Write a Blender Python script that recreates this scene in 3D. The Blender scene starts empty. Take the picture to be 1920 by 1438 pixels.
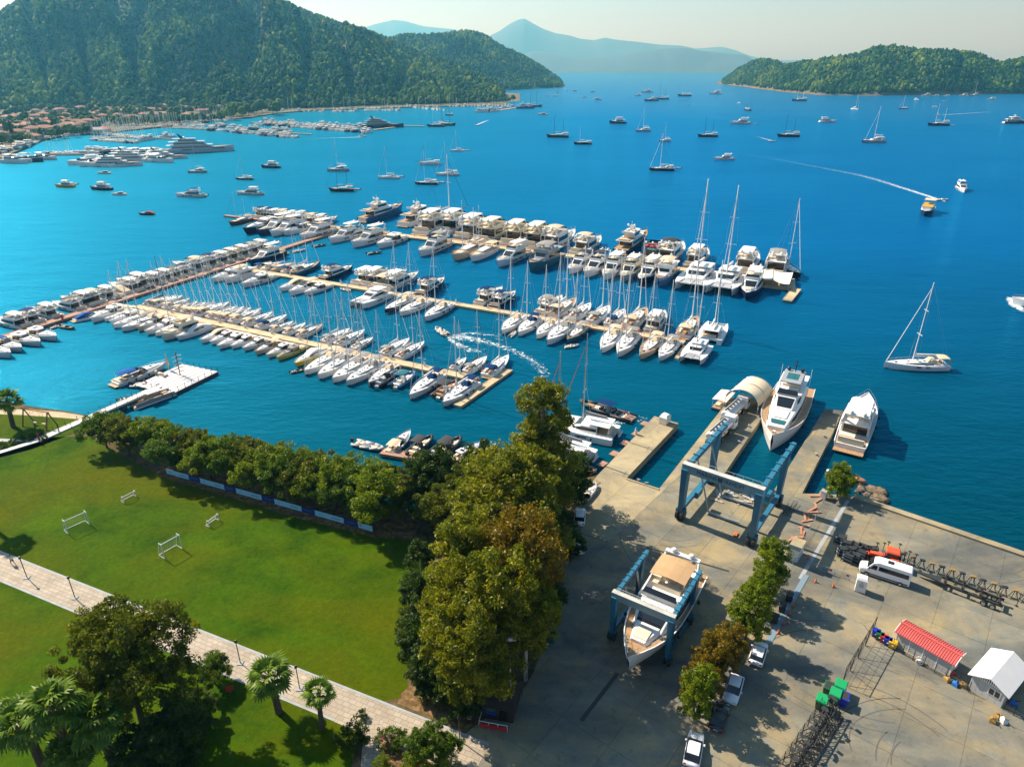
import bpy, bmesh, math, random
import numpy as np
from mathutils import Vector, Matrix
from mathutils.geometry import tessellate_polygon
R = math.radians
random.seed(7); rng = np.random.default_rng(7)
scene = bpy.context.scene
COL = scene.collection

# ---------------------------------------------------------------- camera
CAM_H = 70.0; FPX = 1279.0; PITCH = R(24.9)
cd = bpy.data.cameras.new("camera"); cam = bpy.data.objects.new("camera", cd); COL.objects.link(cam)
cam.location = (0, 0, CAM_H); cam.rotation_euler = (R(90) - PITCH, 0, 0)
cd.sensor_width = 36; cd.lens = 36 * FPX / 1920; cd.clip_start = 1; cd.clip_end = 60000
scene.camera = cam
# ---------------------------------------------------------------- sky and sun
SUN_EL = 43.0; SUN_AZ = -53.0          # azimuth clockwise from +Y
world = bpy.data.worlds.new("World"); scene.world = world; world.use_nodes = True
nt = world.node_tree; bg = nt.nodes["Background"]
sky = nt.nodes.new("ShaderNodeTexSky"); sky.sky_type = 'NISHITA'; sky.sun_disc = False
sky.sun_elevation = R(SUN_EL); sky.sun_rotation = R(SUN_AZ); sky.altitude = 0
sky.air_density = 1.0; sky.dust_density = 1.0; sky.ozone_density = 3.0
nt.links.new(sky.outputs[0], bg.inputs[0]); bg.inputs[1].default_value = 0.075
sd = bpy.data.lights.new("sun", 'SUN'); so = bpy.data.objects.new("sun", sd); COL.objects.link(so)
sd.energy = 5.0; sd.angle = R(0.55); sd.color = (1.0, 0.93, 0.80)
sdir = Vector((math.sin(R(SUN_AZ)) * math.cos(R(SUN_EL)), math.cos(R(SUN_AZ)) * math.cos(R(SUN_EL)), math.sin(R(SUN_EL))))
so.rotation_euler = (-sdir).to_track_quat('-Z', 'Y').to_euler(); so.location = (0, 0, 300)
vs = scene.view_settings; vs.view_transform = 'Standard'; vs.look = 'None'; vs.exposure = 0.85; vs.gamma = 1.0
vs.use_curve_mapping = False
scene.cycles.volume_bounces = 0; scene.cycles.max_bounces = 6; scene.cycles.transparent_max_bounces = 8
scene.cycles.diffuse_bounces = 3; scene.cycles.glossy_bounces = 3
scene.cycles.caustics_reflective = False; scene.cycles.caustics_refractive = False

# ---------------------------------------------------------------- helpers
GZ = 1.5                                # level of quay and lawn above the sea
def at(u, v, z=0.0):
    "a photo pixel to the point of the level z it shows"
    x = (u - 960) / FPX; y = (719 - v) / FPX
    dz = -math.sin(PITCH) + y * math.cos(PITCH); dy = math.cos(PITCH) + y * math.sin(PITCH)
    t = (CAM_H - z) / (-dz)
    return Vector((x * t, dy * t, z))
def hgt(u, v, P):
    "height of the pixel row v above point P"
    y = (719 - v) / FPX; s, c = math.sin(PITCH), math.cos(PITCH)
    return CAM_H + (y * P[1] * c - P[1] * s) / (c + y * s)
ORD = "first second third fourth fifth sixth seventh eighth ninth tenth eleventh twelfth thirteenth fourteenth fifteenth sixteenth seventeenth eighteenth nineteenth twentieth".split()
def ordw(i):
    if i < 20: return ORD[i]
    return {2: 'twenty-', 3: 'thirty-', 4: 'forty-', 5: 'fifty-', 6: 'sixty-'}[(i + 1) // 10] + ORD[(i % 10)] if (i + 1) % 10 else {3: 'thirtieth', 4: 'fortieth', 5: 'fiftieth', 6: 'sixtieth'}[(i + 1) // 10]
def link(o, parent=None):
    COL.objects.link(o)
    if parent is not None: o.parent = parent
    return o
def tag(o, label=None, cat=None, group=None, kind=None):
    if label: o['label'] = label
    if cat: o['category'] = cat
    if group: o['group'] = group
    if kind: o['kind'] = kind
    return o
def thing(name, label, cat, loc=(0, 0, 0), rz=0.0, group=None, scale=1.0):
    o = bpy.data.objects.new(name, None); COL.objects.link(o); o.empty_display_size = 0.3
    o.location = loc; o.rotation_euler = (0, 0, rz)
    o.scale = (scale,) * 3 if not hasattr(scale, '__len__') else scale
    return tag(o, label, cat, group)

class MB:
    def __init__(s): s.v = []; s.f = []
    def add(s, vs, fs):
        n = len(s.v); s.v.extend([tuple(p) for p in vs]); s.f.extend([tuple(i + n for i in f) for f in fs]); return s
    def box(s, x0, x1, y0, y1, z0, z1, rz=0, o=(0, 0)):
        c, q = math.cos(rz), math.sin(rz); P = []
        for z in (z0, z1):
            for x, y in ((x0, y0), (x1, y0), (x1, y1), (x0, y1)):
                P.append((o[0] + x * c - y * q, o[1] + x * q + y * c, z))
        return s.add(P, [(3, 2, 1, 0), (4, 5, 6, 7), (0, 1, 5, 4), (1, 2, 6, 5), (2, 3, 7, 6), (3, 0, 4, 7)])
    def tube(s, p, q, r, n=5, r2=None):
        p, q = Vector(p), Vector(q); d = (q - p)
        if d.length < 1e-6: return s
        d.normalize(); a = d.orthogonal().normalized(); b = d.cross(a); r2 = r if r2 is None else r2
        P = []
        for c, rr in ((p, r), (q, r2)):
            for i in range(n):
                t = 2 * math.pi * i / n; P.append(c + a * (rr * math.cos(t)) + b * (rr * math.sin(t)))
        F = [(i, (i + 1) % n, n + (i + 1) % n, n + i) for i in range(n)]
        F += [tuple(range(n - 1, -1, -1)), tuple(range(n, 2 * n))]
        return s.add(P, F)
    def path(s, pts, r, n=4):
        for a, b in zip(pts[:-1], pts[1:]): s.tube(a, b, r, n)
        return s
    def ball(s, c, r, n=8, m=5, sz=1.0):
        P = [(c[0], c[1], c[2] - r * sz)]; F = []
        for j in range(1, m):
            ph = -math.pi / 2 + math.pi * j / m
            for i in range(n):
                t = 2 * math.pi * i / n
                P.append((c[0] + r * math.cos(ph) * math.cos(t), c[1] + r * math.cos(ph) * math.sin(t), c[2] + r * sz * math.sin(ph)))
        P.append((c[0], c[1], c[2] + r * sz)); k = len(P) - 1
        for i in range(n):
            F.append((0, 1 + (i + 1) % n, 1 + i)); F.append((k, k - n + i, k - n + (i + 1) % n))
            for j in range(m - 2):
                a = 1 + j * n; F.append((a + i, a + (i + 1) % n, a + n + (i + 1) % n, a + n + i))
        return s.add(P, F)
    def loft(s, rings, closed=True, cap0=True, cap1=True):
        n = len(rings[0]); b = len(s.v); P = [p for r in rings for p in r]; F = []
        m = n if closed else n - 1
        for k in range(len(rings) - 1):
            for i in range(m):
                j = (i + 1) % n; F.append((k * n + i, k * n + j, (k + 1) * n + j, (k + 1) * n + i))
        if cap0: F.append(tuple(range(n - 1, -1, -1)))
        if cap1: F.append(tuple(range((len(rings) - 1) * n, len(rings) * n)))
        return s.add(P, F)
    def prism(s, poly, z0, z1):
        n = len(poly); tri = tessellate_polygon([[Vector((p[0], p[1], 0)) for p in poly]])
        P = [(p[0], p[1], z0) for p in poly] + [(p[0], p[1], z1) for p in poly]
        ar = sum(poly[i][0] * poly[(i + 1) % n][1] - poly[(i + 1) % n][0] * poly[i][1] for i in range(n))
        F = []
        for t in tri:
            a, b, c = [poly[i] for i in t]
            up = (b[0] - a[0]) * (c[1] - a[1]) - (c[0] - a[0]) * (b[1] - a[1]) > 0
            t = tuple(t) if up else tuple(reversed(t))
            F.append(tuple(i + n for i in t)); F.append(tuple(reversed(t)))
        for i in range(n):
            j = (i + 1) % n; F.append((i, j, n + j, n + i) if ar > 0 else (j, i, n + i, n + j))
        return s.add(P, F)
    def sheet(s, poly, z):
        tri = tessellate_polygon([[Vector((p[0], p[1], 0)) for p in poly]]); F = []
        for t in tri:
            a, b, c = [poly[i] for i in t]
            up = (b[0] - a[0]) * (c[1] - a[1]) - (c[0] - a[0]) * (b[1] - a[1]) > 0
            F.append(tuple(t) if up else tuple(reversed(t)))
        return s.add([(p[0], p[1], z) for p in poly], F)
    def quad(s, a, b, c, d, off=0.0):
        if off:
            a, b, c, d = map(Vector, (a, b, c, d)); nn = (b - a).cross(d - a).normalized() * off
            a, b, c, d = a + nn, b + nn, c + nn, d + nn
        return s.add([a, b, c, d], [(0, 1, 2, 3)])
    def torus(s, c, r, q, ax='z', n=12, m=5):
        P = []; F = []
        for i in range(n):
            t = 2 * math.pi * i / n
            for j in range(m):
                w = 2 * math.pi * j / m; rr = r + q * math.cos(w); h = q * math.sin(w)
                x, y = rr * math.cos(t), rr * math.sin(t)
                P.append({'z': (c[0] + x, c[1] + y, c[2] + h), 'y': (c[0] + x, c[1] + h, c[2] + y), 'x': (c[0] + h, c[1] + x, c[2] + y)}[ax])
                F.append((i * m + j, ((i + 1) % n) * m + j, ((i + 1) % n) * m + (j + 1) % m, i * m + (j + 1) % m))
        return s.add(P, F)
    def mesh(s, name, m=None, smooth=False):
        me = bpy.data.meshes.new(name); me.from_pydata(s.v, [], s.f)
        if m is not None: me.materials.append(m)
        if smooth: me.polygons.foreach_set('use_smooth', [True] * len(me.polygons))
        me.update(); return me
    def build(s, name, m, parent=None, smooth=False, loc=None, rz=0):
        o = bpy.data.objects.new(name, s.mesh(name, m, smooth)); link(o, parent)
        if loc is not None: o.location = loc
        if rz: o.rotation_euler = (0, 0, rz)
        return o

# ---------------------------------------------------------------- materials
MAT = {}
def mat(name, col, rough=0.5, metal=0.0, vary=0.0, vscale=1.0, bump=0.0, bscale=5.0, spec=0.5, hue=None, coords='Object', trans=0.0, randv=0.0):
    m = bpy.data.materials.new(name); m.use_nodes = True; t = m.node_tree; b = t.nodes["Principled BSDF"]
    b.inputs['Base Color'].default_value = (*col, 1); b.inputs['Roughness'].default_value = rough
    b.inputs['Metallic'].default_value = metal; b.inputs['Specular IOR Level'].default_value = spec
    L = t.links
    tc = t.nodes.new('ShaderNodeTexCoord')
    cur = None
    if vary > 0:
        n = t.nodes.new('ShaderNodeTexNoise'); n.inputs['Scale'].default_value = vscale; n.inputs['Detail'].default_value = 5; n.inputs['Roughness'].default_value = .6
        L.new(tc.outputs[coords], n.inputs['Vector'])
        r = t.nodes.new('ShaderNodeValToRGB'); e = r.color_ramp.elements
        c2 = hue if hue else tuple(min(1, c * (1 + vary)) for c in col)
        c1 = tuple(c * (1 - vary) for c in col)
        e[0].position = .3; e[0].color = (*c1, 1); e[1].position = .7; e[1].color = (*c2, 1)
        L.new(n.outputs[0], r.inputs[0]); cur = r.outputs[0]
    if randv > 0:
        oi = t.nodes.new('ShaderNodeObjectInfo'); mp = t.nodes.new('ShaderNodeMapRange')
        mp.inputs[3].default_value = 1 - randv; mp.inputs[4].default_value = 1 + randv
        L.new(oi.outputs['Random'], mp.inputs[0])
        mx = t.nodes.new('ShaderNodeVectorMath'); mx.operation = 'SCALE'
        if cur is not None: L.new(cur, mx.inputs[0])
        else: mx.inputs[0].default_value = col
        L.new(mp.outputs[0], mx.inputs['Scale']); cur = mx.outputs[0]
    if cur is not None: L.new(cur, b.inputs['Base Color'])
    if bump > 0:
        n = t.nodes.new('ShaderNodeTexNoise'); n.inputs['Scale'].default_value = bscale; n.inputs['Detail'].default_value = 4
        L.new(tc.outputs[coords], n.inputs['Vector'])
        bp = t.nodes.new('ShaderNodeBump'); bp.inputs['Strength'].default_value = bump; L.new(n.outputs[0], bp.inputs['Height']); L.new(bp.outputs[0], b.inputs['Normal'])
    if trans > 0:
        tr = t.nodes.new('ShaderNodeBsdfTranslucent'); ms = t.nodes.new('ShaderNodeMixShader'); ms.inputs[0].default_value = trans
        if cur is not None: L.new(cur, tr.inputs[0])
        else: tr.inputs[0].default_value = (*col, 1)
        L.new(b.outputs[0], ms.inputs[1]); L.new(tr.outputs[0], ms.inputs[2]); L.new(ms.outputs[0], t.nodes['Material Output'].inputs[0])
    MAT[name] = m; return m
# boats
mat('gelcoat_white', (.80, .80, .78), .25, vary=.05, vscale=.6)
mat('gelcoat_cream', (.74, .68, .54), .3, vary=.05)
mat('gelcoat_grey', (.30, .33, .36), .3)
mat('hull_navy', (.012, .022, .07), .18)
mat('hull_black', (.012, .014, .018), .2)
mat('hull_teal', (.03, .12, .16), .2)
mat('hull_blue', (.03, .10, .24), .2)
mat('hull_wood', (.16, .065, .028), .35, vary=.25, vscale=2)
mat('hull_yellow', (.62, .47, .05), .35)
mat('hull_tan', (.52, .42, .30), .35)
mat('hull_lemon', (.55, .52, .16), .35)
mat('antifoul', (.02, .03, .06), .6)
mat('teak', (.36, .23, .12), .6, vary=.2, vscale=2.5)
mat('deck_grey', (.62, .61, .57), .6, vary=.1, vscale=1.5)
mat('glass_dark', (.012, .016, .02), .06, spec=.8)
mat('glass_teal', (.02, .12, .13), .08, spec=.8)
mat('cushion_cream', (.66, .58, .44), .8)
mat('canvas_blue', (.002, .035, .12), .85, spec=.1)
mat('canvas_royal', (.004, .08, .30), .8, spec=.1)
mat('canvas_beige', (.58, .47, .32), .8, vary=.1)
mat('canvas_tan', (.44, .29, .15), .8, vary=.08)
mat('canvas_grey', (.24, .24, .23), .8)
mat('canvas_black', (.02, .022, .025), .75)
mat('canvas_white', (.80, .78, .72), .75); mat('canvas_cream', (.62, .55, .40), .8)
mat('canvas_purple', (.36, .22, .52), .75)
mat('canvas_red', (.45, .04, .03), .75)
mat('alloy', (.52, .53, .54), .35, metal=.6)
mat('mast_white', (.74, .75, .76), .35, vary=.03)
mat('mast_dark', (.03, .03, .035), .35)
mat('steel', (.55, .56, .58), .3, metal=.8)
mat('sail_white', (.78, .77, .72), .8)
mat('rubber', (.02, .02, .022), .8)
mat('tube_grey', (.36, .38, .40), .6)
mat('tube_black', (.02, .022, .025), .6)
mat('red_paint', (.55, .03, .02), .5)
mat('orange_paint', (.72, .16, .03), .5)
mat('blue_panel', (.06, .22, .5), .4)
# ================================================================ SETTING
def rgb(t, n, c): n.default_value = (*c, 1)
# ---- sea
def sea_material():
    m = bpy.data.materials.new('sea_water'); m.use_nodes = True; t = m.node_tree; b = t.nodes['Principled BSDF']; L = t.links
    geo = t.nodes.new('ShaderNodeNewGeometry'); sep = t.nodes.new('ShaderNodeSeparateXYZ'); L.new(geo.outputs['Position'], sep.inputs[0])
    # depth of the bay grows offshore: teal shallows to deep blue
    mr = t.nodes.new('ShaderNodeMapRange'); mr.inputs[1].default_value = 90; mr.inputs[2].default_value = 420; L.new(sep.outputs[1], mr.inputs[0])
    n0 = t.nodes.new('ShaderNodeTexNoise'); n0.inputs['Scale'].default_value = .006; n0.inputs['Detail'].default_value = 4; L.new(geo.outputs['Position'], n0.inputs['Vector'])
    ad = t.nodes.new('ShaderNodeMath'); ad.operation = 'MULTIPLY_ADD'; L.new(n0.outputs[0], ad.inputs[0]); ad.inputs[1].default_value = .5; L.new(mr.outputs[0], ad.inputs[2])
    cr = t.nodes.new('ShaderNodeValToRGB'); e = cr.color_ramp.elements
    e[0].position = .15; e[0].color = SEA_NEAR; e[1].position = 1.2 / 1.5; e[1].color = SEA_FAR
    x = e.new(.45); x.color = SEA_MID
    L.new(ad.outputs[0], cr.inputs[0]); df = t.nodes.new('ShaderNodeBsdfDiffuse')
    sh = t.nodes.new('ShaderNodeMapRange'); sh.inputs[1].default_value = 150; sh.inputs[2].default_value = -260; L.new(sep.outputs[0], sh.inputs[0])   # paler towards the town: sun sheen put into the colour, as well as shallows
    sm = t.nodes.new('ShaderNodeMixRGB'); L.new(sh.outputs[0], sm.inputs[0]); L.new(cr.outputs[0], sm.inputs[1]); sm.inputs[2].default_value = (.0, .105, .150, 1); L.new(sm.outputs[0], df.inputs[0]); t.nodes.remove(b)
    gl = t.nodes.new('ShaderNodeBsdfGlossy'); gl.inputs['Color'].default_value = SEA_TINT; gl.inputs['Roughness'].default_value = .10
    fr = t.nodes.new('ShaderNodeFresnel'); fr.inputs[0].default_value = 1.333; mn_ = t.nodes.new('ShaderNodeMath'); mn_.operation = 'MINIMUM'; mn_.inputs[1].default_value = .5; L.new(fr.outputs[0], mn_.inputs[0])
    mixs = t.nodes.new('ShaderNodeMixShader'); L.new(mn_.outputs[0], mixs.inputs[0]); L.new(df.outputs[0], mixs.inputs[1]); g2 = t.nodes.new('ShaderNodeBsdfGlossy'); g2.inputs['Color'].default_value = SEA_TINT; g2.inputs['Roughness'].default_value = .42
    gm = t.nodes.new('ShaderNodeMixShader'); gm.inputs[0].default_value = .42; L.new(gl.outputs[0], gm.inputs[1]); L.new(g2.outputs[0], gm.inputs[2]); L.new(gm.outputs[0], mixs.inputs[2]); L.new(mixs.outputs[0], t.nodes['Material Output'].inputs[0])
    mp = t.nodes.new('ShaderNodeMapping'); mp.inputs['Rotation'].default_value = (0, 0, R(20)); mp.inputs['Scale'].default_value = (.55, 1.25, 1)
    L.new(geo.outputs['Position'], mp.inputs[0])
    n1 = t.nodes.new('ShaderNodeTexNoise'); n1.inputs['Scale'].default_value = .55; n1.inputs['Detail'].default_value = 6; n1.inputs['Roughness'].default_value = .62; L.new(mp.outputs[0], n1.inputs['Vector'])
    n2 = t.nodes.new('ShaderNodeTexNoise'); n2.inputs['Scale'].default_value = .09; n2.inputs['Detail'].default_value = 3; L.new(mp.outputs[0], n2.inputs['Vector'])
    n3 = t.nodes.new('ShaderNodeTexNoise'); n3.inputs['Scale'].default_value = .012; n3.inputs['Detail'].default_value = 3; L.new(mp.outputs[0], n3.inputs['Vector'])
    mx = t.nodes.new('ShaderNodeMath'); mx.operation = 'MULTIPLY_ADD'; L.new(n2.outputs[0], mx.inputs[0]); mx.inputs[1].default_value = 2.2; L.new(n1.outputs[0], mx.inputs[2])
    bp = t.nodes.new('ShaderNodeBump'); bp.inputs['Distance'].default_value = .48; L.new(mx.outputs[0], bp.inputs['Height'])
    ms = t.nodes.new('ShaderNodeMapRange'); ms.inputs[1].default_value = .35; ms.inputs[2].default_value = .65; ms.inputs[3].default_value = .55; ms.inputs[4].default_value = 1.0
    L.new(n3.outputs[0], ms.inputs[0]); L.new(ms.outputs[0], bp.inputs['Strength']); 
    for x in (gl, fr, df): L.new(bp.outputs[0], x.inputs['Normal'])
    lw = t.nodes.new('ShaderNodeLayerWeight'); lw.inputs[0].default_value = .5; hm_ = t.nodes.new('ShaderNodeMapRange'); hm_.inputs[1].default_value = .935; hm_.inputs[2].default_value = .985; L.new(lw.outputs['Facing'], hm_.inputs[0])
    cm = t.nodes.new('ShaderNodeMixRGB'); L.new(hm_.outputs[0], cm.inputs[0]); cm.inputs[1].default_value = SEA_TINT; cm.inputs[2].default_value = (.8, .95, 1, 1); L.new(cm.outputs[0], gl.inputs['Color'])
    # wind lanes: rougher and smoother streaks
    wm = t.nodes.new('ShaderNodeMapping'); wm.inputs['Scale'].default_value = (.25, 1.6, 1); wm.inputs['Rotation'].default_value = (0, 0, R(8)); L.new(geo.outputs['Position'], wm.inputs[0]); wn = t.nodes.new('ShaderNodeTexNoise'); wn.inputs['Scale'].default_value = .010; wn.inputs['Detail'].default_value = 5; L.new(wm.outputs[0], wn.inputs[0])
    wr_ = t.nodes.new('ShaderNodeMapRange'); wr_.inputs[1].default_value = .38; wr_.inputs[2].default_value = .62; wr_.inputs[3].default_value = .02; wr_.inputs[4].default_value = .12; L.new(wn.outputs[0], wr_.inputs[0]); L.new(wr_.outputs[0], gl.inputs['Roughness'])
    return m
SEA_TINT = (.06, .62, 1, 1); SEA_NEAR = (.000, .014, .018, 1); SEA_MID = (.000, .046, .098, 1); SEA_FAR = (.000, .074, .225, 1)
MAT['sea'] = sea_material()
s = MB(); xs = [-12400, -2500, -400, 400, 2500, 12400]; ys = [-250, 60, 400, 2500, 19400]
for i in range(5):
    for j in range(4): s.quad((xs[i], ys[j], 0), (xs[i + 1], ys[j], 0), (xs[i + 1], ys[j + 1], 0), (xs[i], ys[j + 1], 0))
tag(s.build('sea', MAT['sea']), kind='structure')

# ---- distant terrain --------------------------------------------------
def px_az(u): return math.atan2(u - 960, FPX / math.cos(PITCH) + 0)   # azimuth of a column near the horizon
def elev_at(u, v, d):
    "height of pixel (u,v) at ground distance d along that column"
    x = (u - 960) / FPX; y = (719 - v) / FPX
    dz = -math.sin(PITCH) + y * math.cos(PITCH); dy = math.cos(PITCH) + y * math.sin(PITCH)
    h = math.hypot(x, dy); return CAM_H + dz / h * d
def uv_dir(u, v=150):
    x = (u - 960) / FPX; y = (719 - v) / FPX; dy = math.cos(PITCH) + y * math.sin(PITCH); h = math.hypot(x, dy); return x / h, dy / h
def gdist(u, v): p = at(u, v, 0); return math.hypot(p.x, p.y)
from mathutils import noise as mn
def interp(pts, u):
    if u <= pts[0][0]: return pts[0][1]
    for a, b in zip(pts[:-1], pts[1:]):
        if u <= b[0]: return a[1] + (b[1] - a[1]) * (u - a[0]) / (b[0] - a[0])
    return pts[-1][1]
HILLS = {}
def hill(name, material, u0, u1, nu, base, ridge, sil, nr=26, spur=.10, freq=.004, back=1.4, canopy=0.0, prof=1.0, amp=1.0, seed=0):
    """land rising from a shoreline (base: distance per column) to a ridge (distance) whose skyline is sil (pixel row)"""
    def f(u, k):
        d0, d1 = interp(base, u), interp(ridge, u); H = max(0.5, elev_at(u, interp(sil, u), d1) - canopy)
        d = d0 + (d1 - d0) * k
        dx, dy = uv_dir(u); X, Y = dx * d, dy * d
        if k <= 1: z = H * (math.sin(k * math.pi / 2) ** prof)
        else: z = H * max(0, 1 - ((k - 1) / (back - 1)) ** 1.5)
        n = mn.fractal(Vector((X * freq + seed, Y * freq, seed)), 1.0, 2.1, 4)
        rd = mn.noise(Vector((u * .012 + seed, d * freq * .35, 3.1 + seed)))
        w = math.sin(min(k, 1) * math.pi) if k < 1 else 0
        z = z + H * spur * w * (1.0 * n - 1.5 * math.exp(-(rd / .13) ** 2) + .25)
        if 0 < k < 1: z = min(z, CAM_H + (H - CAM_H) * d / d1 - .02 * H * (1 - k) * 3)
        return X, Y, (max(z, .3) if 0 < k < back else -2.0)
    ks = [i / nr for i in range(nr + 1)] + [1 + (back - 1) * i / 5 for i in range(1, 6)]
    s = MB(); P = []; F = []
    for i in range(nu + 1):
        u = u0 + (u1 - u0) * i / nu
        for k in ks: P.append(f(u, k))
    m = len(ks)
    for i in range(nu):
        for j in range(m - 1): F.append((i * m + j, (i + 1) * m + j, (i + 1) * m + j + 1, i * m + j + 1))
    s.add(P, F); o = s.build(name, material, smooth=True); tag(o, kind='structure'); HILLS[name] = f
    return o
mat('hill_soil', (.075, .085, .035), .95, vary=.4, vscale=.02, hue=(.17, .12, .06))
mat('far_rock', (.035, .07, .10), 1.0, vary=.15, vscale=.002)  # bluer than bare rock: distance haze is partly put into the colour
def D(lst): return [(u, gdist(u, v)) for u, v in lst]
hill('front_hill', MAT['hill_soil'], -420, 975, 150,
     base=D([(-420, 225), (0, 208), (180, 202), (400, 206), (560, 206), (700, 200), (850, 196), (955, 192), (975, 190)]),
     ridge=[(-420, 2500), (0, 2600), (300, 2500), (600, 2450), (700, 2350), (800, 2150), (900, 2050), (985, 2000)],
     sil=[(-420, 130), (-100, 75), (0, 46), (60, 14), (110, -14), (200, -38), (330, -46), (470, -30), (530, -2), (570, 14), (600, 28), (640, 40), (700, 62), (760, 88), (820, 112), (880, 132), (930, 158), (948, 175), (962, 187), (975, 191)],
     spur=.26, canopy=9, freq=.0035, seed=2.0)
hill('headland_hill', MAT['hill_soil'], 620, 1060, 70,
     base=D([(620, 176), (800, 172), (950, 170), (1060, 164)]),
     ridge=[(620, 3100), (800, 3050), (1000, 3150), (1060, 3250)],
     sil=[(620, 70), (690, 78), (740, 74), (765, 66), (800, 69), (840, 66), (870, 60), (895, 62), (915, 72), (935, 86), (960, 96), (990, 112), (1020, 130), (1040, 144), (1052, 152), (1060, 163)],
     spur=.13, canopy=9, freq=.003, seed=5.0)
hill('island_hill', MAT['hill_soil'], 1345, 2150, 90,
     base=D([(1345, 158), (1375, 161), (1430, 168), (1480, 174), (1540, 179), (1650, 180), (1920, 177), (2150, 176)]),
     ridge=[(1345, 3900), (1430, 3200), (1500, 2900), (1600, 2650), (1920, 2650), (2150, 2800)],
     sil=[(1345, 157), (1360, 147), (1380, 132), (1405, 117), (1425, 112), (1450, 114), (1464, 122), (1480, 120), (1520, 116), (1560, 110), (1600, 102), (1630, 91), (1660, 87), (1690, 92), (1720, 96), (1760, 98), (1790, 99), (1815, 101), (1845, 112), (1865, 121), (1890, 117), (1920, 114), (2000, 108), (2150, 125)],
     spur=.12, canopy=8, freq=.004, seed=8.0)
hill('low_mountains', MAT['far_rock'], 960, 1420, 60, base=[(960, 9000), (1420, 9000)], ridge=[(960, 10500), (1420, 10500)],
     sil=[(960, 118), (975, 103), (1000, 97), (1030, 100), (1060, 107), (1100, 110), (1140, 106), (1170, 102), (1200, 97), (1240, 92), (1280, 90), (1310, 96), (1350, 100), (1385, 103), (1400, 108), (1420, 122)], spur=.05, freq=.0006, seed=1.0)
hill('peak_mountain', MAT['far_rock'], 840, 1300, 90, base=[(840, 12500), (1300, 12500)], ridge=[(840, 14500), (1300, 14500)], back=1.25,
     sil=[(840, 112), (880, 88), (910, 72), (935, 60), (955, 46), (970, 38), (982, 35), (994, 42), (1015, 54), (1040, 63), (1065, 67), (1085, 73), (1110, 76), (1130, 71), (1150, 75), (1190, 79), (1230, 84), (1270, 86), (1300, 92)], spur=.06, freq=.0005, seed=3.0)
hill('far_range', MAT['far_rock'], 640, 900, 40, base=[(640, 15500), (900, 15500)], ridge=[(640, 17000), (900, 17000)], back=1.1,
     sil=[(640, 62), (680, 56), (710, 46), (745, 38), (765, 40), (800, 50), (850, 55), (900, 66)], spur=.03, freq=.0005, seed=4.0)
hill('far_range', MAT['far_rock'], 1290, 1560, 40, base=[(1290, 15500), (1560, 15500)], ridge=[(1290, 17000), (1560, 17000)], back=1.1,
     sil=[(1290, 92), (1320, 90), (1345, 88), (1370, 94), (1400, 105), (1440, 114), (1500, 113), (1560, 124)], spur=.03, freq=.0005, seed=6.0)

# village plain at the foot of the front hill (left)
mat('plain_soil', (.05, .065, .025), .95, vary=.4, vscale=.05, hue=(.14, .12, .07))
shore = [(-520, 380), (-260, 345), (-60, 316), (0, 297), (40, 280), (80, 262), (130, 253), (170, 251), (200, 249), (240, 244), (300, 238), (345, 233), (400, 226), (470, 220), (520, 212), (600, 206), (700, 203), (830, 199), (940, 198), (952, 194), (945, 190)]
back = [(700, 188), (560, 194), (400, 194), (180, 190), (0, 195), (-520, 205)]
pl = MB().prism([at(u, v, 1.5)[:2] for u, v in shore + back], -1.5, 1.5)
tag(pl.build('village_plain', MAT['plain_soil']), kind='structure')

# ---- forest on the hills: pines and oaks, one mass
def blob_tree(seed, lumps, name, matl):
    r = random.Random(seed); s = MB()
    for (c, rad, sz) in lumps:
        b = len(s.v); s.ball(c, rad, 7, 5, sz)
        for i in range(b, len(s.v)):
            x, y, z = s.v[i]; k = 1 + r.uniform(-.24, .24); s.v[i] = (c[0] + (x - c[0]) * k, c[1] + (y - c[1]) * k, c[2] + (z - c[2]) * k)
    o = bpy.data.objects.new(name, s.mesh(name, matl)); return o
def forest_mat(name, a, b, c):
    m = bpy.data.materials.new(name); m.use_nodes = True; t = m.node_tree; p = t.nodes['Principled BSDF']; L = t.links
    oi = t.nodes.new('ShaderNodeObjectInfo'); cr = t.nodes.new('ShaderNodeValToRGB'); e = cr.color_ramp.elements
    e[0].color = (*a, 1); e[1].color = (*c, 1); x = e.new(.55); x.color = (*b, 1)
    gg = t.nodes.new('ShaderNodeNewGeometry'); nn = t.nodes.new('ShaderNodeTexNoise'); nn.inputs['Scale'].default_value = .007; nn.inputs['Detail'].default_value = 5; L.new(gg.outputs['Position'], nn.inputs[0]); mm = t.nodes.new('ShaderNodeMath'); mm.operation = 'MULTIPLY_ADD'; L.new(nn.outputs[0], mm.inputs[0]); mm.inputs[1].default_value = 2.6; ms_ = t.nodes.new('ShaderNodeMath'); ms_.operation = 'MULTIPLY_ADD'; L.new(oi.outputs['Random'], ms_.inputs[0]); ms_.inputs[1].default_value = .95; ms_.inputs[2].default_value = -1.33; L.new(ms_.outputs[0], mm.inputs[2]); L.new(mm.outputs[0], cr.inputs[0]); L.new(cr.outputs[0], p.inputs['Base Color']); p.inputs['Roughness'].default_value = .9
    p.inputs['Specular IOR Level'].default_value = .2
    return m
MAT['forest'] = forest_mat('forest', (.005, .034, .006), (.030, .095, .007), (.17, .22, .012))  # patchy crown tones; pale and dark ends stand in for sunlit and shaded spurs
MAT['garden_leaf'] = forest_mat('garden_leaf', (.03, .07, .015), (.06, .12, .02), (.12, .16, .03))
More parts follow.
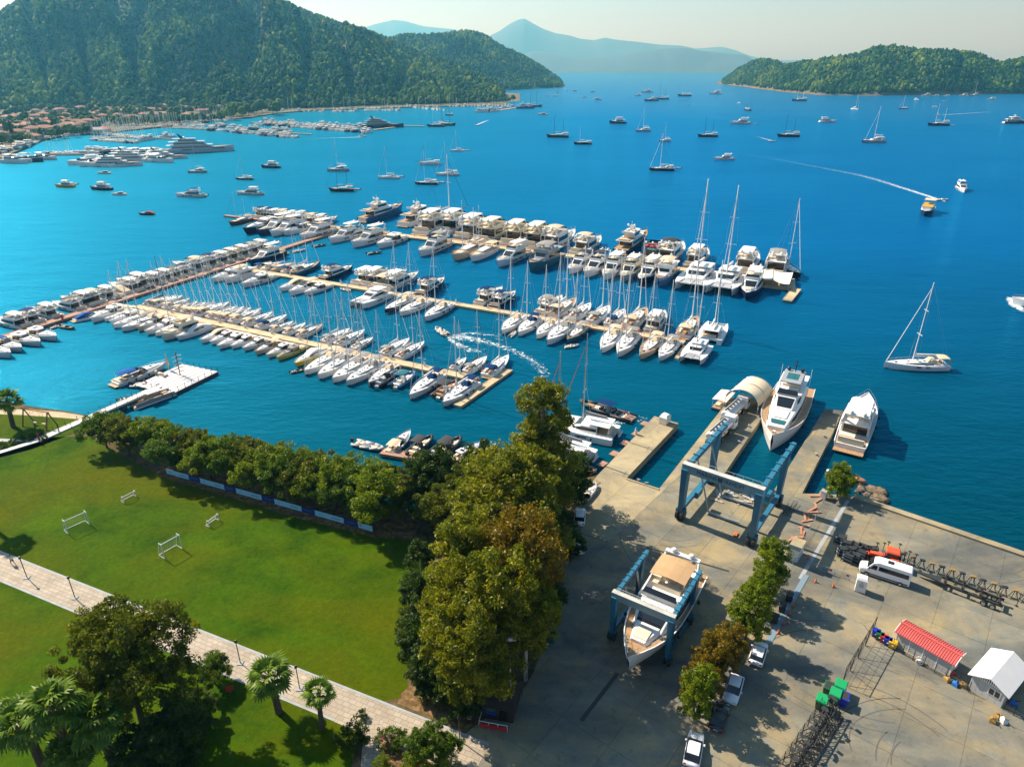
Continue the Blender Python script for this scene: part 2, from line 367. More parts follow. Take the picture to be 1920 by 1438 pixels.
def gn_scatter(name, pts, scales, objs, label=None):
    me = bpy.data.meshes.new(name); me.vertices.add(len(pts)); me.vertices.foreach_set('co', np.asarray(pts, dtype=np.float32).ravel())
    a = me.attributes.new('tscale', 'FLOAT', 'POINT'); a.data.foreach_set('value', np.asarray(scales, dtype=np.float32))
    a = me.attributes.new('trot', 'FLOAT', 'POINT'); a.data.foreach_set('value', rng.uniform(0, 6.28, len(pts)).astype(np.float32))
    a = me.attributes.new('tkind', 'INT', 'POINT'); a.data.foreach_set('value', rng.integers(0, len(objs), len(pts)).astype(np.int32))
    o = bpy.data.objects.new(name, me); COL.objects.link(o); tag(o, kind='stuff', label=label)
    g = bpy.data.node_groups.new(name, 'GeometryNodeTree'); g.interface.new_socket('Geometry', in_out='INPUT', socket_type='NodeSocketGeometry'); g.interface.new_socket('Geometry', in_out='OUTPUT', socket_type='NodeSocketGeometry')
    gi = g.nodes.new('NodeGroupInput'); go = g.nodes.new('NodeGroupOutput')
    j = g.nodes.new('GeometryNodeJoinGeometry')
    def attr(n, ty):
        q = g.nodes.new('GeometryNodeInputNamedAttribute'); q.data_type = ty; q.inputs[0].default_value = n; return q.outputs[0]
    rot = g.nodes.new('ShaderNodeCombineXYZ'); g.links.new(attr('trot', 'FLOAT'), rot.inputs[2])
    for k, ob in enumerate(objs):
        oi = g.nodes.new('GeometryNodeObjectInfo'); oi.inputs['Object'].default_value = ob; oi.inputs['As Instance'].default_value = True
        ip = g.nodes.new('GeometryNodeInstanceOnPoints'); g.links.new(gi.outputs[0], ip.inputs['Points'])
        cmp = g.nodes.new('FunctionNodeCompare'); cmp.data_type = 'INT'; cmp.operation = 'EQUAL'
        g.links.new(attr('tkind', 'INT'), cmp.inputs[2]); cmp.inputs[3].default_value = k
        g.links.new(cmp.outputs[0], ip.inputs['Selection']); g.links.new(oi.outputs['Geometry'], ip.inputs['Instance'])
        g.links.new(rot.outputs[0], ip.inputs['Rotation']); g.links.new(attr('tscale', 'FLOAT'), ip.inputs['Scale'])
        g.links.new(ip.outputs[0], j.inputs[0])
    g.links.new(j.outputs[0], go.inputs[0])
    md = o.modifiers.new('scatter', 'NODES'); md.node_group = g; return o
FT = [blob_tree(1, [((0, 0, 6.5), 3.2, 1.1), ((1.8, .8, 4.8), 2.3, .9), ((-1.6, .6, 5), 2.4, .9), ((.2, -1.8, 4.6), 2.2, .9), ((0, 0, 2), 1.2, 1.6)], 'forest_pine', MAT['forest']),
      blob_tree(2, [((0, 0, 4.8), 3.0, .8), ((2.2, -1, 4), 2.2, .8), ((-1.7, 1.6, 3.8), 2.2, .8), ((0, 0, 1.6), 1.2, 1.4)], 'forest_oak', MAT['forest']),
      blob_tree(3, [((0, 0, 8), 2.0, 1.4), ((.6, .9, 5.5), 2.5, 1.1), ((-.8, -.7, 4.4), 2.6, 1.0), ((0, 0, 1.8), 1, 1.6)], 'forest_tall_pine', MAT['forest'])]
def bare(X, Y, u, k, w):
    "open red-soil scars and clearings on the front hill"
    return False
def hill_forest(name, key, u0, u1, n, kmax=1.06, smin=1.0, smax=1.9, scars=(), kmin=.012):
    f = HILLS[key]; pts = []; sc = []
    us = rng.uniform(u0, u1, n); ks = rng.uniform(kmin, kmax, n) ; t = rng.uniform(0, 1, n)
    for u, k, q in zip(us, ks, t):
        X, Y, Z = f(u, k)
        if Z < .6: continue
        if any(abs(u - (a + (c - a) * (k - b) / (d - b))) < w for a, b, c, d, w in scars if b <= k <= d): continue
        dn = mn.noise(Vector((X * .008, Y * .008, 7)))
        if dn < -.42 and q < .5: continue
        pts.append((X, Y, Z - .6)); sc.append((smin + (smax - smin) * q * q) * (1 + .25 * dn))
    return gn_scatter(name, pts, sc, FT, label='dense pine and oak woodland covering the hillside')
hill_forest('forest', 'front_hill', -300, 985, 36000, scars=[(745, .45, 712, .68, 7), (495, .72, 440, .99, 4), (700, .55, 712, .62, 10), (590, .5, 560, .58, 4)])
hill_forest('forest', 'headland_hill', 640, 1058, 9000, smin=1.2, smax=2.0)
hill_forest('forest', 'island_hill', 1348, 2100, 13000, smin=1.0, smax=1.8, kmin=.03)

# ---- haze: one closed box of even, pale air
hz = MB().box(-12500, 12500, -260, 19500, -3, 1500)
ho = hz.build('haze', None); hm = bpy.data.materials.new('haze_air'); hm.use_nodes = True; t = hm.node_tree
t.nodes.remove(t.nodes['Principled BSDF']); pv = t.nodes.new('ShaderNodeVolumePrincipled')
pv.inputs['Color'].default_value = (.13, .56, .92, 1); pv.inputs['Absorption Color'].default_value = (1, 1, 1, 1)
pv.inputs['Density'].default_value = HAZE = 1.15e-4; pv.inputs['Anisotropy'].default_value = .35
t.links.new(pv.outputs[0], t.nodes['Material Output'].inputs['Volume']); ho.data.materials.append(hm)
tag(ho, kind='stuff', label='pale blue sea haze over the bay')
# ================================================================ BOATS
def hull_parts(L, B, fs, fb, fine=.5, rake=.07, st=.9, n=11, dk=.18, flare=.84, mat_h='hull', top='gelcoat_white'):
    """returns (hull, stripe, deck) MBs: bow towards +x, stern at 0, water at z 0"""
    rings = []; stripe = []; dl = []; dr = []
    for i in range(n + 1):
        t = i / n; tt = t ** .9
        b = B / 2 * (st + (1 - st) * min(1, t / .35)) if t < .35 else B / 2
        if t > fine: b = B / 2 * max(0.012, 1 - ((t - fine) / (1 - fine)) ** 2.1)
        z = fs + (fb - fs) * t ** 1.6
        xo = lambda lv: t * L - rake * L * (t ** 4) * (1 - lv)
        wl = b * (flare - .25 * t ** 3)
        rr = [(xo(0), 0, -.55)]
        half = [(xo(.1), wl * .8, -.25), (xo(.35), wl, .12), (xo(.7), (wl + b) / 2 + .02 * B, z * .6), (xo(1), b, z), (xo(1) - .02, max(b - .1, .005), z), (xo(1) - .03, max(b - .11, .004), z - dk)]
        rings.append([(p[0], p[1], p[2]) for p in reversed(half)] + rr + [(p[0], -p[1], p[2]) for p in half])
        for sg, lst in ((1, stripe),):
            pass
        stripe.append((xo(.35), wl + .015, .12, xo(.1), wl * .8 + .015, -.25)); dl.append((xo(1) - .03, max(b - .1, .004), z - dk + .02)); dr.append((xo(1) - .03, -max(b - .1, .004), z - dk + .02))
    h = MB().loft(rings, closed=False, cap0=True, cap1=False)
    s = MB()
    for a, b in zip(stripe[:-1], stripe[1:]):
        for sg in (1, -1):
            q = [(a[3], sg * a[4], a[5]), (b[3], sg * b[4], b[5]), (b[0], sg * b[1], b[2] + .16), (a[0], sg * a[1], a[2] + .16)]
            s.quad(*(q if sg < 0 else q[::-1]))
    d = MB()
    for i in range(n): d.quad(dr[i], dr[i + 1], dl[i + 1], dl[i])
    return h, s, d
def cabin(st):
    "closed body through stations (x, half-width low, half-width high, z0, z1), with a rounded roof edge"
    rings = []
    for x, wb, wt, z0, z1 in st:
        h = z1 - z0
        rings.append([(x, -wb, z0), (x, -wt, z0 + .88 * h), (x, -wt * .88, z1), (x, wt * .88, z1), (x, wt, z0 + .88 * h), (x, wb, z0)])
    return MB().loft(rings)
def side_glass(st, f0=.35, f1=.8, off=.035, m=None):
    m = m or MB()
    for a, b in zip(st[:-1], st[1:]):
        for sg in (1, -1):
            P = []
            for s, f in ((a, f0), (b, f0), (b, f1), (a, f1)):
                w = s[1] + (s[2] - s[1]) * f / .88 + off; P.append((s[0], -sg * w, s[3] + (s[4] - s[3]) * f))
            m.quad(*(P if sg > 0 else P[::-1]))
    return m
def front_glass(a, b, f0=.12, f1=.9, off=.04, inset=.93):
    "glass on the sloping front between station a (aft, high) and b (fore, low)"
    m = MB(); P = []
    for f in (f0, f1):
        x = b[0] + (a[0] - b[0]) * f; w = (b[2] + (a[2] - b[2]) * f) * inset * .88; z = b[4] + (a[4] - b[4]) * f
        P.append((x, w, z))
    m.quad((P[0][0], -P[0][1], P[0][2]), (P[0][0], P[0][1], P[0][2]), (P[1][0], P[1][1], P[1][2]), (P[1][0], -P[1][1], P[1][2]), off=off)
    return m
def canopy(x0, x1, w, z, sag=.22, post=True, zb=0, n=4):
    "cloth roof curved across, with its own thickness"
    rings = []
    for i in range(5):
        t = i / 4; x = x0 + (x1 - x0) * t; zz = z - sag * .5 * (2 * t - 1) ** 2
        up = [(x, w * (2 * k / n - 1), zz - sag * (2 * k / n - 1) ** 2) for k in range(n + 1)]
        rings.append(up + [(p[0], p[1], p[2] - .05) for p in reversed(up)])
    c = MB().loft(rings); f = MB()
    if post:
        for x in (x0 + .1, x1 - .1):
            for sg in (1, -1): f.tube((x, sg * w * .95, z - sag * 1.3), (x + (x1 - x0) * .08 * (1 if x < (x0 + x1) / 2 else -1), sg * w * .9, zb), .03, 4)
    return c, f
def rail(L, B, fb, x0, fine=.5, h=.65, n=7, z0=None, dk=0):
    m = MB(); prev = {1: None, -1: None}
    for i in range(n + 1):
        t = x0 / L + (1 - x0 / L) * i / n * .985; b = B / 2 * (max(.012, 1 - ((t - fine) / (1 - fine)) ** 2.1) if t > fine else 1) - .12
        z = z0 + (fb - z0) * t ** 1.6
        for sg in (1, -1):
            p = Vector((t * L, sg * max(b, .02), z)); q = p + Vector((0, 0, h))
            m.tube(p, q, .018, 3)
            if prev[sg] is not None: m.tube(prev[sg], q, .022, 3)
            prev[sg] = q
    return m
def fender(x, y, z): return MB().ball((x, y, z), .17, 6, 5, 1.9)
KIT = {}
def ncomp(mb):
    p = list(range(len(mb.v)))
    def find(i):
        while p[i] != i: p[i] = p[p[i]]; i = p[i]
        return i
    for f in mb.f:
        a = find(f[0])
        for j in f[1:]: p[find(j)] = a
    return len({find(i) for i in range(len(p))})
class Kit:
    def __init__(s, L): s.L = L; s.parts = []
    def p(s, name, mb, m, key=None, parent=None, smooth=False, flag=None):
        s.multi = getattr(s, 'multi', set())
        if ncomp(mb) > 1: s.multi.add(len(s.parts))
        me = mb.mesh(name, MAT[m], smooth); s.parts.append((name, me, key, parent, flag)); return len(s.parts) - 1
def spawn(kit, name, label, cat, group, loc, rz, L=None, bs=1.0, mats={}, skip=(), name_only=False):
    k = KIT[kit]; s = (L / k.L) if L else 1.0
    root = thing(name, label, cat, loc, rz, group, (s, s * bs, s * (1 if s > .8 else s ** -.25)))
    made = []
    for pi, (n, me, key, parent, flag) in enumerate(k.parts):
        if flag and flag in skip: made.append(None); continue
        o = bpy.data.objects.new(n, me); COL.objects.link(o); o.parent = root if parent is None or made[parent] is None else made[parent]
        if key and key in mats:
            sl = o.material_slots[0]; sl.link = 'OBJECT'; sl.material = MAT[mats[key]]
        if pi in k.multi: o['kind'] = 'stuff'
        made.append(o)
    return root
def spot(k, L, B, fs, fb, xs=(.25, .45, .62)):
    for x in xs:
        for sg in (1, -1): k.p('fender', fender(x * L, sg * (B / 2 + .12), fs * .62 + (fb - fs) * x * .6), 'rubber', 'fender', flag='fender')

def kit_fly():
    L, B = 18.0, 5.0; k = Kit(L); h, s, d = hull_parts(L, B, 1.35, 2.35)
    k.p('hull', h, 'gelcoat_white', 'hull', smooth=False); k.p('waterline_stripe', s, 'antifoul', 'stripe'); k.p('deck', d, 'deck_grey', 'deck')
    w = MB()
    for sg in (1, -1):
        for x0, x1 in ((6.2, 8.6), (9.4, 10.6), (11.4, 12.4)): w.box(x0, x1, sg * 2.44 - .03, sg * 2.44 + .03, .85, 1.2)
    k.p('hull_window', w, 'glass_dark')
    k.p('swim_platform', MB().box(-1.2, .1, -2.1, 2.1, .35, .5), 'teak')
    k.p('cockpit_deck', MB().box(.3, 4.0, -2.0, 2.0, 1.0, 1.24), 'teak')
    k.p('cockpit_sofa', MB().box(.4, 1.1, -1.7, 1.7, 1.24, 1.75).box(.3, .55, -1.8, 1.8, 1.24, 2.1), 'cushion_cream')
    st = [(3.9, 2.05, 1.95, 1.2, 3.3), (8.2, 2.05, 1.95, 1.3, 3.35), (10.0, 1.95, 1.8, 1.4, 3.3), (12.6, 1.5, 1.35, 1.7, 1.95)]
    c = k.p('saloon', cabin(st), 'gelcoat_white', 'top')
    k.p('side_window', side_glass(st[:3] + [(11.2, 1.76, 1.6, 1.52, 2.7)], .30, .78), 'glass_dark', parent=c)
    k.p('windscreen', front_glass(st[2], st[3], .12, .92), 'glass_dark', parent=c)
    k.p('foredeck_trunk', MB().loft([[(12.2, -1.35, 1.7), (12.2, -1.1, 2.2), (12.2, 1.1, 2.2), (12.2, 1.35, 1.7)], [(15.2, -.8, 1.9), (15.2, -.6, 2.32), (15.2, .6, 2.32), (15.2, .8, 1.9)]]), 'gelcoat_white', 'top')
    k.p('sunpad', MB().box(12.9, 14.8, -.65, .65, 2.24, 2.40), 'cushion_cream', 'pad')
    k.p('saloon_door', MB().box(3.86, 3.9, -1.7, 1.7, 1.3, 3.1), 'glass_dark', parent=c)
    fl = MB().box(2.2, 9.6, -2.05, 2.05, 3.32, 3.46)
    for sg in (1, -1): fl.loft([[(2.3, sg * 2.05, 3.45), (2.3, sg * 2.1, 3.85), (2.3, sg * 1.95, 3.85), (2.3, sg * 1.93, 3.45)], [(9.4, sg * 1.9, 3.45), (9.4, sg * 1.8, 4.1), (9.4, sg * 1.66, 4.1), (9.4, sg * 1.75, 3.45)]])
    fl.box(9.2, 9.5, -1.75, 1.75, 3.46, 4.1); k.p('flybridge', fl, 'gelcoat_white', 'top')
    k.p('flybridge_screen', MB().quad((9.55, -1.7, 4.05), (9.55, 1.7, 4.05), (9.1, 1.5, 4.5), (9.1, -1.5, 4.5)), 'glass_dark')
    k.p('flybridge_seat', MB().box(6.9, 7.5, -1.4, 1.4, 3.47, 4.05).box(4.2, 6.2, 1.0, 1.75, 3.47, 3.95).box(4.2, 6.2, -1.75, -.9, 3.47, 3.95).box(4.5, 5.9, -.5, .5, 3.47, 3.8), 'cushion_cream', 'pad')
    ar = MB()
    for sg in (1, -1): ar.loft([[(3.0, sg * 2.0, 3.6), (3.9, sg * 2.0, 3.6), (3.9, sg * 1.85, 3.6), (3.0, sg * 1.85, 3.6)], [(2.0, sg * 1.75, 4.95), (2.5, sg * 1.75, 4.95), (2.5, sg * 1.6, 4.95), (2.0, sg * 1.6, 4.95)]])
    ar.box(1.95, 2.55, -1.75, 1.75, 4.9, 5.08); a = k.p('radar_arch', ar, 'gelcoat_white', 'top')
    k.p('radar_dome', MB().ball((2.25, .9, 5.35), .32, 8, 6).ball((2.25, -.9, 5.35), .32, 8, 6), 'gelcoat_white', parent=a, smooth=True)
    cv, fr = canopy(3.4, 7.4, 1.75, 5.45, zb=3.9); k.p('bimini', cv, 'canvas_blue', 'canvas', flag='canvas'); k.p('bimini_frame', fr, 'steel', flag='canvas')
    k.p('hardtop', MB().loft([[(2.2, -1.7, 5.0), (2.2, -1.6, 5.2), (2.2, 1.6, 5.2), (2.2, 1.7, 5.0)], [(7.6, -1.65, 5.2), (7.6, -1.5, 5.36), (7.6, 1.5, 5.36), (7.6, 1.65, 5.2)], [(8.3, -1.2, 5.2), (8.3, -1.1, 5.28), (8.3, 1.1, 5.28), (8.3, 1.2, 5.2)]]).tube((7.4, 1.5, 5.2), (8.4, 1.6, 4.1), .06).tube((7.4, -1.5, 5.2), (8.4, -1.6, 4.1), .06), 'gelcoat_white', 'top', flag='hardtop')
    k.p('bow_rail', rail(L, B, 2.35, 10, z0=1.35), 'steel'); spot(k, L, B, 1.35, 2.35); KIT['fly'] = k
def kit_open():
    L, B = 12.0, 3.6; k = Kit(L); h, s, d = hull_parts(L, B, 1.0, 1.55, fine=.42, rake=.1)
    k.p('hull', h, 'gelcoat_white', 'hull'); k.p('waterline_stripe', s, 'antifoul', 'stripe'); k.p('deck', d, 'gelcoat_white', 'deck')
    k.p('swim_platform', MB().box(-.9, .1, -1.5, 1.5, .3, .42), 'teak')
    k.p('cockpit_floor', MB().box(.3, 5.2, -1.35, 1.35, .8, .92), 'teak')
    k.p('sunpad', MB().box(.35, 1.7, -1.3, 1.3, .92, 1.25), 'cushion_cream', 'pad')
    k.p('cockpit_sofa', MB().box(2.3, 3.9, .55, 1.3, .92, 1.35).box(2.3, 3.3, -1.3, -.7, .92, 1.35), 'cushion_cream', 'pad')
    k.p('foredeck_trunk', MB().loft([[(6.2, -1.35, 1.0), (6.2, -1.1, 1.75), (6.2, 1.1, 1.75), (6.2, 1.35, 1.0)], [(9.2, -.8, 1.2), (9.2, -.6, 1.68), (9.2, .6, 1.68), (9.2, .8, 1.2)], [(10.6, -.3, 1.35), (10.6, -.2, 1.5), (10.6, .2, 1.5), (10.6, .3, 1.35)]]), 'gelcoat_white', 'top')
    k.p('deck_hatch', MB().box(8.0, 8.6, -.3, .3, 1.7, 1.76), 'glass_dark')
    st = [(3.4, 1.45, 1.3, 1.0, 2.2), (5.4, 1.4, 1.22, 1.05, 2.25), (6.9, 1.15, 1.0, 1.3, 1.75)]
    w = k.p('windscreen', side_glass(st, .05, .85, .02), 'glass_dark'); k.p('windscreen_front', front_glass(st[1], st[2], .05, .98), 'glass_dark', parent=w)
    c = k.p('hardtop', cabin([(2.6, 1.3, 1.25, 2.2, 2.36), (5.3, 1.25, 1.15, 2.24, 2.40), (5.9, .9, .8, 2.1, 2.2)]), 'gelcoat_white', 'top', flag='hardtop')
    k.p('roof_hatch', MB().box(3.6, 4.6, -.6, .6, 2.38, 2.42), 'glass_dark', parent=c, flag='hardtop')
    cv, fr = canopy(.9, 4.6, 1.35, 2.75, zb=1.1); k.p('bimini', cv, 'canvas_beige', 'canvas', flag='canvas'); k.p('bimini_frame', fr, 'steel', flag='canvas')
    k.p('cover', cabin([(.4, 1.5, 1.1, .95, 1.5), (3.6, 1.55, 1.15, 1.0, 2.5), (5.2, 1.5, 1.1, 1.1, 2.4), (7.2, 1.1, .8, 1.4, 1.8)]), 'canvas_beige', 'cover', flag='cover')
    k.p('bow_rail', rail(L, B, 1.55, 6.5, z0=1.0, h=.5, fine=.42), 'steel'); spot(k, L, B, 1.0, 1.5, (.3, .55)); KIT['open'] = k
def kit_sloop():
    L, B = 13.0, 4.1; k = Kit(L); h, s, d = hull_parts(L, B, 1.15, 1.5, fine=.35, rake=.015, st=.86, dk=.06, flare=.9)
    k.p('hull', h, 'gelcoat_white', 'hull'); k.p('waterline_stripe', s, 'hull_navy', 'stripe'); k.p('deck', d, 'gelcoat_white', 'deck')
    st = [(3.6, 1.3, 1.15, 1.1, 1.62), (7.2, 1.25, 1.1, 1.15, 1.68), (9.0, .85, .7, 1.25, 1.52), (9.8, .45, .3, 1.35, 1.42)]
    c = k.p('coachroof', cabin(st), 'gelcoat_white', 'top'); k.p('side_window', side_glass(st[:3], .3, .72, .02), 'glass_dark', parent=c)
    hm_ = MB()
    for x, y in ((4.8, 0), (6.0, .45), (6.0, -.45), (8.1, 0)): hm_.box(x - .25, x + .25, y - .2, y + .2, 1.64 if x < 8 else 1.58, 1.72 if x < 8 else 1.66)
    k.p('deck_hatch', hm_, 'glass_dark', parent=c); k.p('bow_hatch', MB().box(10.4, 10.9, -.25, .25, 1.38, 1.48), 'glass_dark')
    k.p('hull_window', MB().box(4.4, 5.3, -2.09, 2.09, .82, 1.0).box(6.3, 7.1, -2.08, 2.08, .85, 1.02), 'glass_dark')
    k.p('cockpit', MB().box(.5, 3.5, -1.0, 1.0, .86, 1.16), 'teak', 'teak'); k.p('cockpit_bench', MB().box(.6, 3.4, -1.45, -.85, 1.1, 1.42).box(.6, 3.4, .85, 1.45, 1.1, 1.42), 'gelcoat_white')
    k.p('swim_platform', MB().box(-.8, .05, -1.3, 1.3, .3, .4), 'teak', 'teak')
    k.p('steering_wheel', MB().torus((1.1, .75, 1.75), .42, .03, 'x', 10, 4).torus((1.1, -.75, 1.75), .42, .03, 'x', 10, 4).box(1.1, 1.35, -.85, -.65, 1.1, 1.8).box(1.1, 1.35, .65, .85, 1.1, 1.8), 'steel')
    k.p('sprayhood', cabin([(2.9, 1.15, .95, 1.5, 2.3), (3.7, 1.15, .95, 1.5, 2.35), (4.4, 1.05, .85, 1.55, 1.75)]), 'canvas_blue', 'canvas')
    cv, fr = canopy(.3, 2.7, 1.35, 2.85, sag=.15, zb=1.4); k.p('bimini', cv, 'canvas_blue', 'canvas', flag='canvas'); k.p('bimini_frame', fr, 'steel', flag='canvas')
    MH = 18.6
    m_ = k.p('mast', MB().tube((7.3, 0, 1.6), (7.15, 0, MH), .125, 6, .09), 'mast_white', 'mast')
    k.p('spreader', MB().tube((7.25, -1.05, 7.6), (7.25, 1.05, 7.6), .055, 4).tube((7.2, -.85, 12.8), (7.2, .85, 12.8), .05, 4), 'mast_white', 'mast', parent=m_)
    k.p('boom', MB().tube((7.1, 0, 2.75), (2.6, 0, 2.95), .09, 5), 'mast_white', 'mast'); k.p('mainsail_cover', MB().tube((7.0, 0, 3.1), (2.8, 0, 3.05), .26, 6, .15).tube((7.05, 0, 3.0), (7.12, 0, 4.3), .2, 5, .06), 'sail_white', 'sail', flag='sailcover')
    k.p('furled_jib', MB().tube((12.75, 0, 1.5), (7.3, 0, MH - 1.3), .085, 5, .05), 'sail_white', 'jib')
    w = MB(); w.tube((.1, .9, 1.3), (7.15, 0, MH - .2), .014, 3).tube((.1, -.9, 1.3), (7.15, 0, MH - .2), .014, 3)
    for sg in (1, -1): w.path([(7.1, sg * 1.95, 1.3), (7.25, sg * 1.05, 7.6), (7.2, sg * .85, 12.8), (7.15, 0, MH - .6)], .014, 3)
    k.p('rigging', w, 'steel'); k.p('guard_rail', rail(L, B, 1.5, 1.2, z0=1.15, h=.6, fine=.35, n=9), 'steel')
    k.p('lifebuoy', MB().torus((.15, 1.35, 1.75), .28, .07, 'x', 10, 5), 'orange_paint', flag='buoy'); spot(k, L, B, 1.15, 1.4, (.3, .5)); KIT['sloop'] = k
def kit_cat():
    L, B = 13.5, 7.4; k = Kit(L)
    for sg in (1, -1):
        h, s, d = hull_parts(L, 1.9, 1.5, 1.85, fine=.45, rake=.01, st=.8, dk=.03)
        for m in (h, s, d): m.v = [(p[0], p[1] + sg * 2.75, p[2]) for p in m.v]
        k.p('hull', h, 'gelcoat_white', 'hull'); k.p('waterline_stripe', s, 'antifoul', 'stripe'); k.p('side_deck', d, 'gelcoat_white', 'deck')
    k.p('bridge_deck', MB().box(.6, 9.4, -2.2, 2.2, .8, 1.6), 'gelcoat_white'); k.p('trampoline', MB().box(9.4, 12.5, -1.95, 1.95, 1.5, 1.54), 'tube_grey', 'net')
    k.p('cross_beam', MB().tube((12.6, -2.7, 1.75), (12.6, 2.7, 1.75), .11, 6).tube((9.4, 0, 1.75), (13.3, 0, 1.75), .08, 5), 'mast_white')
    st = [(3.4, 2.6, 2.4, 1.55, 3.05), (6.6, 2.6, 2.35, 1.55, 3.0), (8.4, 2.2, 1.9, 1.6, 2.3), (9.2, 1.9, 1.6, 1.62, 1.85)]
    c = k.p('saloon', cabin(st), 'gelcoat_white', 'top'); k.p('side_window', side_glass(st[:3], .3, .76), 'glass_dark', parent=c); k.p('windscreen', front_glass(st[1], st[2], .1, .85), 'glass_dark', parent=c)
    k.p('saloon_door', MB().box(3.36, 3.4, -1.9, 1.9, 1.66, 2.9), 'glass_dark', parent=c)
    k.p('cockpit_floor', MB().box(.7, 3.4, -2.1, 2.1, 1.58, 1.66), 'teak'); k.p('cockpit_sofa', MB().box(.8, 1.4, -1.6, 1.6, 1.66, 2.1), 'cushion_cream')
    k.p('hardtop', MB().loft([[(.8, -2.3, 3.3), (.8, -2.1, 3.45), (.8, 2.1, 3.45), (.8, 2.3, 3.3)], [(5.4, -2.3, 3.4), (5.4, -2.1, 3.55), (5.4, 2.1, 3.55), (5.4, 2.3, 3.4)]]).tube((1, 2.1, 3.3), (1, 2.3, 1.6), .05).tube((1, -2.1, 3.3), (1, -2.3, 1.6), .05), 'gelcoat_white', 'canvas')
    m_ = k.p('mast', MB().tube((7.0, 0, 2.9), (6.9, 0, 21.5), .15, 6, .11), 'mast_white', 'mast', flag='mast'); k.p('spreader', MB().tube((6.9, -1.2, 9.5), (6.9, 1.2, 9.5), .06, 4).tube((6.9, -.9, 15), (6.9, .9, 15), .05, 4), 'mast_white', 'mast', parent=m_, flag='mast')
    k.p('boom', MB().tube((6.8, 0, 4.3), (1.6, 0, 4.2), .12, 5), 'mast_white', 'mast', flag='mast'); k.p('mainsail_cover', MB().tube((6.7, 0, 4.75), (1.9, 0, 4.55), .34, 6, .2), 'sail_white', 'sail', flag='mast')
    k.p('furled_jib', MB().tube((12.5, 0, 1.9), (6.95, 0, 19.5), .09, 5, .05), 'sail_white', 'jib', flag='mast')
    w = MB()
    for sg in (1, -1): w.path([(6.3, sg * 3.6, 1.8), (6.9, sg * 1.2, 9.5), (6.9, sg * .9, 15), (6.9, 0, 20.5)], .015, 3)
    k.p('rigging', w, 'steel', flag='mast')
    k.p('dinghy', MB().tube((.1, -1.4, 1.4), (.1, 1.4, 1.4), .22, 6).tube((-.9, -1.3, 1.4), (-.9, 1.2, 1.4), .22, 6), 'tube_grey', flag='dinghy')
    hw = MB()
    for sg in (1, -1): hw.box(5, 7.4, sg * 3.72 - .03, sg * 3.72 + .03, .9, 1.15)
    k.p('hull_window', hw, 'glass_dark')
    for x in (.3, .5, .7):
        for sg in (1, -1): k.p('fender', fender(x * L, sg * (B / 2 + .12), .9), 'rubber', 'fender', flag='fender')
    KIT['cat'] = k
def kit_gulet():
    L, B = 22.0, 6.0; k = Kit(L); h, s, d = hull_parts(L, B, 2.0, 2.9, fine=.55, rake=.09, st=.75)
    k.p('hull', h, 'hull_wood', 'hull'); k.p('rubbing_strake', s, 'gelcoat_white', 'stripe'); k.p('deck', d, 'teak', 'deck')
    st = [(5, 1.9, 1.8, 1.85, 3.2), (11, 1.9, 1.8, 1.9, 3.2), (13.5, 1.5, 1.4, 2.1, 2.9)]
    c = k.p('deckhouse', cabin(st), 'gelcoat_white', 'top'); k.p('side_window', side_glass(st, .35, .75), 'glass_dark', parent=c)
    k.p('aft_awning', MB().loft([[(.4, -2.2, 4.3), (.4, 0, 4.6), (.4, 2.2, 4.3), (.4, 2.2, 4.25), (.4, 0, 4.54), (.4, -2.2, 4.25)], [(6.5, -2.2, 4.3), (6.5, 0, 4.6), (6.5, 2.2, 4.3), (6.5, 2.2, 4.25), (6.5, 0, 4.54), (6.5, -2.2, 4.25)]]), 'canvas_beige', 'canvas')
    k.p('awning_post', MB().tube((.6, 2.1, 1.9), (.6, 2.1, 4.3), .05).tube((.6, -2.1, 1.9), (.6, -2.1, 4.3), .05).tube((6.3, 2.1, 1.9), (6.3, 2.1, 4.3), .05).tube((6.3, -2.1, 1.9), (6.3, -2.1, 4.3), .05), 'hull_wood')
    k.p('sunpad', MB().box(14.5, 17.5, -1.3, 1.3, 2.3, 2.5), 'cushion_cream', 'pad')
    k.p('bowsprit', MB().tube((20.5, 0, 2.9), (25.2, 0, 4.0), .14, 6, .08), 'hull_wood', 'spar')
    for i, (x, hh) in enumerate(((14.2, 21), (5.6, 17))):
        fl = None if i == 0 else 'mizzen'
        m_ = k.p('mast', MB().tube((x, 0, 2), (x - .3, 0, hh), .17, 6, .11), 'mast_white', 'mast', flag=fl); k.p('spreader', MB().tube((x - .1, -1, hh * .6), (x - .1, 1, hh * .6), .06, 4), 'mast_white', 'mast', parent=m_, flag=fl)
        k.p('boom', MB().tube((x - .2, 0, 4.9), (x - 5.5, 0, 5.1), .13, 5), 'mast_white', 'mast', flag=fl); k.p('furled_sail', MB().tube((x - .3, 0, 5.2), (x - 5.2, 0, 5.3), .26, 6, .16), 'sail_white', 'sail', flag=fl)
    w = MB().tube((25, 0, 4), (14, 0, 19.5), .05, 4)
    for sg in (1, -1):
        w.tube((13.6, sg * 2.8, 2.5), (14, 0, 18), .02, 3); w.tube((5, sg * 2.8, 2.2), (5.4, 0, 15), .02, 3)
    w.tube((14, 0, 19), (5.3, 0, 16), .02, 3); k.p('rigging', w, 'mast_dark', 'jib'); k.p('guard_rail', rail(L, B, 2.9, 1, z0=2.0, h=.55, fine=.55, n=10), 'steel'); KIT['gulet'] = k
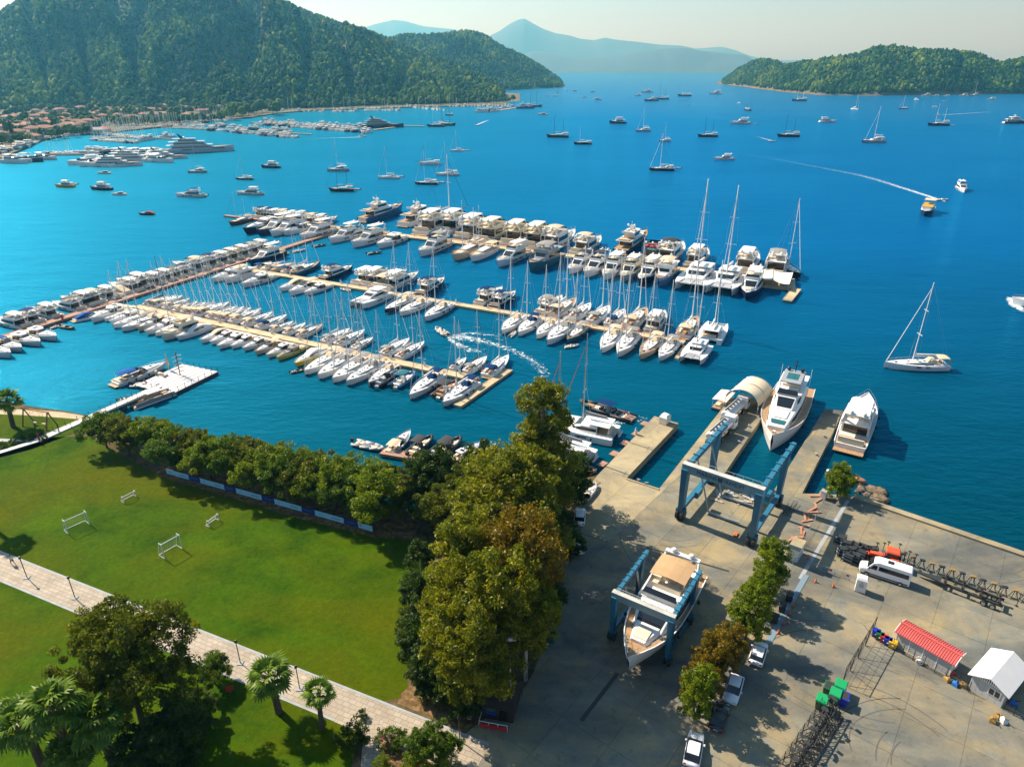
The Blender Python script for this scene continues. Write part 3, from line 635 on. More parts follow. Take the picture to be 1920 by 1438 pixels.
def kit_rib():
    L, B = 7.0, 2.5; k = Kit(L)
    t = MB(); pts = [(0, .95, .45), (2, 1.0, .45), (4.2, .95, .5), (5.8, .6, .6), (6.7, 0, .72)]
    for sg in (1, -1):
        for a, b in zip(pts[:-1], pts[1:]): t.tube((a[0], sg * a[1], a[2]), (b[0], sg * b[1], b[2]), .27, 7)
    t.ball((6.55, 0, .72), .3, 7, 5); k.p('inflatable_tube', t, 'tube_grey', 'hull', smooth=True)
    k.p('hull', MB().loft([[(.1, -.8, .25), (.1, 0, -.2), (.1, .8, .25)], [(4.5, -.75, .3), (4.5, 0, -.15), (4.5, .75, .3)], [(6.3, -.1, .55), (6.3, 0, .4), (6.3, .1, .55)]]), 'gelcoat_white', 'bottom')
    k.p('console', MB().loft([[(2.8, -.4, .3), (2.8, -.35, 1.2), (2.8, .35, 1.2), (2.8, .4, .3)], [(3.6, -.4, .3), (3.4, -.35, 1.1), (3.4, .35, 1.1), (3.6, .4, .3)]]), 'gelcoat_white', 'top')
    k.p('seat', MB().box(1.6, 2.2, -.5, .5, .3, .85).box(.6, 1.1, -.6, .6, .3, .65).box(4.2, 5.2, -.45, .45, .3, .55), 'cushion_cream', 'pad')
    m = k.p('outboard_motor', MB().loft([[(-.75, -.22, .55), (-.75, -.18, 1.15), (-.75, .18, 1.15), (-.75, .22, .55)], [(-.15, -.22, .6), (-.15, -.18, 1.2), (-.15, .18, 1.2), (-.15, .22, .6)]]).box(-.5, -.3, -.08, .08, -.4, .6), 'rubber', 'motor')
    cv, fr = canopy(1.4, 3.9, .85, 2.2, sag=.08, zb=.5); k.p('sunroof', cv, 'canvas_black', 'canvas', flag='canvas'); k.p('sunroof_frame', fr, 'steel', flag='canvas'); KIT['rib'] = k
def kit_big():
    L, B = 32.0, 7.2; k = Kit(L); h, s, d = hull_parts(L, B, 2.4, 4.2, fine=.55, rake=.06, n=14)
    k.p('hull', h, 'gelcoat_white', 'hull'); k.p('waterline_stripe', s, 'antifoul', 'stripe'); k.p('deck', d, 'teak', 'deck')
    w = MB()
    for sg in (1, -1):
        for x0, x1 in ((8, 12), (13.5, 16), (17.5, 20)): w.box(x0, x1, sg * 3.53 - .04, sg * 3.53 + .04, 1.3, 1.95)
    k.p('hull_window', w, 'glass_dark'); k.p('swim_platform', MB().box(-1.6, .1, -3, 3, .4, .6), 'teak')
    k.p('garage_door', MB().box(-.06, .02, -2.3, 2.3, .7, 2.1), 'gelcoat_white', 'top')
    st = [(6, 3.0, 2.9, 2.3, 4.7), (16, 3.0, 2.9, 2.4, 4.8), (20, 2.6, 2.4, 2.7, 4.7), (24.5, 1.8, 1.6, 3.3, 3.7)]
    c = k.p('main_saloon', cabin(st), 'gelcoat_white', 'top'); k.p('side_window', side_glass(st[:3], .3, .78), 'glass_dark', parent=c); k.p('windscreen', front_glass(st[2], st[3], .25, .9), 'glass_dark', parent=c)
    k.p('saloon_door', MB().box(5.95, 6.0, -2.5, 2.5, 2.5, 4.5), 'glass_dark', parent=c)
    k.p('upper_deck', MB().prism([(2.2, -3.1), (17, -3.2), (20.5, -2.4), (20.5, 2.4), (17, 3.2), (2.2, 3.1)], 4.72, 4.95), 'gelcoat_white', 'top')
    k.p('upper_deck_teak', MB().prism([(2.5, -2.8), (9.5, -2.9), (9.5, 2.9), (2.5, 2.8)], 4.955, 4.99), 'teak')
    st = [(9.5, 2.3, 2.2, 4.96, 7.0), (15, 2.3, 2.1, 4.96, 7.05), (16.8, 2.0, 1.8, 4.96, 6.9), (19, 1.6, 1.4, 4.96, 5.2)]
    c = k.p('sky_lounge', cabin(st), 'gelcoat_white', 'top'); k.p('lounge_window', side_glass(st[:3], .28, .8), 'glass_dark', parent=c); k.p('lounge_windscreen', front_glass(st[2], st[3], .2, .9), 'glass_dark', parent=c)
    k.p('sundeck', MB().prism([(6.5, -2.3), (15.6, -2.4), (17, -1.7), (17, 1.7), (15.6, 2.4), (6.5, 2.3)], 7.06, 7.25).box(6.5, 6.7, -2.3, 2.3, 7.25, 7.8), 'gelcoat_white', 'top')
    k.p('deck_lounge', MB().box(3.2, 4.4, -2, 2, 5, 5.5).box(10, 12, .8, 1.9, 7.25, 7.8).box(10, 12, -1.9, -.8, 7.25, 7.8).box(25, 27.5, -1, 1, 3.9, 4.2), 'cushion_cream', 'pad')
    a = k.p('radar_mast', MB().loft([[(12.5, -1.2, 7.25), (14, -1.2, 7.25), (14, 1.2, 7.25), (12.5, 1.2, 7.25)], [(11.6, -.5, 9.3), (12.3, -.5, 9.3), (12.3, .5, 9.3), (11.6, .5, 9.3)]]).tube((11.9, 0, 9.3), (11.7, 0, 11), .06), 'gelcoat_white', 'top')
    k.p('radar_dome', MB().ball((11.4, 1.3, 9.4), .5, 8, 6).ball((11.4, -1.3, 9.4), .5, 8, 6), 'gelcoat_white', parent=a, smooth=True); k.p('mast_arm', MB().tube((11.7, -1.5, 8.9), (11.7, 1.5, 8.9), .08), 'gelcoat_white', 'top')
    k.p('bow_rail', rail(L, B, 4.2, 18, z0=2.4, fine=.55, h=.8, n=9), 'steel'); spot(k, L, B, 2.4, 3.8); KIT['big'] = k
def kit_trawler():
    L, B = 15.0, 4.6; k = Kit(L); h, s, d = hull_parts(L, B, 1.5, 2.5, fine=.55, rake=.05)
    k.p('hull', h, 'gelcoat_white', 'hull'); k.p('waterline_stripe', s, 'antifoul', 'stripe'); k.p('deck', d, 'teak', 'deck')
    st = [(2.8, 1.8, 1.75, 1.35, 3.3), (8.6, 1.8, 1.75, 1.45, 3.35), (9.2, 1.6, 1.5, 1.5, 3.3), (9.9, 1.5, 1.3, 1.6, 2.3)]
    c = k.p('wheelhouse', cabin(st), 'gelcoat_white', 'top'); k.p('side_window', side_glass(st[:2], .38, .78), 'glass_dark', parent=c); k.p('windscreen', front_glass(st[2], st[3], .3, .95, inset=.95), 'glass_dark', parent=c)
    k.p('upper_deck', MB().box(1.2, 9.4, -1.95, 1.95, 3.36, 3.5).box(9.1, 9.3, -1.8, 1.8, 3.5, 4.2).box(4, 9.2, 1.7, 1.85, 3.5, 4.1).box(4, 9.2, -1.85, -1.7, 3.5, 4.1), 'gelcoat_white', 'top')
    k.p('helm_seat', MB().box(6.5, 7.2, -1.1, 1.1, 3.5, 4.2), 'cushion_cream', 'pad'); cv, fr = canopy(4.2, 8.8, 1.7, 5.4, zb=3.6); k.p('bimini', cv, 'canvas_beige', 'canvas'); k.p('bimini_frame', fr, 'steel')
    k.p('funnel_mast', MB().loft([[(3.2, -.4, 3.5), (4.2, -.4, 3.5), (4.2, .4, 3.5), (3.2, .4, 3.5)], [(2.9, -.25, 5.4), (3.4, -.25, 5.4), (3.4, .25, 5.4), (2.9, .25, 5.4)]]).tube((3.1, 0, 5.4), (3.0, 0, 7), .05), 'gelcoat_white', 'top')
    k.p('foredeck_trunk', MB().box(10.2, 12.2, -.9, .9, 1.9, 2.35), 'gelcoat_white', 'top'); k.p('bow_rail', rail(L, B, 2.5, 6, z0=1.5, fine=.55, h=.6), 'steel'); spot(k, L, B, 1.5, 2.3); KIT['trawler'] = k
for f in (kit_fly, kit_open, kit_sloop, kit_cat, kit_gulet, kit_rib, kit_big, kit_trawler): f()

# ---- type codes: kit, looks word, category, colours
def Mo(**k): return k
LOOK = {
 # code: (kit, name, category, look, mats, skip, beam)
 'F':  ('fly', 'motor_yacht', 'motor yacht', 'white flybridge yacht with hardtop', Mo(), ('canvas',), 1),
 'Fb': ('fly', 'motor_yacht', 'motor yacht', 'white flybridge yacht with blue bimini', Mo(canvas='canvas_blue'), ('hardtop',), 1),
 'Fk': ('fly', 'motor_yacht', 'motor yacht', 'white flybridge yacht with black bimini', Mo(canvas='canvas_black'), ('hardtop',), 1),
 'Fg': ('fly', 'motor_yacht', 'motor yacht', 'white flybridge yacht with grey bimini', Mo(canvas='canvas_grey'), ('hardtop',), 1),
 'Fe': ('fly', 'motor_yacht', 'motor yacht', 'white flybridge yacht with beige bimini', Mo(canvas='canvas_beige', top='gelcoat_white'), ('hardtop',), 1),
 'Fn': ('fly', 'motor_yacht', 'motor yacht', 'navy-hulled flybridge yacht with blue bimini', Mo(hull='hull_navy', canvas='canvas_blue', stripe='gelcoat_white'), ('hardtop',), 1),
 'Fh': ('fly', 'motor_yacht', 'motor yacht', 'navy-hulled flybridge yacht with hardtop', Mo(hull='hull_navy', stripe='gelcoat_white'), ('canvas',), 1),
 'Fy': ('fly', 'motor_yacht', 'motor yacht', 'grey-hulled flybridge yacht', Mo(hull='gelcoat_grey'), ('canvas',), 1),
 'Fc': ('fly', 'motor_yacht', 'motor yacht', 'cream flybridge yacht', Mo(hull='gelcoat_cream', top='gelcoat_cream'), ('canvas',), 1),
 'Fr': ('fly', 'motor_yacht', 'motor yacht', 'dark teal yacht with red cushions', Mo(hull='hull_teal', top='hull_teal', pad='canvas_red', stripe='gelcoat_white'), ('canvas', 'hardtop'), 1),
 'O':  ('open', 'sport_cruiser', 'motorboat', 'white hardtop sport cruiser', Mo(), ('canvas', 'cover'), 1),
 'On': ('open', 'sport_cruiser', 'motorboat', 'navy-hulled sport cruiser', Mo(hull='hull_navy', stripe='gelcoat_white'), ('canvas', 'cover'), 1),
 'Oc': ('open', 'sport_cruiser', 'motorboat', 'white cruiser under beige cover', Mo(), ('canvas', 'hardtop'), 1),
 'Ow': ('open', 'sport_cruiser', 'motorboat', 'white cruiser under white cover', Mo(cover='canvas_white'), ('canvas', 'hardtop'), 1),
 'Oe': ('open', 'sport_cruiser', 'motorboat', 'white open cruiser, beige bimini', Mo(), ('cover', 'hardtop'), 1),
 'Ob': ('open', 'sport_cruiser', 'motorboat', 'white open cruiser, blue bimini', Mo(canvas='canvas_royal'), ('cover', 'hardtop'), 1),
 'Oq': ('open', 'sport_cruiser', 'motorboat', 'open speedboat under blue cover', Mo(cover='canvas_royal'), ('canvas', 'hardtop'), 1),
 'Ol': ('open', 'sport_cruiser', 'motorboat', 'cream-hulled cruiser with grey roof', Mo(hull='hull_lemon', top='canvas_grey'), ('canvas', 'cover'), 1),
 'Oy': ('open', 'sport_cruiser', 'motorboat', 'yellow-hulled cruiser under white cover', Mo(hull='hull_yellow', cover='canvas_white', deck='gelcoat_white'), ('canvas', 'hardtop'), 1.05),
 'Ot': ('open', 'sport_cruiser', 'motorboat', 'tan wooden-hulled open cruiser', Mo(hull='hull_tan', deck='teak'), ('cover', 'hardtop'), 1),
 'S':  ('sloop', 'sailing_yacht', 'sailing yacht', 'white sloop with beige bimini', Mo(canvas='canvas_beige'), (), 1),
 'Sb': ('sloop', 'sailing_yacht', 'sailing yacht', 'white sloop with blue bimini', Mo(canvas='canvas_blue'), (), 1),
 'Sg': ('sloop', 'sailing_yacht', 'sailing yacht', 'white sloop with grey bimini', Mo(canvas='canvas_grey'), (), 1),
 'Sk': ('sloop', 'sailing_yacht', 'sailing yacht', 'white sloop with dark furled sails', Mo(canvas='canvas_grey', sail='canvas_black', jib='canvas_black', mast='mast_white'), ('buoy',), 1),
 'Sm': ('sloop', 'sailing_yacht', 'sailing yacht', 'white sloop with black mast', Mo(mast='mast_dark', canvas='canvas_grey', sail='canvas_black'), ('buoy',), 1),
 'Sn': ('sloop', 'sailing_yacht', 'sailing yacht', 'navy-hulled sloop', Mo(hull='hull_navy', stripe='gelcoat_white', canvas='canvas_beige'), (), 1),
 'Sz': ('sloop', 'sailing_yacht', 'sailing yacht', 'black-hulled sloop', Mo(hull='hull_black', stripe='gelcoat_white', canvas='canvas_beige'), (), 1),
 'Su': ('sloop', 'sailing_yacht', 'sailing yacht', 'white sloop without bimini', Mo(canvas='canvas_beige'), ('canvas', 'buoy'), 1),
 'Sd': ('sloop', 'sailing_yacht', 'sailing yacht', 'white sloop without bimini, blue sprayhood', Mo(canvas='canvas_blue', sail='canvas_blue'), ('buoy',), 1),
 'St': ('sloop', 'sailing_yacht', 'sailing yacht', 'grey-teal sloop with teak deck', Mo(hull='hull_teal', deck='teak', canvas='canvas_grey'), (), 1),
 'Se': ('sloop', 'sailing_yacht', 'sailing yacht', 'tan-hulled sloop with beige bimini', Mo(hull='hull_tan', deck='teak', canvas='canvas_beige'), (), 1),
 'Sp': ('sloop', 'sailing_yacht', 'sailing yacht', 'wooden-decked white sloop with beige bimini', Mo(deck='teak', canvas='canvas_beige'), (), 1),
 'C':  ('cat', 'catamaran', 'catamaran', 'white sailing catamaran', Mo(), ('dinghy',), 1),
 'Cp': ('cat', 'catamaran', 'catamaran', 'white power catamaran', Mo(), ('mast',), .85),
 'G':  ('gulet', 'gulet', 'sailing boat', 'brown wooden gulet', Mo(), (), 1),
 'Gt': ('gulet', 'gulet', 'sailing boat', 'tan-hulled wooden ketch', Mo(hull='hull_tan'), (), 1),
 'Gw': ('gulet', 'gulet', 'sailing boat', 'white-hulled motorsailer', Mo(hull='gelcoat_white'), ('mizzen',), 1),
 'T':  ('trawler', 'trawler_yacht', 'motor yacht', 'white trawler yacht', Mo(), (), 1),
 'Tt': ('trawler', 'trawler_yacht', 'motor yacht', 'tan-trimmed trawler yacht with beige enclosure', Mo(hull='gelcoat_cream', top='gelcoat_cream'), (), 1),
 'Tb': ('trawler', 'trawler_yacht', 'motor yacht', 'blue-hulled trawler yacht', Mo(hull='hull_blue'), (), 1),
 'Tg': ('trawler', 'trawler_yacht', 'motor yacht', 'grey explorer yacht with black glass', Mo(hull='hull_teal', top='gelcoat_grey', canvas='canvas_grey'), (), 1),
 'B':  ('big', 'superyacht', 'motor yacht', 'large white three-deck yacht', Mo(), (), 1),
 'Bn': ('big', 'superyacht', 'motor yacht', 'large dark-hulled three-deck yacht', Mo(hull='hull_blue'), (), 1),
 'Bu': ('big', 'superyacht', 'motor yacht', 'large blue-hulled three-deck yacht', Mo(hull='hull_navy'), (), 1),
 'R':  ('rib', 'inflatable_boat', 'dinghy', 'grey inflatable dinghy', Mo(), ('canvas',), 1),
 'Rk': ('rib', 'inflatable_boat', 'dinghy', 'black rigid inflatable boat', Mo(hull='tube_black', top='tube_black', pad='tube_grey'), ('canvas',), 1),
 'Rc': ('rib', 'inflatable_boat', 'motorboat', 'black inflatable boat with dark sunroof', Mo(hull='tube_black', top='tube_black'), (), 1),
 'Rw': ('rib', 'inflatable_boat', 'motorboat', 'brown wooden-decked inflatable with outboards', Mo(hull='hull_wood', pad='teak'), (), 1.1),
 'Rb': ('rib', 'inflatable_boat', 'motorboat', 'blue open motorboat with teal awning', Mo(hull='hull_blue', canvas='glass_teal', pad='canvas_white'), (), 1.1),
}
def dirv(deg): return Vector((math.cos(R(deg)), math.sin(R(deg)), 0))
PD = -26.5                      # direction of the piers
PIER = {'front': (at(255, 578), at(893, 715), 2.6), 'middle': (at(475, 510), at(1297, 648), 2.6), 'back': (at(616, 428), at(1478, 534), 3.6)}
Wk0 = at(95, 608); WD = 65.5
rr = random.Random(3)
NB = {}
def boat(code, bow, head, L, label, group, name=None):
    kit, nm, cat, look, mats, skip, bs = LOOK[code]
    s = Vector(bow) - dirv(head) * L; s.z = 0
    k = skip
    if kit in ('fly', 'open', 'sloop', 'trawler', 'cat', 'big') and rr.random() < .35: k = tuple(k) + ('fender',)
    return spawn(kit, nm, label, cat, group, s, R(head), L, bs * rr.uniform(.95, 1.04), mats, k)
def row(spec, line_pt, line_dir, side_deg, off, where, group, z=0.0, jit=3.5, lmin=6, lmax=34):
    """boats moored stern-to: each at its bow pixel, stern 'off' metres from the pier's axis"""
    ent = [e.split(',') for e in spec.split()]
    n = len(ent)
    for i, e in enumerate(ent):
        u, v, code = float(e[0]), float(e[1]), e[2]; P = at(u, v, z); P.z = 0
        nrm = dirv(side_deg); dist = (P - Vector(line_pt)).dot(nrm) - off
        L = float(e[3]) if len(e) > 3 else dist
        L = max(lmin, min(lmax, L)); rest = dist - L
        if len(e) > 3: P = P - nrm * max(rest, 0) if rest > 0 else P - nrm * rest
        look = LOOK[code][3]
        boat(code, P, side_deg + rr.uniform(-jit, jit), L, f"{look}, {ordw(i)} from left on {where}", group)
f0, f1, fw = PIER['front']; m0, m1, mw = PIER['middle']; b0, b1, bw = PIER['back']
NEAR, FAR = PD - 90, PD + 90
row("197,604,S 206,610,O 213,617,S 229,623,Su 257,623,Ot 272,630,O 292,632,Su 304,640,Tt 331,640,Ow 376,645,Oc 394,648,O 408,657,O 433,656,O 455,660,O 478,667,Ot 500,673,O 519,678,Ol 553,690,Oy 571,705,S 597,713,Sg 624,720,Sg 650,725,Sg 691,726,Su 768,751,Sb 830,765,Sb",
    f0, PD, NEAR, 2.4, "near side of front pier", "boats along the front pier")
for (u, v, c, L, lb) in ((703, 727, 'Rk', 11.5, 'black rigid inflatable with twin outboards, between two sloops at front pier'),
                      (738, 729, 'Rb', 9.5, 'blue open motorboat with teal awning at the front pier near side'),
                      (818, 748, 'Rw', 9.5, 'brown open boat with dark outboards beside the last front pier sloop')):
    P = at(u, v, 0); boat(c, P + dirv(FAR) * L, FAR, L, lb, 'boats along the front pier')
row("302,556,Sb 315,554,S 330,553,Sm 343,553,S 356,558,S 371,563,S 386,565,S 401,566,S 416,567,S 430,566,S 443,573,S 458,574,S 471,576,S 490,578,S 511,584,S 538,589,Sb 550,600,S 573,603,S 605,606,Sp 656,614,Sg 684,617,Sg 699,630,Su 768,633,Sg 796,639,Sg 874,667,Sb 913,666,Sk 954,665,Sb",
    f0, PD, FAR, 2.4, "far side of front pier", "boats along the front pier", z=1.4)
row("397,531,O 421,533,T 453,541,O 524,548,Oc 542,556,Oe 570,556,O 668,579,Cp 722,589,Sn 749,594,Su 796,604,Su 940,629,Su 971,632,Sd 1005,637,Su 1025,649,Sg 1062,646,St 1127,664,S 1158,672,Sg 1199,676,Se 1236,679,Sg 1293,684,C",
    m0, PD, NEAR, 2.4, "near side of middle pier", "boats along the middle pier")
row("509,489,Ob 529,489,O 548,492,Gt 572,493,Sb 600,491,St 662,499,Fn 727,506,F 745,507,F 763,509,Oe 785,513,F 834,522,Fn 942,540,Fb 967,546,Fn 1054,556,Fg 1080,560,Sp 1108,568,Sg 1143,573,Sg 1172,579,Sb 1212,578,Sp 1246,584,Fy 1307,594,Sp 1346,606,C",
    m0, PD, FAR, 2.4, "far side of middle pier", "boats along the middle pier", z=1.5)
row("617,458,F 641,453,Fk 659,466,F 707,468,O 785,483,Fg 848,491,Gt 881,493,Gw 931,503,F 992,512,Tg 1065,516,Fk 1094,523,Fk 1131,528,F 1165,531,Fc 1197,538,Fh 1233,541,Tb 1290,549,C 1346,555,C 1397,566,Fh",
    b0, PD, NEAR, 3.2, "near side of back pier", "boats along the back pier")
row("755,388,Bn 827,395,B 853,408,F 868,402,Gw 893,408,F 932,417,Fy 968,423,Fc 1004,427,Fc 1042,431,Fc 1078,436,Fe 1126,446,Fe 1212,438,Bu 1241,458,Fr 1280,459,Fk 1325,468,Fy 1416,475,F 1461,478,Fg",
    b0, PD, FAR, 3.2, "far side of back pier", "boats along the back pier", z=2.2)
# the pier behind the walkway's end
d0 = at(616, 430); d0 = d0 + dirv(PD) * -2
row("430,424,G 457,441,On 483,444,Fh 507,445,F 530,443,O 563,452,F", d0, PD, NEAR, 1.6, "near side of rear left pier", "boats along the rear left pier")
row("500,399,F,17 518,393,Fb,18 536,391,F,17 553,390,Fb,18 570,390,F,17 586,391,Fe,18 603,392,F,17 620,394,F,18 636,397,Fe,17 650,400,F,17", d0, PD, FAR, 1.6, "far side of rear left pier", "boats along the rear left pier", z=2.2)
# walkway: outer (left) side
row("-62,618,T 0,596,F,15 28,588,Fb,15 62,578,F,15 97,564,Fk 122,557,F,16 146,553,Fe,16 168,545,F,15 190,537,Oc,15 208,530,F,16 226,524,Fh,18 246,517,F,15 264,511,F,15 281,505,Fk,15 298,500,Fb,14 338,494,Fe,18 360,486,Fb,17 379,480,F,16 398,474,Fc,16 417,468,F,16 436,463,Fg,16 455,458,F,16",
    Wk0, WD, WD + 90, 2.0, "outer side of walkway", "boats along the brown walkway", z=1.8, jit=1.5)
row("25,672,Oe 45,661,Ob 80,650,O 110,640,O", Wk0, WD, WD - 90, 2.0, "inner walkway side at lower left", "boats along the brown walkway", jit=2)
P = at(466, 492, 1.5); P.z = 0; boat('Fh', P, -112, 20, 'navy-hulled motor yacht in the corner between walkway and middle pier', None)
P = at(170, 607); P.z = 0; boat('O', P, -108, 14.5, 'white sport cruiser in the corner of walkway and front pier', None)
P = at(140, 604); P.z = 0; boat('Oq', P + dirv(52) * 10, 52, 10, 'speedboat under bright blue cover beside the brown walkway', None)
for u, v, h, L, lb in ((107, 614, 60, 4, 'small grey dinghy beside the brown walkway, left of a larger one'), (128, 616, -20, 5.5, 'inflatable with black outboard just right of a small dinghy'), (372, 521, 40, 7, 'open white tender tied to the brown walkway'),
                    (561, 472, 40, 6, 'white tender tied along the upper walkway'), (600, 462, 40, 6, 'dark tender tied along the upper walkway, right of a white one'), (648, 545, 150, 5, 'white tender with blue seats at middle pier near side'),
                    (703, 476, 30, 6.5, 'dark tender floating beside a sport cruiser at the back pier'), (1072, 651, 20, 4.5, 'small grey dinghy moored at the bow of a teal sloop'), (962, 628, 70, 4.5, 'tan dinghy between two sloops on the middle pier'), (560, 697, 30, 4, 'black dinghy at the bow of a front pier sloop')):
    P = at(u, v); boat('Rk' if 'dark' in lb or 'black' in lb else 'R', P + dirv(h) * L / 2, h, L, lb, 'tenders in the marina')
# the sailing yacht with a blue awning closing the back pier
P = at(1494, 520); boat('Sz', P + dirv(-80) * 2, -80, 19, 'black-hulled sloop under blue awning at the end of the back pier', None)
# ================================================================ PIERS
mat('pier_concrete', (.50, .40, .25), .85, vary=.18, vscale=.5, bump=.15, bscale=3, randv=.06)
mat('pier_planks', (.34, .20, .14), .85, vary=.2, vscale=1.2, randv=.06)
mat('pile_dark', (.05, .05, .05), .8)
mat('pedestal_white', (.7, .7, .68), .5)
def pier(name, label, a, b, w, z, m, seg=9.0, thick=.55, gap=.12, slats=False):
    a, b = Vector(a), Vector(b); a.z = b.z = 0; d = b - a; L = d.length; rz = math.atan2(d.y, d.x); n = max(1, round(L / seg)); s = L / n
    root = thing(name, label, 'pier', a, rz)
    me = MB().box(gap / 2, s - gap / 2, -w / 2, w / 2, z - thick, z).mesh('deck_section', m)
    fl = MB().box(.5, s - .5, -w / 2 + .15, w / 2 - .15, -.6, z - thick).mesh('float', MAT['pile_dark'])
    kb = MB().box(gap / 2, s - gap / 2, w / 2 - .12, w / 2, z, z + .08).box(gap / 2, s - gap / 2, -w / 2, -w / 2 + .12, z, z + .08).mesh('edge_curb', MAT['teak'] if slats else m)
    for i in range(n):
        o = bpy.data.objects.new('deck_section', me); o.location = (i * s, 0, 0); link(o, root)
        q = bpy.data.objects.new('float', fl); link(q, o); q = bpy.data.objects.new('edge_curb', kb); link(q, o); q['kind'] = 'stuff'
    return root
a0 = f0 - dirv(PD) * 1.5
pier('pier', 'pale concrete front pier with sloops and cruisers on both sides', f0, f1, 2.8, .75, MAT['pier_concrete'])
pier('pier', 'pale concrete middle pier ending at a white catamaran', m0, m1 + dirv(PD) * -2, 2.8, .75, MAT['pier_concrete'])
pier('pier', 'wide pale concrete back pier carrying the large motor yachts', b0, at(1405, 524) , 4.6, .85, MAT['pier_concrete'], seg=11)
pier('pier', 'rear left pier crowded with white motor yachts', d0, d0 - dirv(PD) * 66, 2.2, .7, MAT['pier_planks'])
pier('walkway_pier', 'long brown planked walkway joining the three piers', Wk0 - dirv(WD) * 45, Wk0 + dirv(WD) * 133, 3.2, .8, MAT['pier_planks'], seg=10)
F0, F1 = at(955, 692, .6), at(857, 760, .6)
pier('finger_pier', 'narrow grey finger across the end of the front pier', F0, F1, 2.2, .6, MAT['pier_concrete'], seg=12)
pier('finger_pier', 'short narrow finger beside the last catamaran of middle pier', at(1268, 672, .4), at(1285, 648, .4), 1.0, .4, MAT['pier_concrete'], seg=8)
pier('floating_block', 'separate concrete float off the right end of back pier', at(1494, 541, .9), at(1476, 563, .9), 3.0, .9, MAT['pier_concrete'], seg=12)
# wide head of the back pier with its awnings
hd = [at(u, v, 1.0) for u, v in ((1400, 513), (1490, 523), (1492, 541), (1388, 530))]
t = thing('loading_pier', 'wide concrete pier head under cream shade sails', 'pier', tuple(hd[0][:2]) + (0,)); o0 = Vector(t.location)
MB().prism([(p.x - o0.x, p.y - o0.y) for p in hd], -.5, 1.0).build('slab', MAT['pier_concrete'], t)
A, B_, C_, D_ = [at(u, v, 3.4) for u, v in ((1412, 499), (1487, 511), (1480, 533), (1418, 517))]
def sail_cloth(P, n=6, sag=.9):
    m = MB(); g = []
    for i in range(n + 1):
        for j in range(n + 1):
            s, t_ = i / n, j / n; p = (P[0] * (1 - s) * (1 - t_) + P[1] * s * (1 - t_) + P[2] * s * t_ + P[3] * (1 - s) * t_)
            g.append((p.x, p.y, p.z - sag * 4 * s * (1 - s) * .5 - sag * 2 * t_ * (1 - t_) * .3))
    F = [(i * (n + 1) + j, (i + 1) * (n + 1) + j, (i + 1) * (n + 1) + j + 1, i * (n + 1) + j + 1) for i in range(n) for j in range(n)]
    m.add(g, F); return m
mid1 = (A + B_) / 2; mid2 = (C_ + D_) / 2
for k, P in enumerate(((A, mid1, mid2, D_), (mid1 + dirv(PD) * .3, B_, C_, mid2 + dirv(PD) * .3))):
    tt = thing('shade_sail', ('left' if k == 0 else 'right') + ' cream shade sail over the back pier head', 'awning', (P[0].x, P[0].y, 1.0), 0, 'shade sails on the pier head')
    c = sail_cloth([p - Vector((P[0].x, P[0].y, 1.0)) for p in P]).build('cloth', MAT['canvas_white'], tt)
    for p in P: q = p - Vector((P[0].x, P[0].y, 1.0)); MB().tube((q.x, q.y, 0), (q.x, q.y, q.z + .2), .08, 5).build('post', MAT['steel'], tt)
# service pedestals
pm = MB().box(-.2, .2, -.2, .2, 0, 1.25).mesh('body', MAT['pedestal_white']); ped_lamp = MB().ball((0, 0, 1.35), .24, 6, 4).mesh('lamp', MAT['blue_panel'])
def pedestals(a, b, n, z, where):
    for i in range(n):
        P = Vector(a).lerp(Vector(b), (i + .5) / n) + dirv(PD + 90) * .8
        r = thing('service_pedestal', f'small white power pedestal, {ordw(i)} from left on {where}', 'pedestal', (P.x, P.y, z), R(PD), 'service pedestals on the piers')
        link(bpy.data.objects.new('body', pm), r); link(bpy.data.objects.new('lamp', ped_lamp), r)
pedestals(f0, f1, 12, .75, 'front pier'); pedestals(m0, m1, 14, .75, 'middle pier'); pedestals(b0, at(1405, 524), 14, .85, 'back pier')
for u, v, z in ((117, 598, .8),):
    P = at(u, v, z); r = thing('fire_post', 'red fire post with white top on the brown walkway', 'post', P); MB().tube((0, 0, 0), (0, 0, 1.3), .35, 8).build('post', MAT['red_paint'], r); MB().tube((0, 0, 1.3), (0, 0, 1.6), .37, 8).build('cap', MAT['pedestal_white'], r)

# ================================================================ BOATS AT ANCHOR
mat('hull_ochre', (.55, .34, .03), .4)
LOOK['W'] = ('trawler', 'workboat', 'workboat', 'yellow workboat', Mo(hull='hull_ochre', canvas='canvas_white', deck='hull_ochre'), (), 1)
LOOK['Gd'] = ('gulet', 'gulet', 'sailing boat', 'dark gulet', Mo(hull='hull_black', mast='mast_dark', deck='teak'), (), 1)
LOOK['Gb'] = ('gulet', 'gulet', 'sailing boat', 'dark blue gulet', Mo(hull='hull_navy', mast='mast_white'), (), 1)
LOOK['Gs'] = ('gulet', 'gulet', 'sailing boat', 'single-mast gulet', Mo(hull='hull_black'), ('mizzen',), 1)
LOOK['Or'] = ('open', 'sport_cruiser', 'motorboat', 'cruiser with red top', Mo(hull='hull_black', cover='canvas_red', stripe='gelcoat_white'), ('canvas', 'hardtop'), 1)
LOOK['Th'] = ('trawler', 'trawler_yacht', 'motor yacht', 'dark trawler', Mo(hull='hull_navy'), (), 1)
LOOK['Cg'] = ('cat', 'catamaran', 'catamaran', 'grey catamaran', Mo(hull='gelcoat_grey'), ('dinghy',), .7)
GA = 'boats at anchor in the bay'
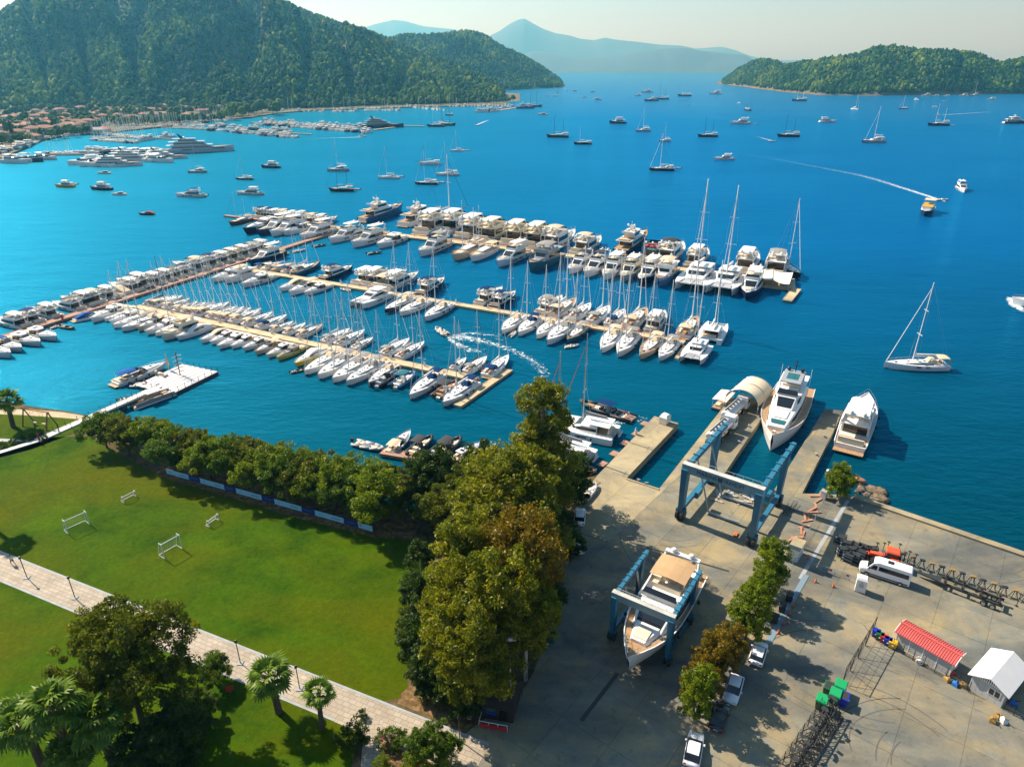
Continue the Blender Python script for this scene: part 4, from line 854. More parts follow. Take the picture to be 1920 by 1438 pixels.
anch = """122,351,36,W,180,yellow workboat anchored at far left with small tender astern
190,356,42,Th,175,dark-hulled motor yacht just right of the yellow workboat
223,366,28,O,180,small white cruiser below and right of a dark motor yacht
195,326,26,O,180,small cruiser in front of the moored superyachts at left
356,369,54,Fb,180,white motor yacht with bright blue bimini at anchor
275,403,30,Or,180,dark cruiser with red top alone below the anchored yachts
370,324,32,Cg,180,grey catamaran with a mast near the big white superyacht
458,337,32,Sz,180,dark sloop anchored left of a white motor yacht
508,315,36,Th,180,dark trawler yacht anchored alone in mid bay
467,365,49,F,180,white motor yacht anchored above the rear left pier
634,321,38,Cg,180,grey catamaran with tall mast behind a wooden gulet
640,359,47,Gd,180,dark wooden gulet above the rear yachts with a tender astern
728,335,40,Su,180,white sloop at anchor left of three other sloops
799,346,42,Sn,180,navy sloop with flag anchored above the back pier
805,309,42,Gw,180,white two-masted yacht behind a navy sloop
838,329,42,S,180,white sloop right of the navy sloop
857,284,26,Su,180,small white sloop farthest out of the sloop group
1045,258,42,Gd,180,black ketch anchored in mid bay left of another gulet
1092,271,34,Gs,180,single-masted gulet right of a black ketch
1017,216,21,O,180,small white cruiser near the wooded point
1158,232,32,Th,180,dark motor yacht right of the two gulets
1206,247,27,Cg,180,catamaran with slim mast left of a motorsailer
1247,266,22,Cg,170,small catamaran above the black sloop
1240,320,46,Sz,180,large black sloop anchored in mid bay with dinghy astern
1326,257,38,Gd,180,dark ketch above a white motor yacht
1283,181,26,Gs,180,gulet between the headlands right of several motorboats
1341,177,24,F,180,white motor yacht between the headlands
1387,233,39,F,180,white motor yacht towing a dinghy right of bay centre
1477,257,42,Gd,180,dark schooner with two pale masts
1498,190,28,G,180,brown two-masted gulet before the island shore
1552,230,32,F,0,white motor yacht between schooner and catamaran
1356,300,38,F,180,white motor yacht alone in open water
1638,268,40,Cg,180,large grey catamaran with leaning mast near the right
1693,205,17,Sn,180,sloop close to the island moorings
1758,236,40,Gb,180,dark blue gulet with one tall mast at right
1906,232,50,Bu,0,dark superyacht cut by the right edge
1213,174,22,B,180,dark ship far out between the headlands
1196,180,13,F,180,motor yacht left of the far dark ship
1221,190,27,Bu,180,long dark motor yacht beside a ketch far out
1241,187,26,Gd,180,far ketch right of a long dark yacht
1121,188,15,F,0,small motor yacht left of the far group
1111,173,11,O,0,small far motorboat right of another one
1096,183,9,O,0,tiny far boat left of a motor yacht
1078,171,9,O,0,tiny far boat off the headland point
1063,170,6,O,0,tiniest boat beside the headland point
1041,181,9,Su,180,far small sloop near the headland point
1026,181,8,Su,180,far small sloop left of another near the headland
1045,174,9,O,180,far little boat behind the two small sloops
1234,157,9,B,90,white ship farthest out on the horizon water
842,217,15,Gb,180,small blue gulet before the far left marina
817,238,34,Gb,180,blue gulet at the end of the far long pier
838,236,34,Gd,0,dark gulet with bowsprit at the end of the far long pier
985,204,36,Bn,0,dark superyacht at the tip of the wooded point
1002,201,30,Gd,0,dark ketch right of the superyacht at the point
955,166,12,Su,180,white sloop moored under the headland
1707,178,16,Su,180,white sloop moored before the island at right
1650,180,10,O,180,white cruiser leftmost of the island moorings
1676,179,12,F,180,white yacht second in the island moorings
1736,181,20,B,180,large white yacht in the island moorings
1754,181,13,F,180,white yacht right of the largest at the island moorings
1775,181,12,F,180,white yacht in the middle right of the island moorings
1806,181,18,F,180,wide white yacht right in the island moorings
1827,180,16,Cg,180,catamaran in the island moorings
1842,176,14,F,180,white yacht behind the moored catamaran
1858,188,17,F,180,white yacht nearest of the island moorings
1719,188,10,F,-80,white motor yacht seen bow-on before the island
1770,191,10,O,180,small boat below the island moorings
1753,201,10,O,-60,small motorboat above the right dark gulet
1386,194,7,O,-80,tiny white boat between gulets and island
1403,208,18,Gd,-75,dark ketch seen bow-on right of bay centre
1603,206,16,Su,-80,white sloop seen bow-on before the island"""
for ln in anch.split('\n'):
    u, v, px_, c, hd_, lb = ln.split(',', 5); u, v, px_, hd_ = float(u), float(v), float(px_), float(hd_)
    P = at(u, v); dep = P.y * math.cos(PITCH) + CAM_H * math.sin(PITCH); L = px_ * dep / FPX
    hr = R(hd_); 
    if abs(math.cos(hr)) < .5: L = max(12, L * 1.2) if v > 185 else 18
    s0 = P - dirv(hd_) * L / 2; kit, nm, cat, look, mats, skip, bs = LOOK[c]
    spawn(kit, nm, lb, cat, GA, s0, hr, L, bs, mats, tuple(skip) + ('fender', 'buoy'))
for k, (u, v) in enumerate(((139, 346), (382, 367), (668, 356), (751, 332), (827, 343), (876, 283), (1271, 316), (1417, 233), (1787, 236), (1290, 197))):
    boat('R', at(u, v) + Vector((-3, 0, 0)), 180, 5.5, f"small tender floating astern of an anchored boat, {ordw(k)} counted from left", 'tenders of the anchored boats')
# moving boats
def person_mesh(name, pts, edges, rad, m):
    me = bpy.data.meshes.new(name + '_rig'); me.from_pydata(pts, edges, []); o = bpy.data.objects.new(name + '_rig', me); COL.objects.link(o)
    md = o.modifiers.new('s', 'SKIN'); 
    for v, r_ in zip(me.skin_vertices[0].data, rad): v.radius = (r_, r_)
    me.skin_vertices[0].data[0].use_root = True
    o.modifiers.new('b', 'SUBSURF').levels = 1
    bpy.context.view_layer.update(); dg = bpy.context.evaluated_depsgraph_get(); out = bpy.data.meshes.new_from_object(o.evaluated_get(dg)); bpy.data.objects.remove(o)
    out.name = name; out.materials.clear(); out.materials.append(m); return out
mat('skin', (.42, .24, .16), .6); mat('shirt_white', (.7, .75, .8), .8); mat('shirt_red', (.5, .03, .03), .8); mat('shorts_dark', (.03, .04, .07), .8); mat('hair_dark', (.02, .015, .01), .8)
walk = [(0, 0, .95), (0, .0, 1.2), (.02, 0, 1.42), (.03, 0, 1.52), (.05, 0, 1.68), (.02, .19, 1.40), (-.1, .24, 1.15), (.05, .25, .95), (.02, -.19, 1.40), (.14, -.24, 1.16), (.3, -.22, 1.02), (0, .1, .9), (.22, .1, .5), (.3, .1, .08), (.44, .1, .05), (0, -.1, .9), (-.1, -.1, .5), (-.38, -.1, .14), (-.28, -.1, .05)]
we = [(0, 1), (1, 2), (2, 3), (3, 4), (2, 5), (5, 6), (6, 7), (2, 8), (8, 9), (9, 10), (0, 11), (11, 12), (12, 13), (13, 14), (0, 15), (15, 16), (16, 17), (17, 18)]
wr = [.14, .13, .15, .055, .11, .06, .045, .035, .06, .045, .035, .09, .065, .045, .035, .09, .065, .045, .035]
sit = [(0, 0, .5), (0, 0, .8), (.02, 0, 1.02), (.03, 0, 1.12), (.05, 0, 1.28), (.02, .19, 1.0), (.12, .24, .76), (.34, .18, .72), (.02, -.19, 1.0), (.12, -.24, .76), (.34, -.18, .72), (.04, .1, .48), (.46, .12, .5), (.48, .12, .08), (.62, .12, .05), (.04, -.1, .48), (.46, -.12, .5), (.48, -.12, .08), (.62, -.12, .05)]
PM = {'walk': person_mesh('body', walk, we, wr, MAT['skin']), 'sit': person_mesh('body', sit, we, wr, MAT['skin'])}
def person(label, P, rz, pose='walk', shirt='shirt_white', pants='shorts_dark', group=None):
    r = thing('person', label, 'person', P, rz, group); link(bpy.data.objects.new('body', PM[pose]), r)
    b, hd_ = (walk if pose == 'walk' else sit), 0
    c = MB().loft([[(b[0][0] + .16 * math.cos(a), .21 * math.sin(a), b[0][2]) for a in [k * math.pi / 4 for k in range(8)]], [(b[1][0] + .16 * math.cos(a), .2 * math.sin(a), b[1][2]) for a in [k * math.pi / 4 for k in range(8)]], [(b[2][0] + .15 * math.cos(a), .25 * math.sin(a), b[2][2] - .04) for a in [k * math.pi / 4 for k in range(8)]], [(b[3][0] + .08 * math.cos(a), .09 * math.sin(a), b[2][2] + .05) for a in [k * math.pi / 4 for k in range(8)]]])
    c.build('shirt', MAT[shirt], r, True)
    p = MB()
    for k in (11, 15):
        q = Vector(b[k + 1]); h = Vector(b[k]); p.tube(h + (h - q) * .1, h.lerp(q, .85), .125, 7, .09)
    p.tube(Vector(b[0]) + Vector((0, -.14, -.04)), Vector(b[0]) + Vector((0, .14, -.04)), .15, 7); o = p.build('shorts', MAT[pants], r); o['kind'] = 'stuff'
    MB().ball((b[4][0] - .02, 0, b[4][2] + .05), .115, 8, 6).build('hair', MAT['hair_dark'], r, True)
    return r
foam = bpy.data.materials.new('foam'); foam.use_nodes = True; t = foam.node_tree; pb = t.nodes['Principled BSDF']; pb.inputs['Base Color'].default_value = (.75, .85, .88, 1); pb.inputs['Roughness'].default_value = .8
tc = t.nodes.new('ShaderNodeNewGeometry'); no = t.nodes.new('ShaderNodeTexNoise'); no.inputs['Scale'].default_value = .9; no.inputs['Detail'].default_value = 10; no.inputs['Roughness'].default_value = .75; t.links.new(tc.outputs[0], no.inputs[0])
at_ = t.nodes.new('ShaderNodeAttribute'); at_.attribute_name = 'thick'; ma = t.nodes.new('ShaderNodeMath'); ma.operation = 'ADD'; nc = t.nodes.new('ShaderNodeMath'); nc.operation = 'MULTIPLY_ADD'; nc.inputs[1].default_value = 2.2; nc.inputs[2].default_value = -.68; t.links.new(no.outputs[0], nc.inputs[0]); t.links.new(nc.outputs[0], ma.inputs[0]); t.links.new(at_.outputs['Fac'], ma.inputs[1])
cr = t.nodes.new('ShaderNodeValToRGB'); cr.color_ramp.elements[0].position = .80; cr.color_ramp.elements[1].position = 1.0; cr.color_ramp.elements[1].color = (.8, .8, .8, 1); t.links.new(ma.outputs[0], cr.inputs[0]); t.links.new(cr.outputs[0], pb.inputs['Alpha']); MAT['foam'] = foam
def wake(name, label, pts, widths, dens, z=.03):
    P = []; F = []; T = []; nw = 8
    for i, p in enumerate(pts):
        d = (pts[min(i + 1, len(pts) - 1)] - pts[max(i - 1, 0)]).normalized(); nn = Vector((-d.y, d.x, 0))
        for j in range(nw + 1):
            s = 2 * j / nw - 1; q = p + nn * (s * widths[i] / 2); P.append((q.x, q.y, z)); T.append((dens[i] - .12) * (1 - abs(s) ** 2.5) if abs(s) < .999 else -.3)
    for i in range(len(pts) - 1):
        for j in range(nw): F.append((i * (nw + 1) + j, i * (nw + 1) + j + 1, (i + 1) * (nw + 1) + j + 1, (i + 1) * (nw + 1) + j))
    me = bpy.data.meshes.new(name); me.from_pydata(P, [], F); a = me.attributes.new('thick', 'FLOAT', 'POINT'); a.data.foreach_set('value', T); me.materials.append(MAT['foam'])
    o = bpy.data.objects.new(name, me); COL.objects.link(o); tag(o, label, kind='stuff'); return o
def smooth_pts(px, z=0, n=8):
    P = [at(*p, z) for p in px]; out = []
    for i in range(len(P) - 1):
        a, b, c, d = P[max(i - 1, 0)], P[i], P[i + 1], P[min(i + 2, len(P) - 1)]
        for k in range(n):
            s = k / n; out.append(.5 * ((2 * b) + (-a + c) * s + (2 * a - 5 * b + 4 * c - d) * s * s + (-a + 3 * b - 3 * c + d) * s ** 3))
    return out + [P[-1]]
def lerp_list(vals, n): return [interp([(i / (len(vals) - 1), x) for i, x in enumerate(vals)], k / (n - 1)) for k in range(n)]
wp = smooth_pts([(840, 634), (860, 632), (905, 640), (955, 655), (1000, 678), (1025, 708)]); wake('wake', 'curving white wake behind the inflatable near the front pier', wp, lerp_list([2, 7, 5, 4.2, 4.4, 6], len(wp)), lerp_list([.75, .62, .56, .52, .5, .42], len(wp)))
wp = smooth_pts([(842, 636), (862, 648), (885, 657), (915, 660)]); wake('wake', 'inner arm of the foam wake behind the inflatable', wp, lerp_list([1.5, 4, 5, 6], len(wp)), lerp_list([.7, .6, .5, .35], len(wp)))
wp = smooth_pts([(842, 633), (880, 625), (920, 628), (960, 632)]); wake('wake', 'outer arm of the foam wake behind the inflatable', wp, lerp_list([1.2, 3, 3.5, 4], len(wp)), lerp_list([.7, .58, .45, .3], len(wp)))
wp = smooth_pts([(1772, 378), (1740, 368), (1690, 352), (1620, 331), (1540, 315), (1450, 298), (1380, 288)]); wake('wake', 'long straight white wake crossing the right side of the bay', wp, lerp_list([2, 5, 7, 9, 10, 10, 10], len(wp)), lerp_list([.8, .7, .6, .5, .42, .36, .3], len(wp)))
wp = smooth_pts([(683, 257), (660, 258), (600, 260), (530, 263)]); wake('wake', 'thin wake behind a speedboat off the far marina', wp, lerp_list([2.5, 5, 5, 6], len(wp)), lerp_list([.8, .7, .5, .35], len(wp)))
wp = smooth_pts([(893, 235), (905, 230), (918, 225)]); wake('wake', 'short wake of a speedboat by the far pier', wp, lerp_list([2, 5, 7], len(wp)), lerp_list([.8, .7, .4], len(wp)))
wp = smooth_pts([(1757, 216), (1800, 214), (1858, 210)]); wake('wake', 'thin wake of a speedboat near the island', wp, lerp_list([2, 4, 5], len(wp)), lerp_list([.8, .7, .5], len(wp)))
wp = smooth_pts([(1452, 265), (1435, 261), (1418, 256)]); wake('wake', 'short wake of a speedboat between ketch and schooner', wp, lerp_list([2, 4, 6], len(wp)), lerp_list([.8, .6, .4], len(wp)))
wp = smooth_pts([(1893, 558), (1905, 574), (1925, 585)]); wake('wake', 'bow spray of the boat cut by the right edge', wp, lerp_list([3, 5, 5], len(wp)), lerp_list([.8, .75, .6], len(wp)))
wp = smooth_pts([(1150, 795), (1170, 788), (1215, 786)]); wake('wake', 'small patch of foam astern of the long black inflatable', wp, lerp_list([3, 5, 6], len(wp)), lerp_list([.45, .5, .35], len(wp)))
P = at(817, 617); e = at(842, 633); h = math.degrees(math.atan2(P.y - e.y, P.x - e.x)); boat('R', P, h, 7.2, 'grey inflatable speeding away ahead of a curving white wake', None)
person('person in dark clothes standing at the helm of the speeding inflatable', P - dirv(h) * 4.2 + Vector((0, 0, .35)), R(h), 'walk', 'shorts_dark')
P = at(1778, 376); boat('R', P, 0, 7, 'small speedboat at the head of the long wake', None)
boat('O', at(687, 257), 0, 9, 'dark speedboat off the far left marina', None); boat('R', at(890, 236), 180, 8, 'speedboat off the far pier end', None); boat('R', at(1755, 216), 180, 8, 'speedboat leaving a thin wake near the island', None); boat('R', at(1455, 266), -20, 8, 'speedboat between ketch and schooner', None)
P = at(1728, 402); boat('Gt', P, -112, 1, 'x', None).name if False else None
# tour boat, navy hull, yellow upper deck
def tour_boat(P, head):
    L, B = 24.0, 6.2; r = thing('tour_boat', 'navy two-deck tour boat with yellow upper deck and awning', 'tour boat', P - dirv(head) * L, R(head)); h, s, d = hull_parts(L, B, 2.0, 3.1, fine=.6, rake=.06)
    h.build('hull', MAT['hull_navy'], r); s.build('waterline_stripe', MAT['gelcoat_white'], r); d.build('deck', MAT['deck_grey'], r)
    st = [(4, 2.5, 2.5, 1.9, 4.1), (17, 2.5, 2.5, 1.95, 4.1), (18.5, 1.9, 1.9, 2.0, 4.0)]; cabin(st).build('cabin', MAT['gelcoat_white'], r)
    for i in range(7):
        for sg in (1, -1): MB().box(5 + i * 1.8, 6.2 + i * 1.8, sg * 2.53 - .03, sg * 2.53 + .03, 2.8, 3.6).build('cabin_window', MAT['glass_dark'], r)
    MB().box(3.5, 18.5, -2.6, 2.6, 4.1, 4.25).build('upper_deck', MAT['hull_ochre'], r)
    MB().box(2.5, 10, -2.6, 2.6, 6.3, 6.42).build('awning', MAT['canvas_beige'], r)
    for x in (2.8, 9.7):
        for sg in (1, -1): MB().tube((x, sg * 2.4, 4.2 if x > 3.5 else 2), (x, sg * 2.4, 6.3), .06).build('awning_post', MAT['steel'], r)
    rl = MB(); [rl.tube((3.6 + i * 1.48, sg * 2.55, 4.25), (3.6 + i * 1.48, sg * 2.55, 5.1), .03, 3) for i in range(11) for sg in (1, -1)]; rl.tube((3.6, 2.55, 5.1), (18.4, 2.55, 5.1), .03, 3).tube((3.6, -2.55, 5.1), (18.4, -2.55, 5.1), .03, 3)
    rl.build('deck_rail', MAT['steel'], r)['kind'] = 'stuff'
tour_boat(at(1732, 407), -125)
boat('F', at(1808, 362), -112, 19, 'white motor yacht coming in at far right, seen from the bow', None)
P = at(1893, 570); boat('F', P, 150, 20, 'white motor yacht with bow spray cut by the right edge', None)
boat('S', at(1656, 690), 179, 15.8, 'white sloop with beige bimini alone in the water at right', None)
# ================================================================ FAR MARINA
rf = random.Random(11)
def far_boat_mesh(kind, seed):
    """small one-piece boats: too small in the photo to show their parts"""
    r = random.Random(seed); s = MB()
    L, B = (12, 3.6) if kind != 'yacht' else (20, 5)
    def hullr(L, B, z): s.loft([[(x * L, -b * B / 2, z), (x * L, -b * B / 2 * .8, -.3), (x * L, b * B / 2 * .8, -.3), (x * L, b * B / 2, z)] for x, b in ((0, .85), (.5, 1), (.8, .7), (1, .05))])
    hullr(L, B, 1.2 if kind != 'yacht' else 2.0)
    return s
FARM = {}
def far_kit(name, col, cabin_box, mast=0, L=12, B=3.6, glass=True):
    ms = [MAT[col], MAT['gelcoat_white'], MAT['glass_dark'], MAT['mast_white'], MAT['canvas_beige']]
    s = MB(); idx = []
    def mark(k):
        while len(idx) < len(s.f): idx.append(k)
    zt = 1.3 if L < 15 else 2.1
    s.loft([[(x * L, -b * B / 2, zt + .5 * x), (x * L, -b * B / 2 * .8, -.3), (x * L, b * B / 2 * .8, -.3), (x * L, b * B / 2, zt + .5 * x)] for x, b in ((0, .85), (.5, 1), (.8, .7), (1, .05))]); mark(0)
    for (x0, x1, w, z0, z1, k) in cabin_box:
        s.loft([[(x0 * L, -w, z0), (x0 * L, -w * .9, z1), (x0 * L, w * .9, z1), (x0 * L, w, z0)], [(x1 * L, -w, z0), (x1 * L - (z1 - z0) * .8, -w * .8, z1), (x1 * L - (z1 - z0) * .8, w * .8, z1), (x1 * L, w, z0)]]); mark(k)
    if mast: s.tube((L * .55, 0, 1.2), (L * .54, 0, mast), .16, 4, .12); s.tube((L * .55, 0, 2.6), (L * .2, 0, 2.7), .2, 4); s.tube((L, 0, 1.6), (L * .54, 0, mast), .07, 3); mark(3)
    me = s.mesh(name); [me.materials.append(m) for m in ms]; me.polygons.foreach_set('material_index', idx); return me, L
FARM['y1'] = far_kit('motor_yacht', 'gelcoat_white', [(.2, .75, 1.9, 2.0, 2.7, 1), (.2, .72, 1.85, 2.7, 3.4, 2), (.15, .6, 2.0, 3.4, 3.6, 1), (.2, .5, 1.5, 3.6, 4.2, 1), (.15, .45, 1.6, 5.0, 5.2, 1)], L=18, B=4.8)
FARM['y2'] = far_kit('motor_yacht', 'hull_navy', [(.2, .75, 1.9, 2.0, 2.7, 1), (.2, .72, 1.85, 2.7, 3.3, 2), (.15, .6, 2.0, 3.3, 3.5, 1), (.2, .5, 1.6, 4.9, 5.1, 4)], L=18, B=4.8)
FARM['m1'] = far_kit('motorboat', 'gelcoat_white', [(.2, .7, 1.4, 1.3, 1.8, 1), (.25, .66, 1.3, 1.8, 2.3, 2), (.2, .55, 1.3, 2.3, 2.5, 1)])
FARM['m2'] = far_kit('motorboat', 'gelcoat_white', [(.1, .6, 1.4, 1.3, 2.2, 4)])
FARM['s1'] = far_kit('sailing_yacht', 'gelcoat_white', [(.3, .7, 1.1, 1.3, 1.75, 1), (.05, .25, 1.4, 2.6, 2.8, 4)], mast=17)
FARM['s2'] = far_kit('sailing_yacht', 'hull_navy', [(.3, .7, 1.1, 1.3, 1.75, 1), (.05, .25, 1.4, 2.6, 2.8, 4)], mast=19)
FARM['s3'] = far_kit('sailing_yacht', 'gelcoat_white', [(.3, .7, 1.1, 1.3, 1.75, 1)], mast=22)
LKF = {'y1': 'white motor yacht', 'y2': 'dark-hulled motor yacht', 'm1': 'small white motorboat', 'm2': 'small covered motorboat', 's1': 'white sailing yacht', 's2': 'navy sailing yacht', 's3': 'tall-masted white sailing yacht'}
def far_row(a, b, n, kinds, where, head=None, jit=.3, depth=0, scale=1.0):
    A, B2 = at(*a), at(*b); d = (B2 - A)
    for i in range(n):
        k = rf.choice(kinds); P = A + d * ((i + .5 + rf.uniform(-jit, jit)) / n) + Vector((0, rf.uniform(-1, 1) * depth, 0))
        h = (math.atan2(-d.x, d.y) if head is None else R(head)) + rf.uniform(-.12, .12)
        me, L = FARM[k]; o = bpy.data.objects.new(me.name, me); COL.objects.link(o); o.location = (P.x, P.y, 0); o.rotation_euler = (0, 0, h); s = scale * rf.uniform(.85, 1.12); o.scale = (s, s, s)
        tag(o, f"{LKF[k]}, {ordw(i)} from left {where}", 'sailing yacht' if k[0] == 's' else 'motor yacht' if k[0] == 'y' else 'motorboat', 'boats in the far marina')
YS = ['y1', 'y1', 'm1', 'm1', 'm2', 'y2']; SS = ['s1', 's1', 's2', 's3', 's1', 'm1']
far_row((440, 247), (562, 258), 22, YS, 'in the near row of the second far pier', head=-95)
far_row((330, 238), (440, 247), 22, YS + SS, 'in the near row of the first far pier', head=-95)
far_row((335, 234), (545, 250), 30, YS + ['s1'], 'in the far row of the near far pier', head=85)
far_row((480, 233), (590, 240), 18, ['y1', 'y1', 'm1', 'y2'], 'in the left half of the long far pier', head=-95)
far_row((590, 240), (700, 249), 16, ['y1', 'y1', 'y1', 'y2'], 'in the right half of the long far pier', head=-100, scale=1.1)
far_row((490, 229), (690, 241), 24, YS, 'behind the long far pier', head=85)
far_row((530, 209), (615, 210), 9, ['y1', 's3', 's1', 'm1'], 'on the quay under the dark woods', head=-90, scale=1.1)
far_row((625, 210), (672, 209), 7, ['y1', 's3', 'y1'], 'on the middle quay under the woods', head=-90, scale=1.2)
far_row((684, 207), (752, 208), 11, ['y1', 's3', 'y1', 's1'], 'on the quay by the turquoise roof', head=-95, scale=1.1)
far_row((757, 200), (835, 208), 14, ['y1', 'm1', 'y1', 's3'], 'on the quay before the green point', head=-80, scale=1.1)
far_row((842, 200), (955, 200), 20, ['s1', 's3', 'y1', 'm1'], 'along the wooded point', head=-95)
far_row((888, 211), (912, 210), 4, ['y1', 'y2'], 'left of the brown breakwater', head=0, scale=1.3)
far_row((915, 207), (958, 202), 8, ['s1', 'm1', 'y1'], 'behind the brown breakwater', head=60)
far_row((180, 262), (262, 268), 24, SS, 'in the near row of the sail basin', head=-95)
far_row((190, 254), (270, 262), 22, SS, 'in the far row of the sail basin', head=85)
far_row((270, 264), (330, 256), 12, ['m1', 'y1', 's1'], 'at the right of the sail basin', head=-90)
far_row((225, 243), (340, 236), 26, ['s1', 's3', 's2', 's1', 'm1'], 'along the promenade behind the basin', head=-90)
far_row((340, 230), (440, 226), 16, ['s1', 's3', 'm1', 'y1'], 'along the right promenade', head=-90)
far_row((75, 262), (170, 251), 20, ['s1', 'm1', 'm2', 'y1', 'm1'], 'along the town quay', head=-75)
far_row((0, 290), (72, 268), 14, ['y2', 's3', 'y1', 'm1', 'y2'], 'on the lower town quay', head=-60, scale=1.2)
far_row((0, 306), (78, 298), 9, ['y1', 'y2', 'y1', 'm1'], 'at the left picture edge quay', head=-10, scale=1.2)
far_row((80, 290), (150, 290), 7, ['m1', 's1', 's2'], 'on the thin floating pier', head=85)
far_row((155, 288), (195, 290), 4, ['y2', 'y1'], 'at the right end of the thin floating pier', head=85, scale=1.2)
far_row((183, 305), (245, 312), 9, ['y1', 'y1', 'm1'], 'in the white cluster left of the superyacht', head=-150, scale=1.3)
far_row((205, 292), (300, 292), 12, ['y1', 'y1', 'y2'], 'in the white cluster behind, left of the superyacht', head=-30, scale=1.3)
far_row((262, 303), (300, 303), 6, ['y1', 'm1'], 'in front of the big superyacht', head=-20, scale=1.2)
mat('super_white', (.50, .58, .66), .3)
def superyacht(P, head, L, label, m='super_white', hullm=None):
    k = L / 56.0; r = thing('superyacht', label, 'superyacht', P - dirv(head) * L, R(head), None, k); L = 56; B = 10
    h, s, d = hull_parts(L, B, 3.4, 5.2, fine=.6, rake=.0, n=14); h.build('hull', MAT[hullm or m], r); s.build('waterline_stripe', MAT['antifoul'], r); d.build('deck', MAT['teak'], r)
    for i, (x0, x1, w, z0, z1) in enumerate(((6, 40, 4.6, 3.3, 6.2), (8, 34, 4.2, 6.4, 9.0), (12, 27, 3.4, 9.2, 11.4))):
        st = [(x0, w, w * .97, z0, z1), (x1 - 5, w, w * .95, z0, z1), (x1, w * .6, w * .4, z0, z0 + .5)]
        c = cabin(st).build('superstructure_deck', MAT[m], r); side_glass(st[:2] + [(x1 - 1.5, w * .75, w * .65, z0, z0 + 1.8)], .3, .72, .05).build('window_band', MAT['glass_dark'], c)['kind'] = 'stuff'
        MB().prism([(x0 - 4, -w - .3), (x1 - 4, -w - .3), (x1 - 1, -w * .6), (x1 - 1, w * .6), (x1 - 4, w + .3), (x0 - 4, w + .3)], z1, z1 + .25).build('deck_edge', MAT[m], r)
    for x0, x1 in ((14, 22), (30, 48)): MB().box(x0, x1, -B / 2 - .03 if x1 < 40 else -B / 2 * .93, B / 2 + .03 if x1 < 40 else B / 2 * .93, 2.5 if x1 < 40 else 3.2, 3.1 if x1 < 40 else 3.7).build('hull_window', MAT['glass_dark'], r)
    MB().loft([[(14, -1, 11.4), (18, -1, 11.4), (18, 1, 11.4), (14, 1, 11.4)], [(11.5, -.3, 15.5), (12.5, -.3, 15.5), (12.5, .3, 15.5), (11.5, .3, 15.5)]]).build('radar_mast', MAT['mast_dark'], r)
    MB().ball((17, 2, 12.4), .9, 8, 6).build('radar_dome', MAT['gelcoat_white'], r, True); MB().ball((17, -2, 12.4), .9, 8, 6).build('radar_dome', MAT['gelcoat_white'], r, True)
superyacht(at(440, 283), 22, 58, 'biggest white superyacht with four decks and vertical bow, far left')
superyacht(at(302, 302), 5, 40, 'superyacht with tender deck left of and below the biggest one', 'gelcoat_white')
superyacht(at(352, 297), 15, 34, 'white motor yacht just below the biggest superyacht', 'gelcoat_white')
superyacht(at(268, 311), 8, 36, 'nearest white superyacht of the far left cluster', 'gelcoat_white')
superyacht(at(757, 239), 10, 52, 'grey superyacht on the far long pier', 'gelcoat_grey', 'hull_navy')
for a, b, w, lb in (((300, 240), (584, 253), 3, 'far floating pier nearest the camera, crowded with boats'), ((470, 231), (795, 238), 4, 'far long pier with a grey superyacht'), ((80, 292), (192, 291), 3, 'thin floating pier in the left basin'), ((180, 258), (330, 262), 3, 'floating pier in the sail basin'), ((915, 211), (967, 203), 6, 'brown stone breakwater at the wooded point'), ((700, 245), (740, 240), 4, 'short stub of the far long pier')):
    pier('pier', lb, at(*a), at(*b), w, .9, MAT['pier_concrete'] if 'thin' not in lb else MAT['pier_planks'], seg=25)
# ================================================================ VILLAGE
mat('wall_plaster', (.45, .43, .38), .9, randv=.15); mat('roof_tile', (.25, .10, .06), .85, vary=.25, vscale=.6, randv=.25); mat('roof_teal', (.05, .32, .34), .6); mat('window_dark', (.03, .04, .05), .3); mat('tent_red', (.62, .07, .03), .7)
def house(P, rz, w, d, h, label, roofm='roof_tile', hip=True, name='house', fl=None):
    r = thing(name, label, 'house', P, rz, 'houses of the far village'); MB().box(-w / 2, w / 2, -d / 2, d / 2, -1, h).build('wall', MAT['wall_plaster'], r)
    e = .7; rh = min(w, d) * .24; q = (w - d) / 2 if hip and w > d else w / 2 - (.0 if not hip else 1)
    m = MB(); P_ = [(-w / 2 - e, -d / 2 - e, h), (w / 2 + e, -d / 2 - e, h), (w / 2 + e, d / 2 + e, h), (-w / 2 - e, d / 2 + e, h), (-q, 0, h + rh), (q, 0, h + rh)]
    m.add(P_, [(0, 1, 5, 4), (1, 2, 5), (2, 3, 4, 5), (3, 0, 4), (3, 2, 1, 0)]); m.build('roof', MAT[roofm], r)
    n = max(2, int(w / 4)); wi = MB().box(-.6, .6, -.05, .05, -.6, .6).mesh('window', MAT['window_dark'])
    for i in range(n):
        for z in ([1.6] if h < 5 else [1.6, 4.6]):
            o = bpy.data.objects.new('window', wi); link(o, r); o.location = (-w / 2 + w * (i + .5) / n, -d / 2 - .03, z)
    return r
hs = random.Random(5)
rows = [((-20, 262), (165, 240), 13, 'nearest row of the village'), ((0, 248), (190, 232), 13, 'second row of the village'), ((20, 238), (230, 224), 13, 'third row of the village'), ((5, 227), (240, 215), 13, 'fourth row of the village'),
        ((60, 214), (250, 206), 9, 'upper village row'), ((240, 226), (400, 213), 11, 'row behind the sail basin'), ((250, 215), (420, 206), 9, 'back row behind the sail basin'), ((300, 205), (345, 202), 2, 'edge of the woods')]
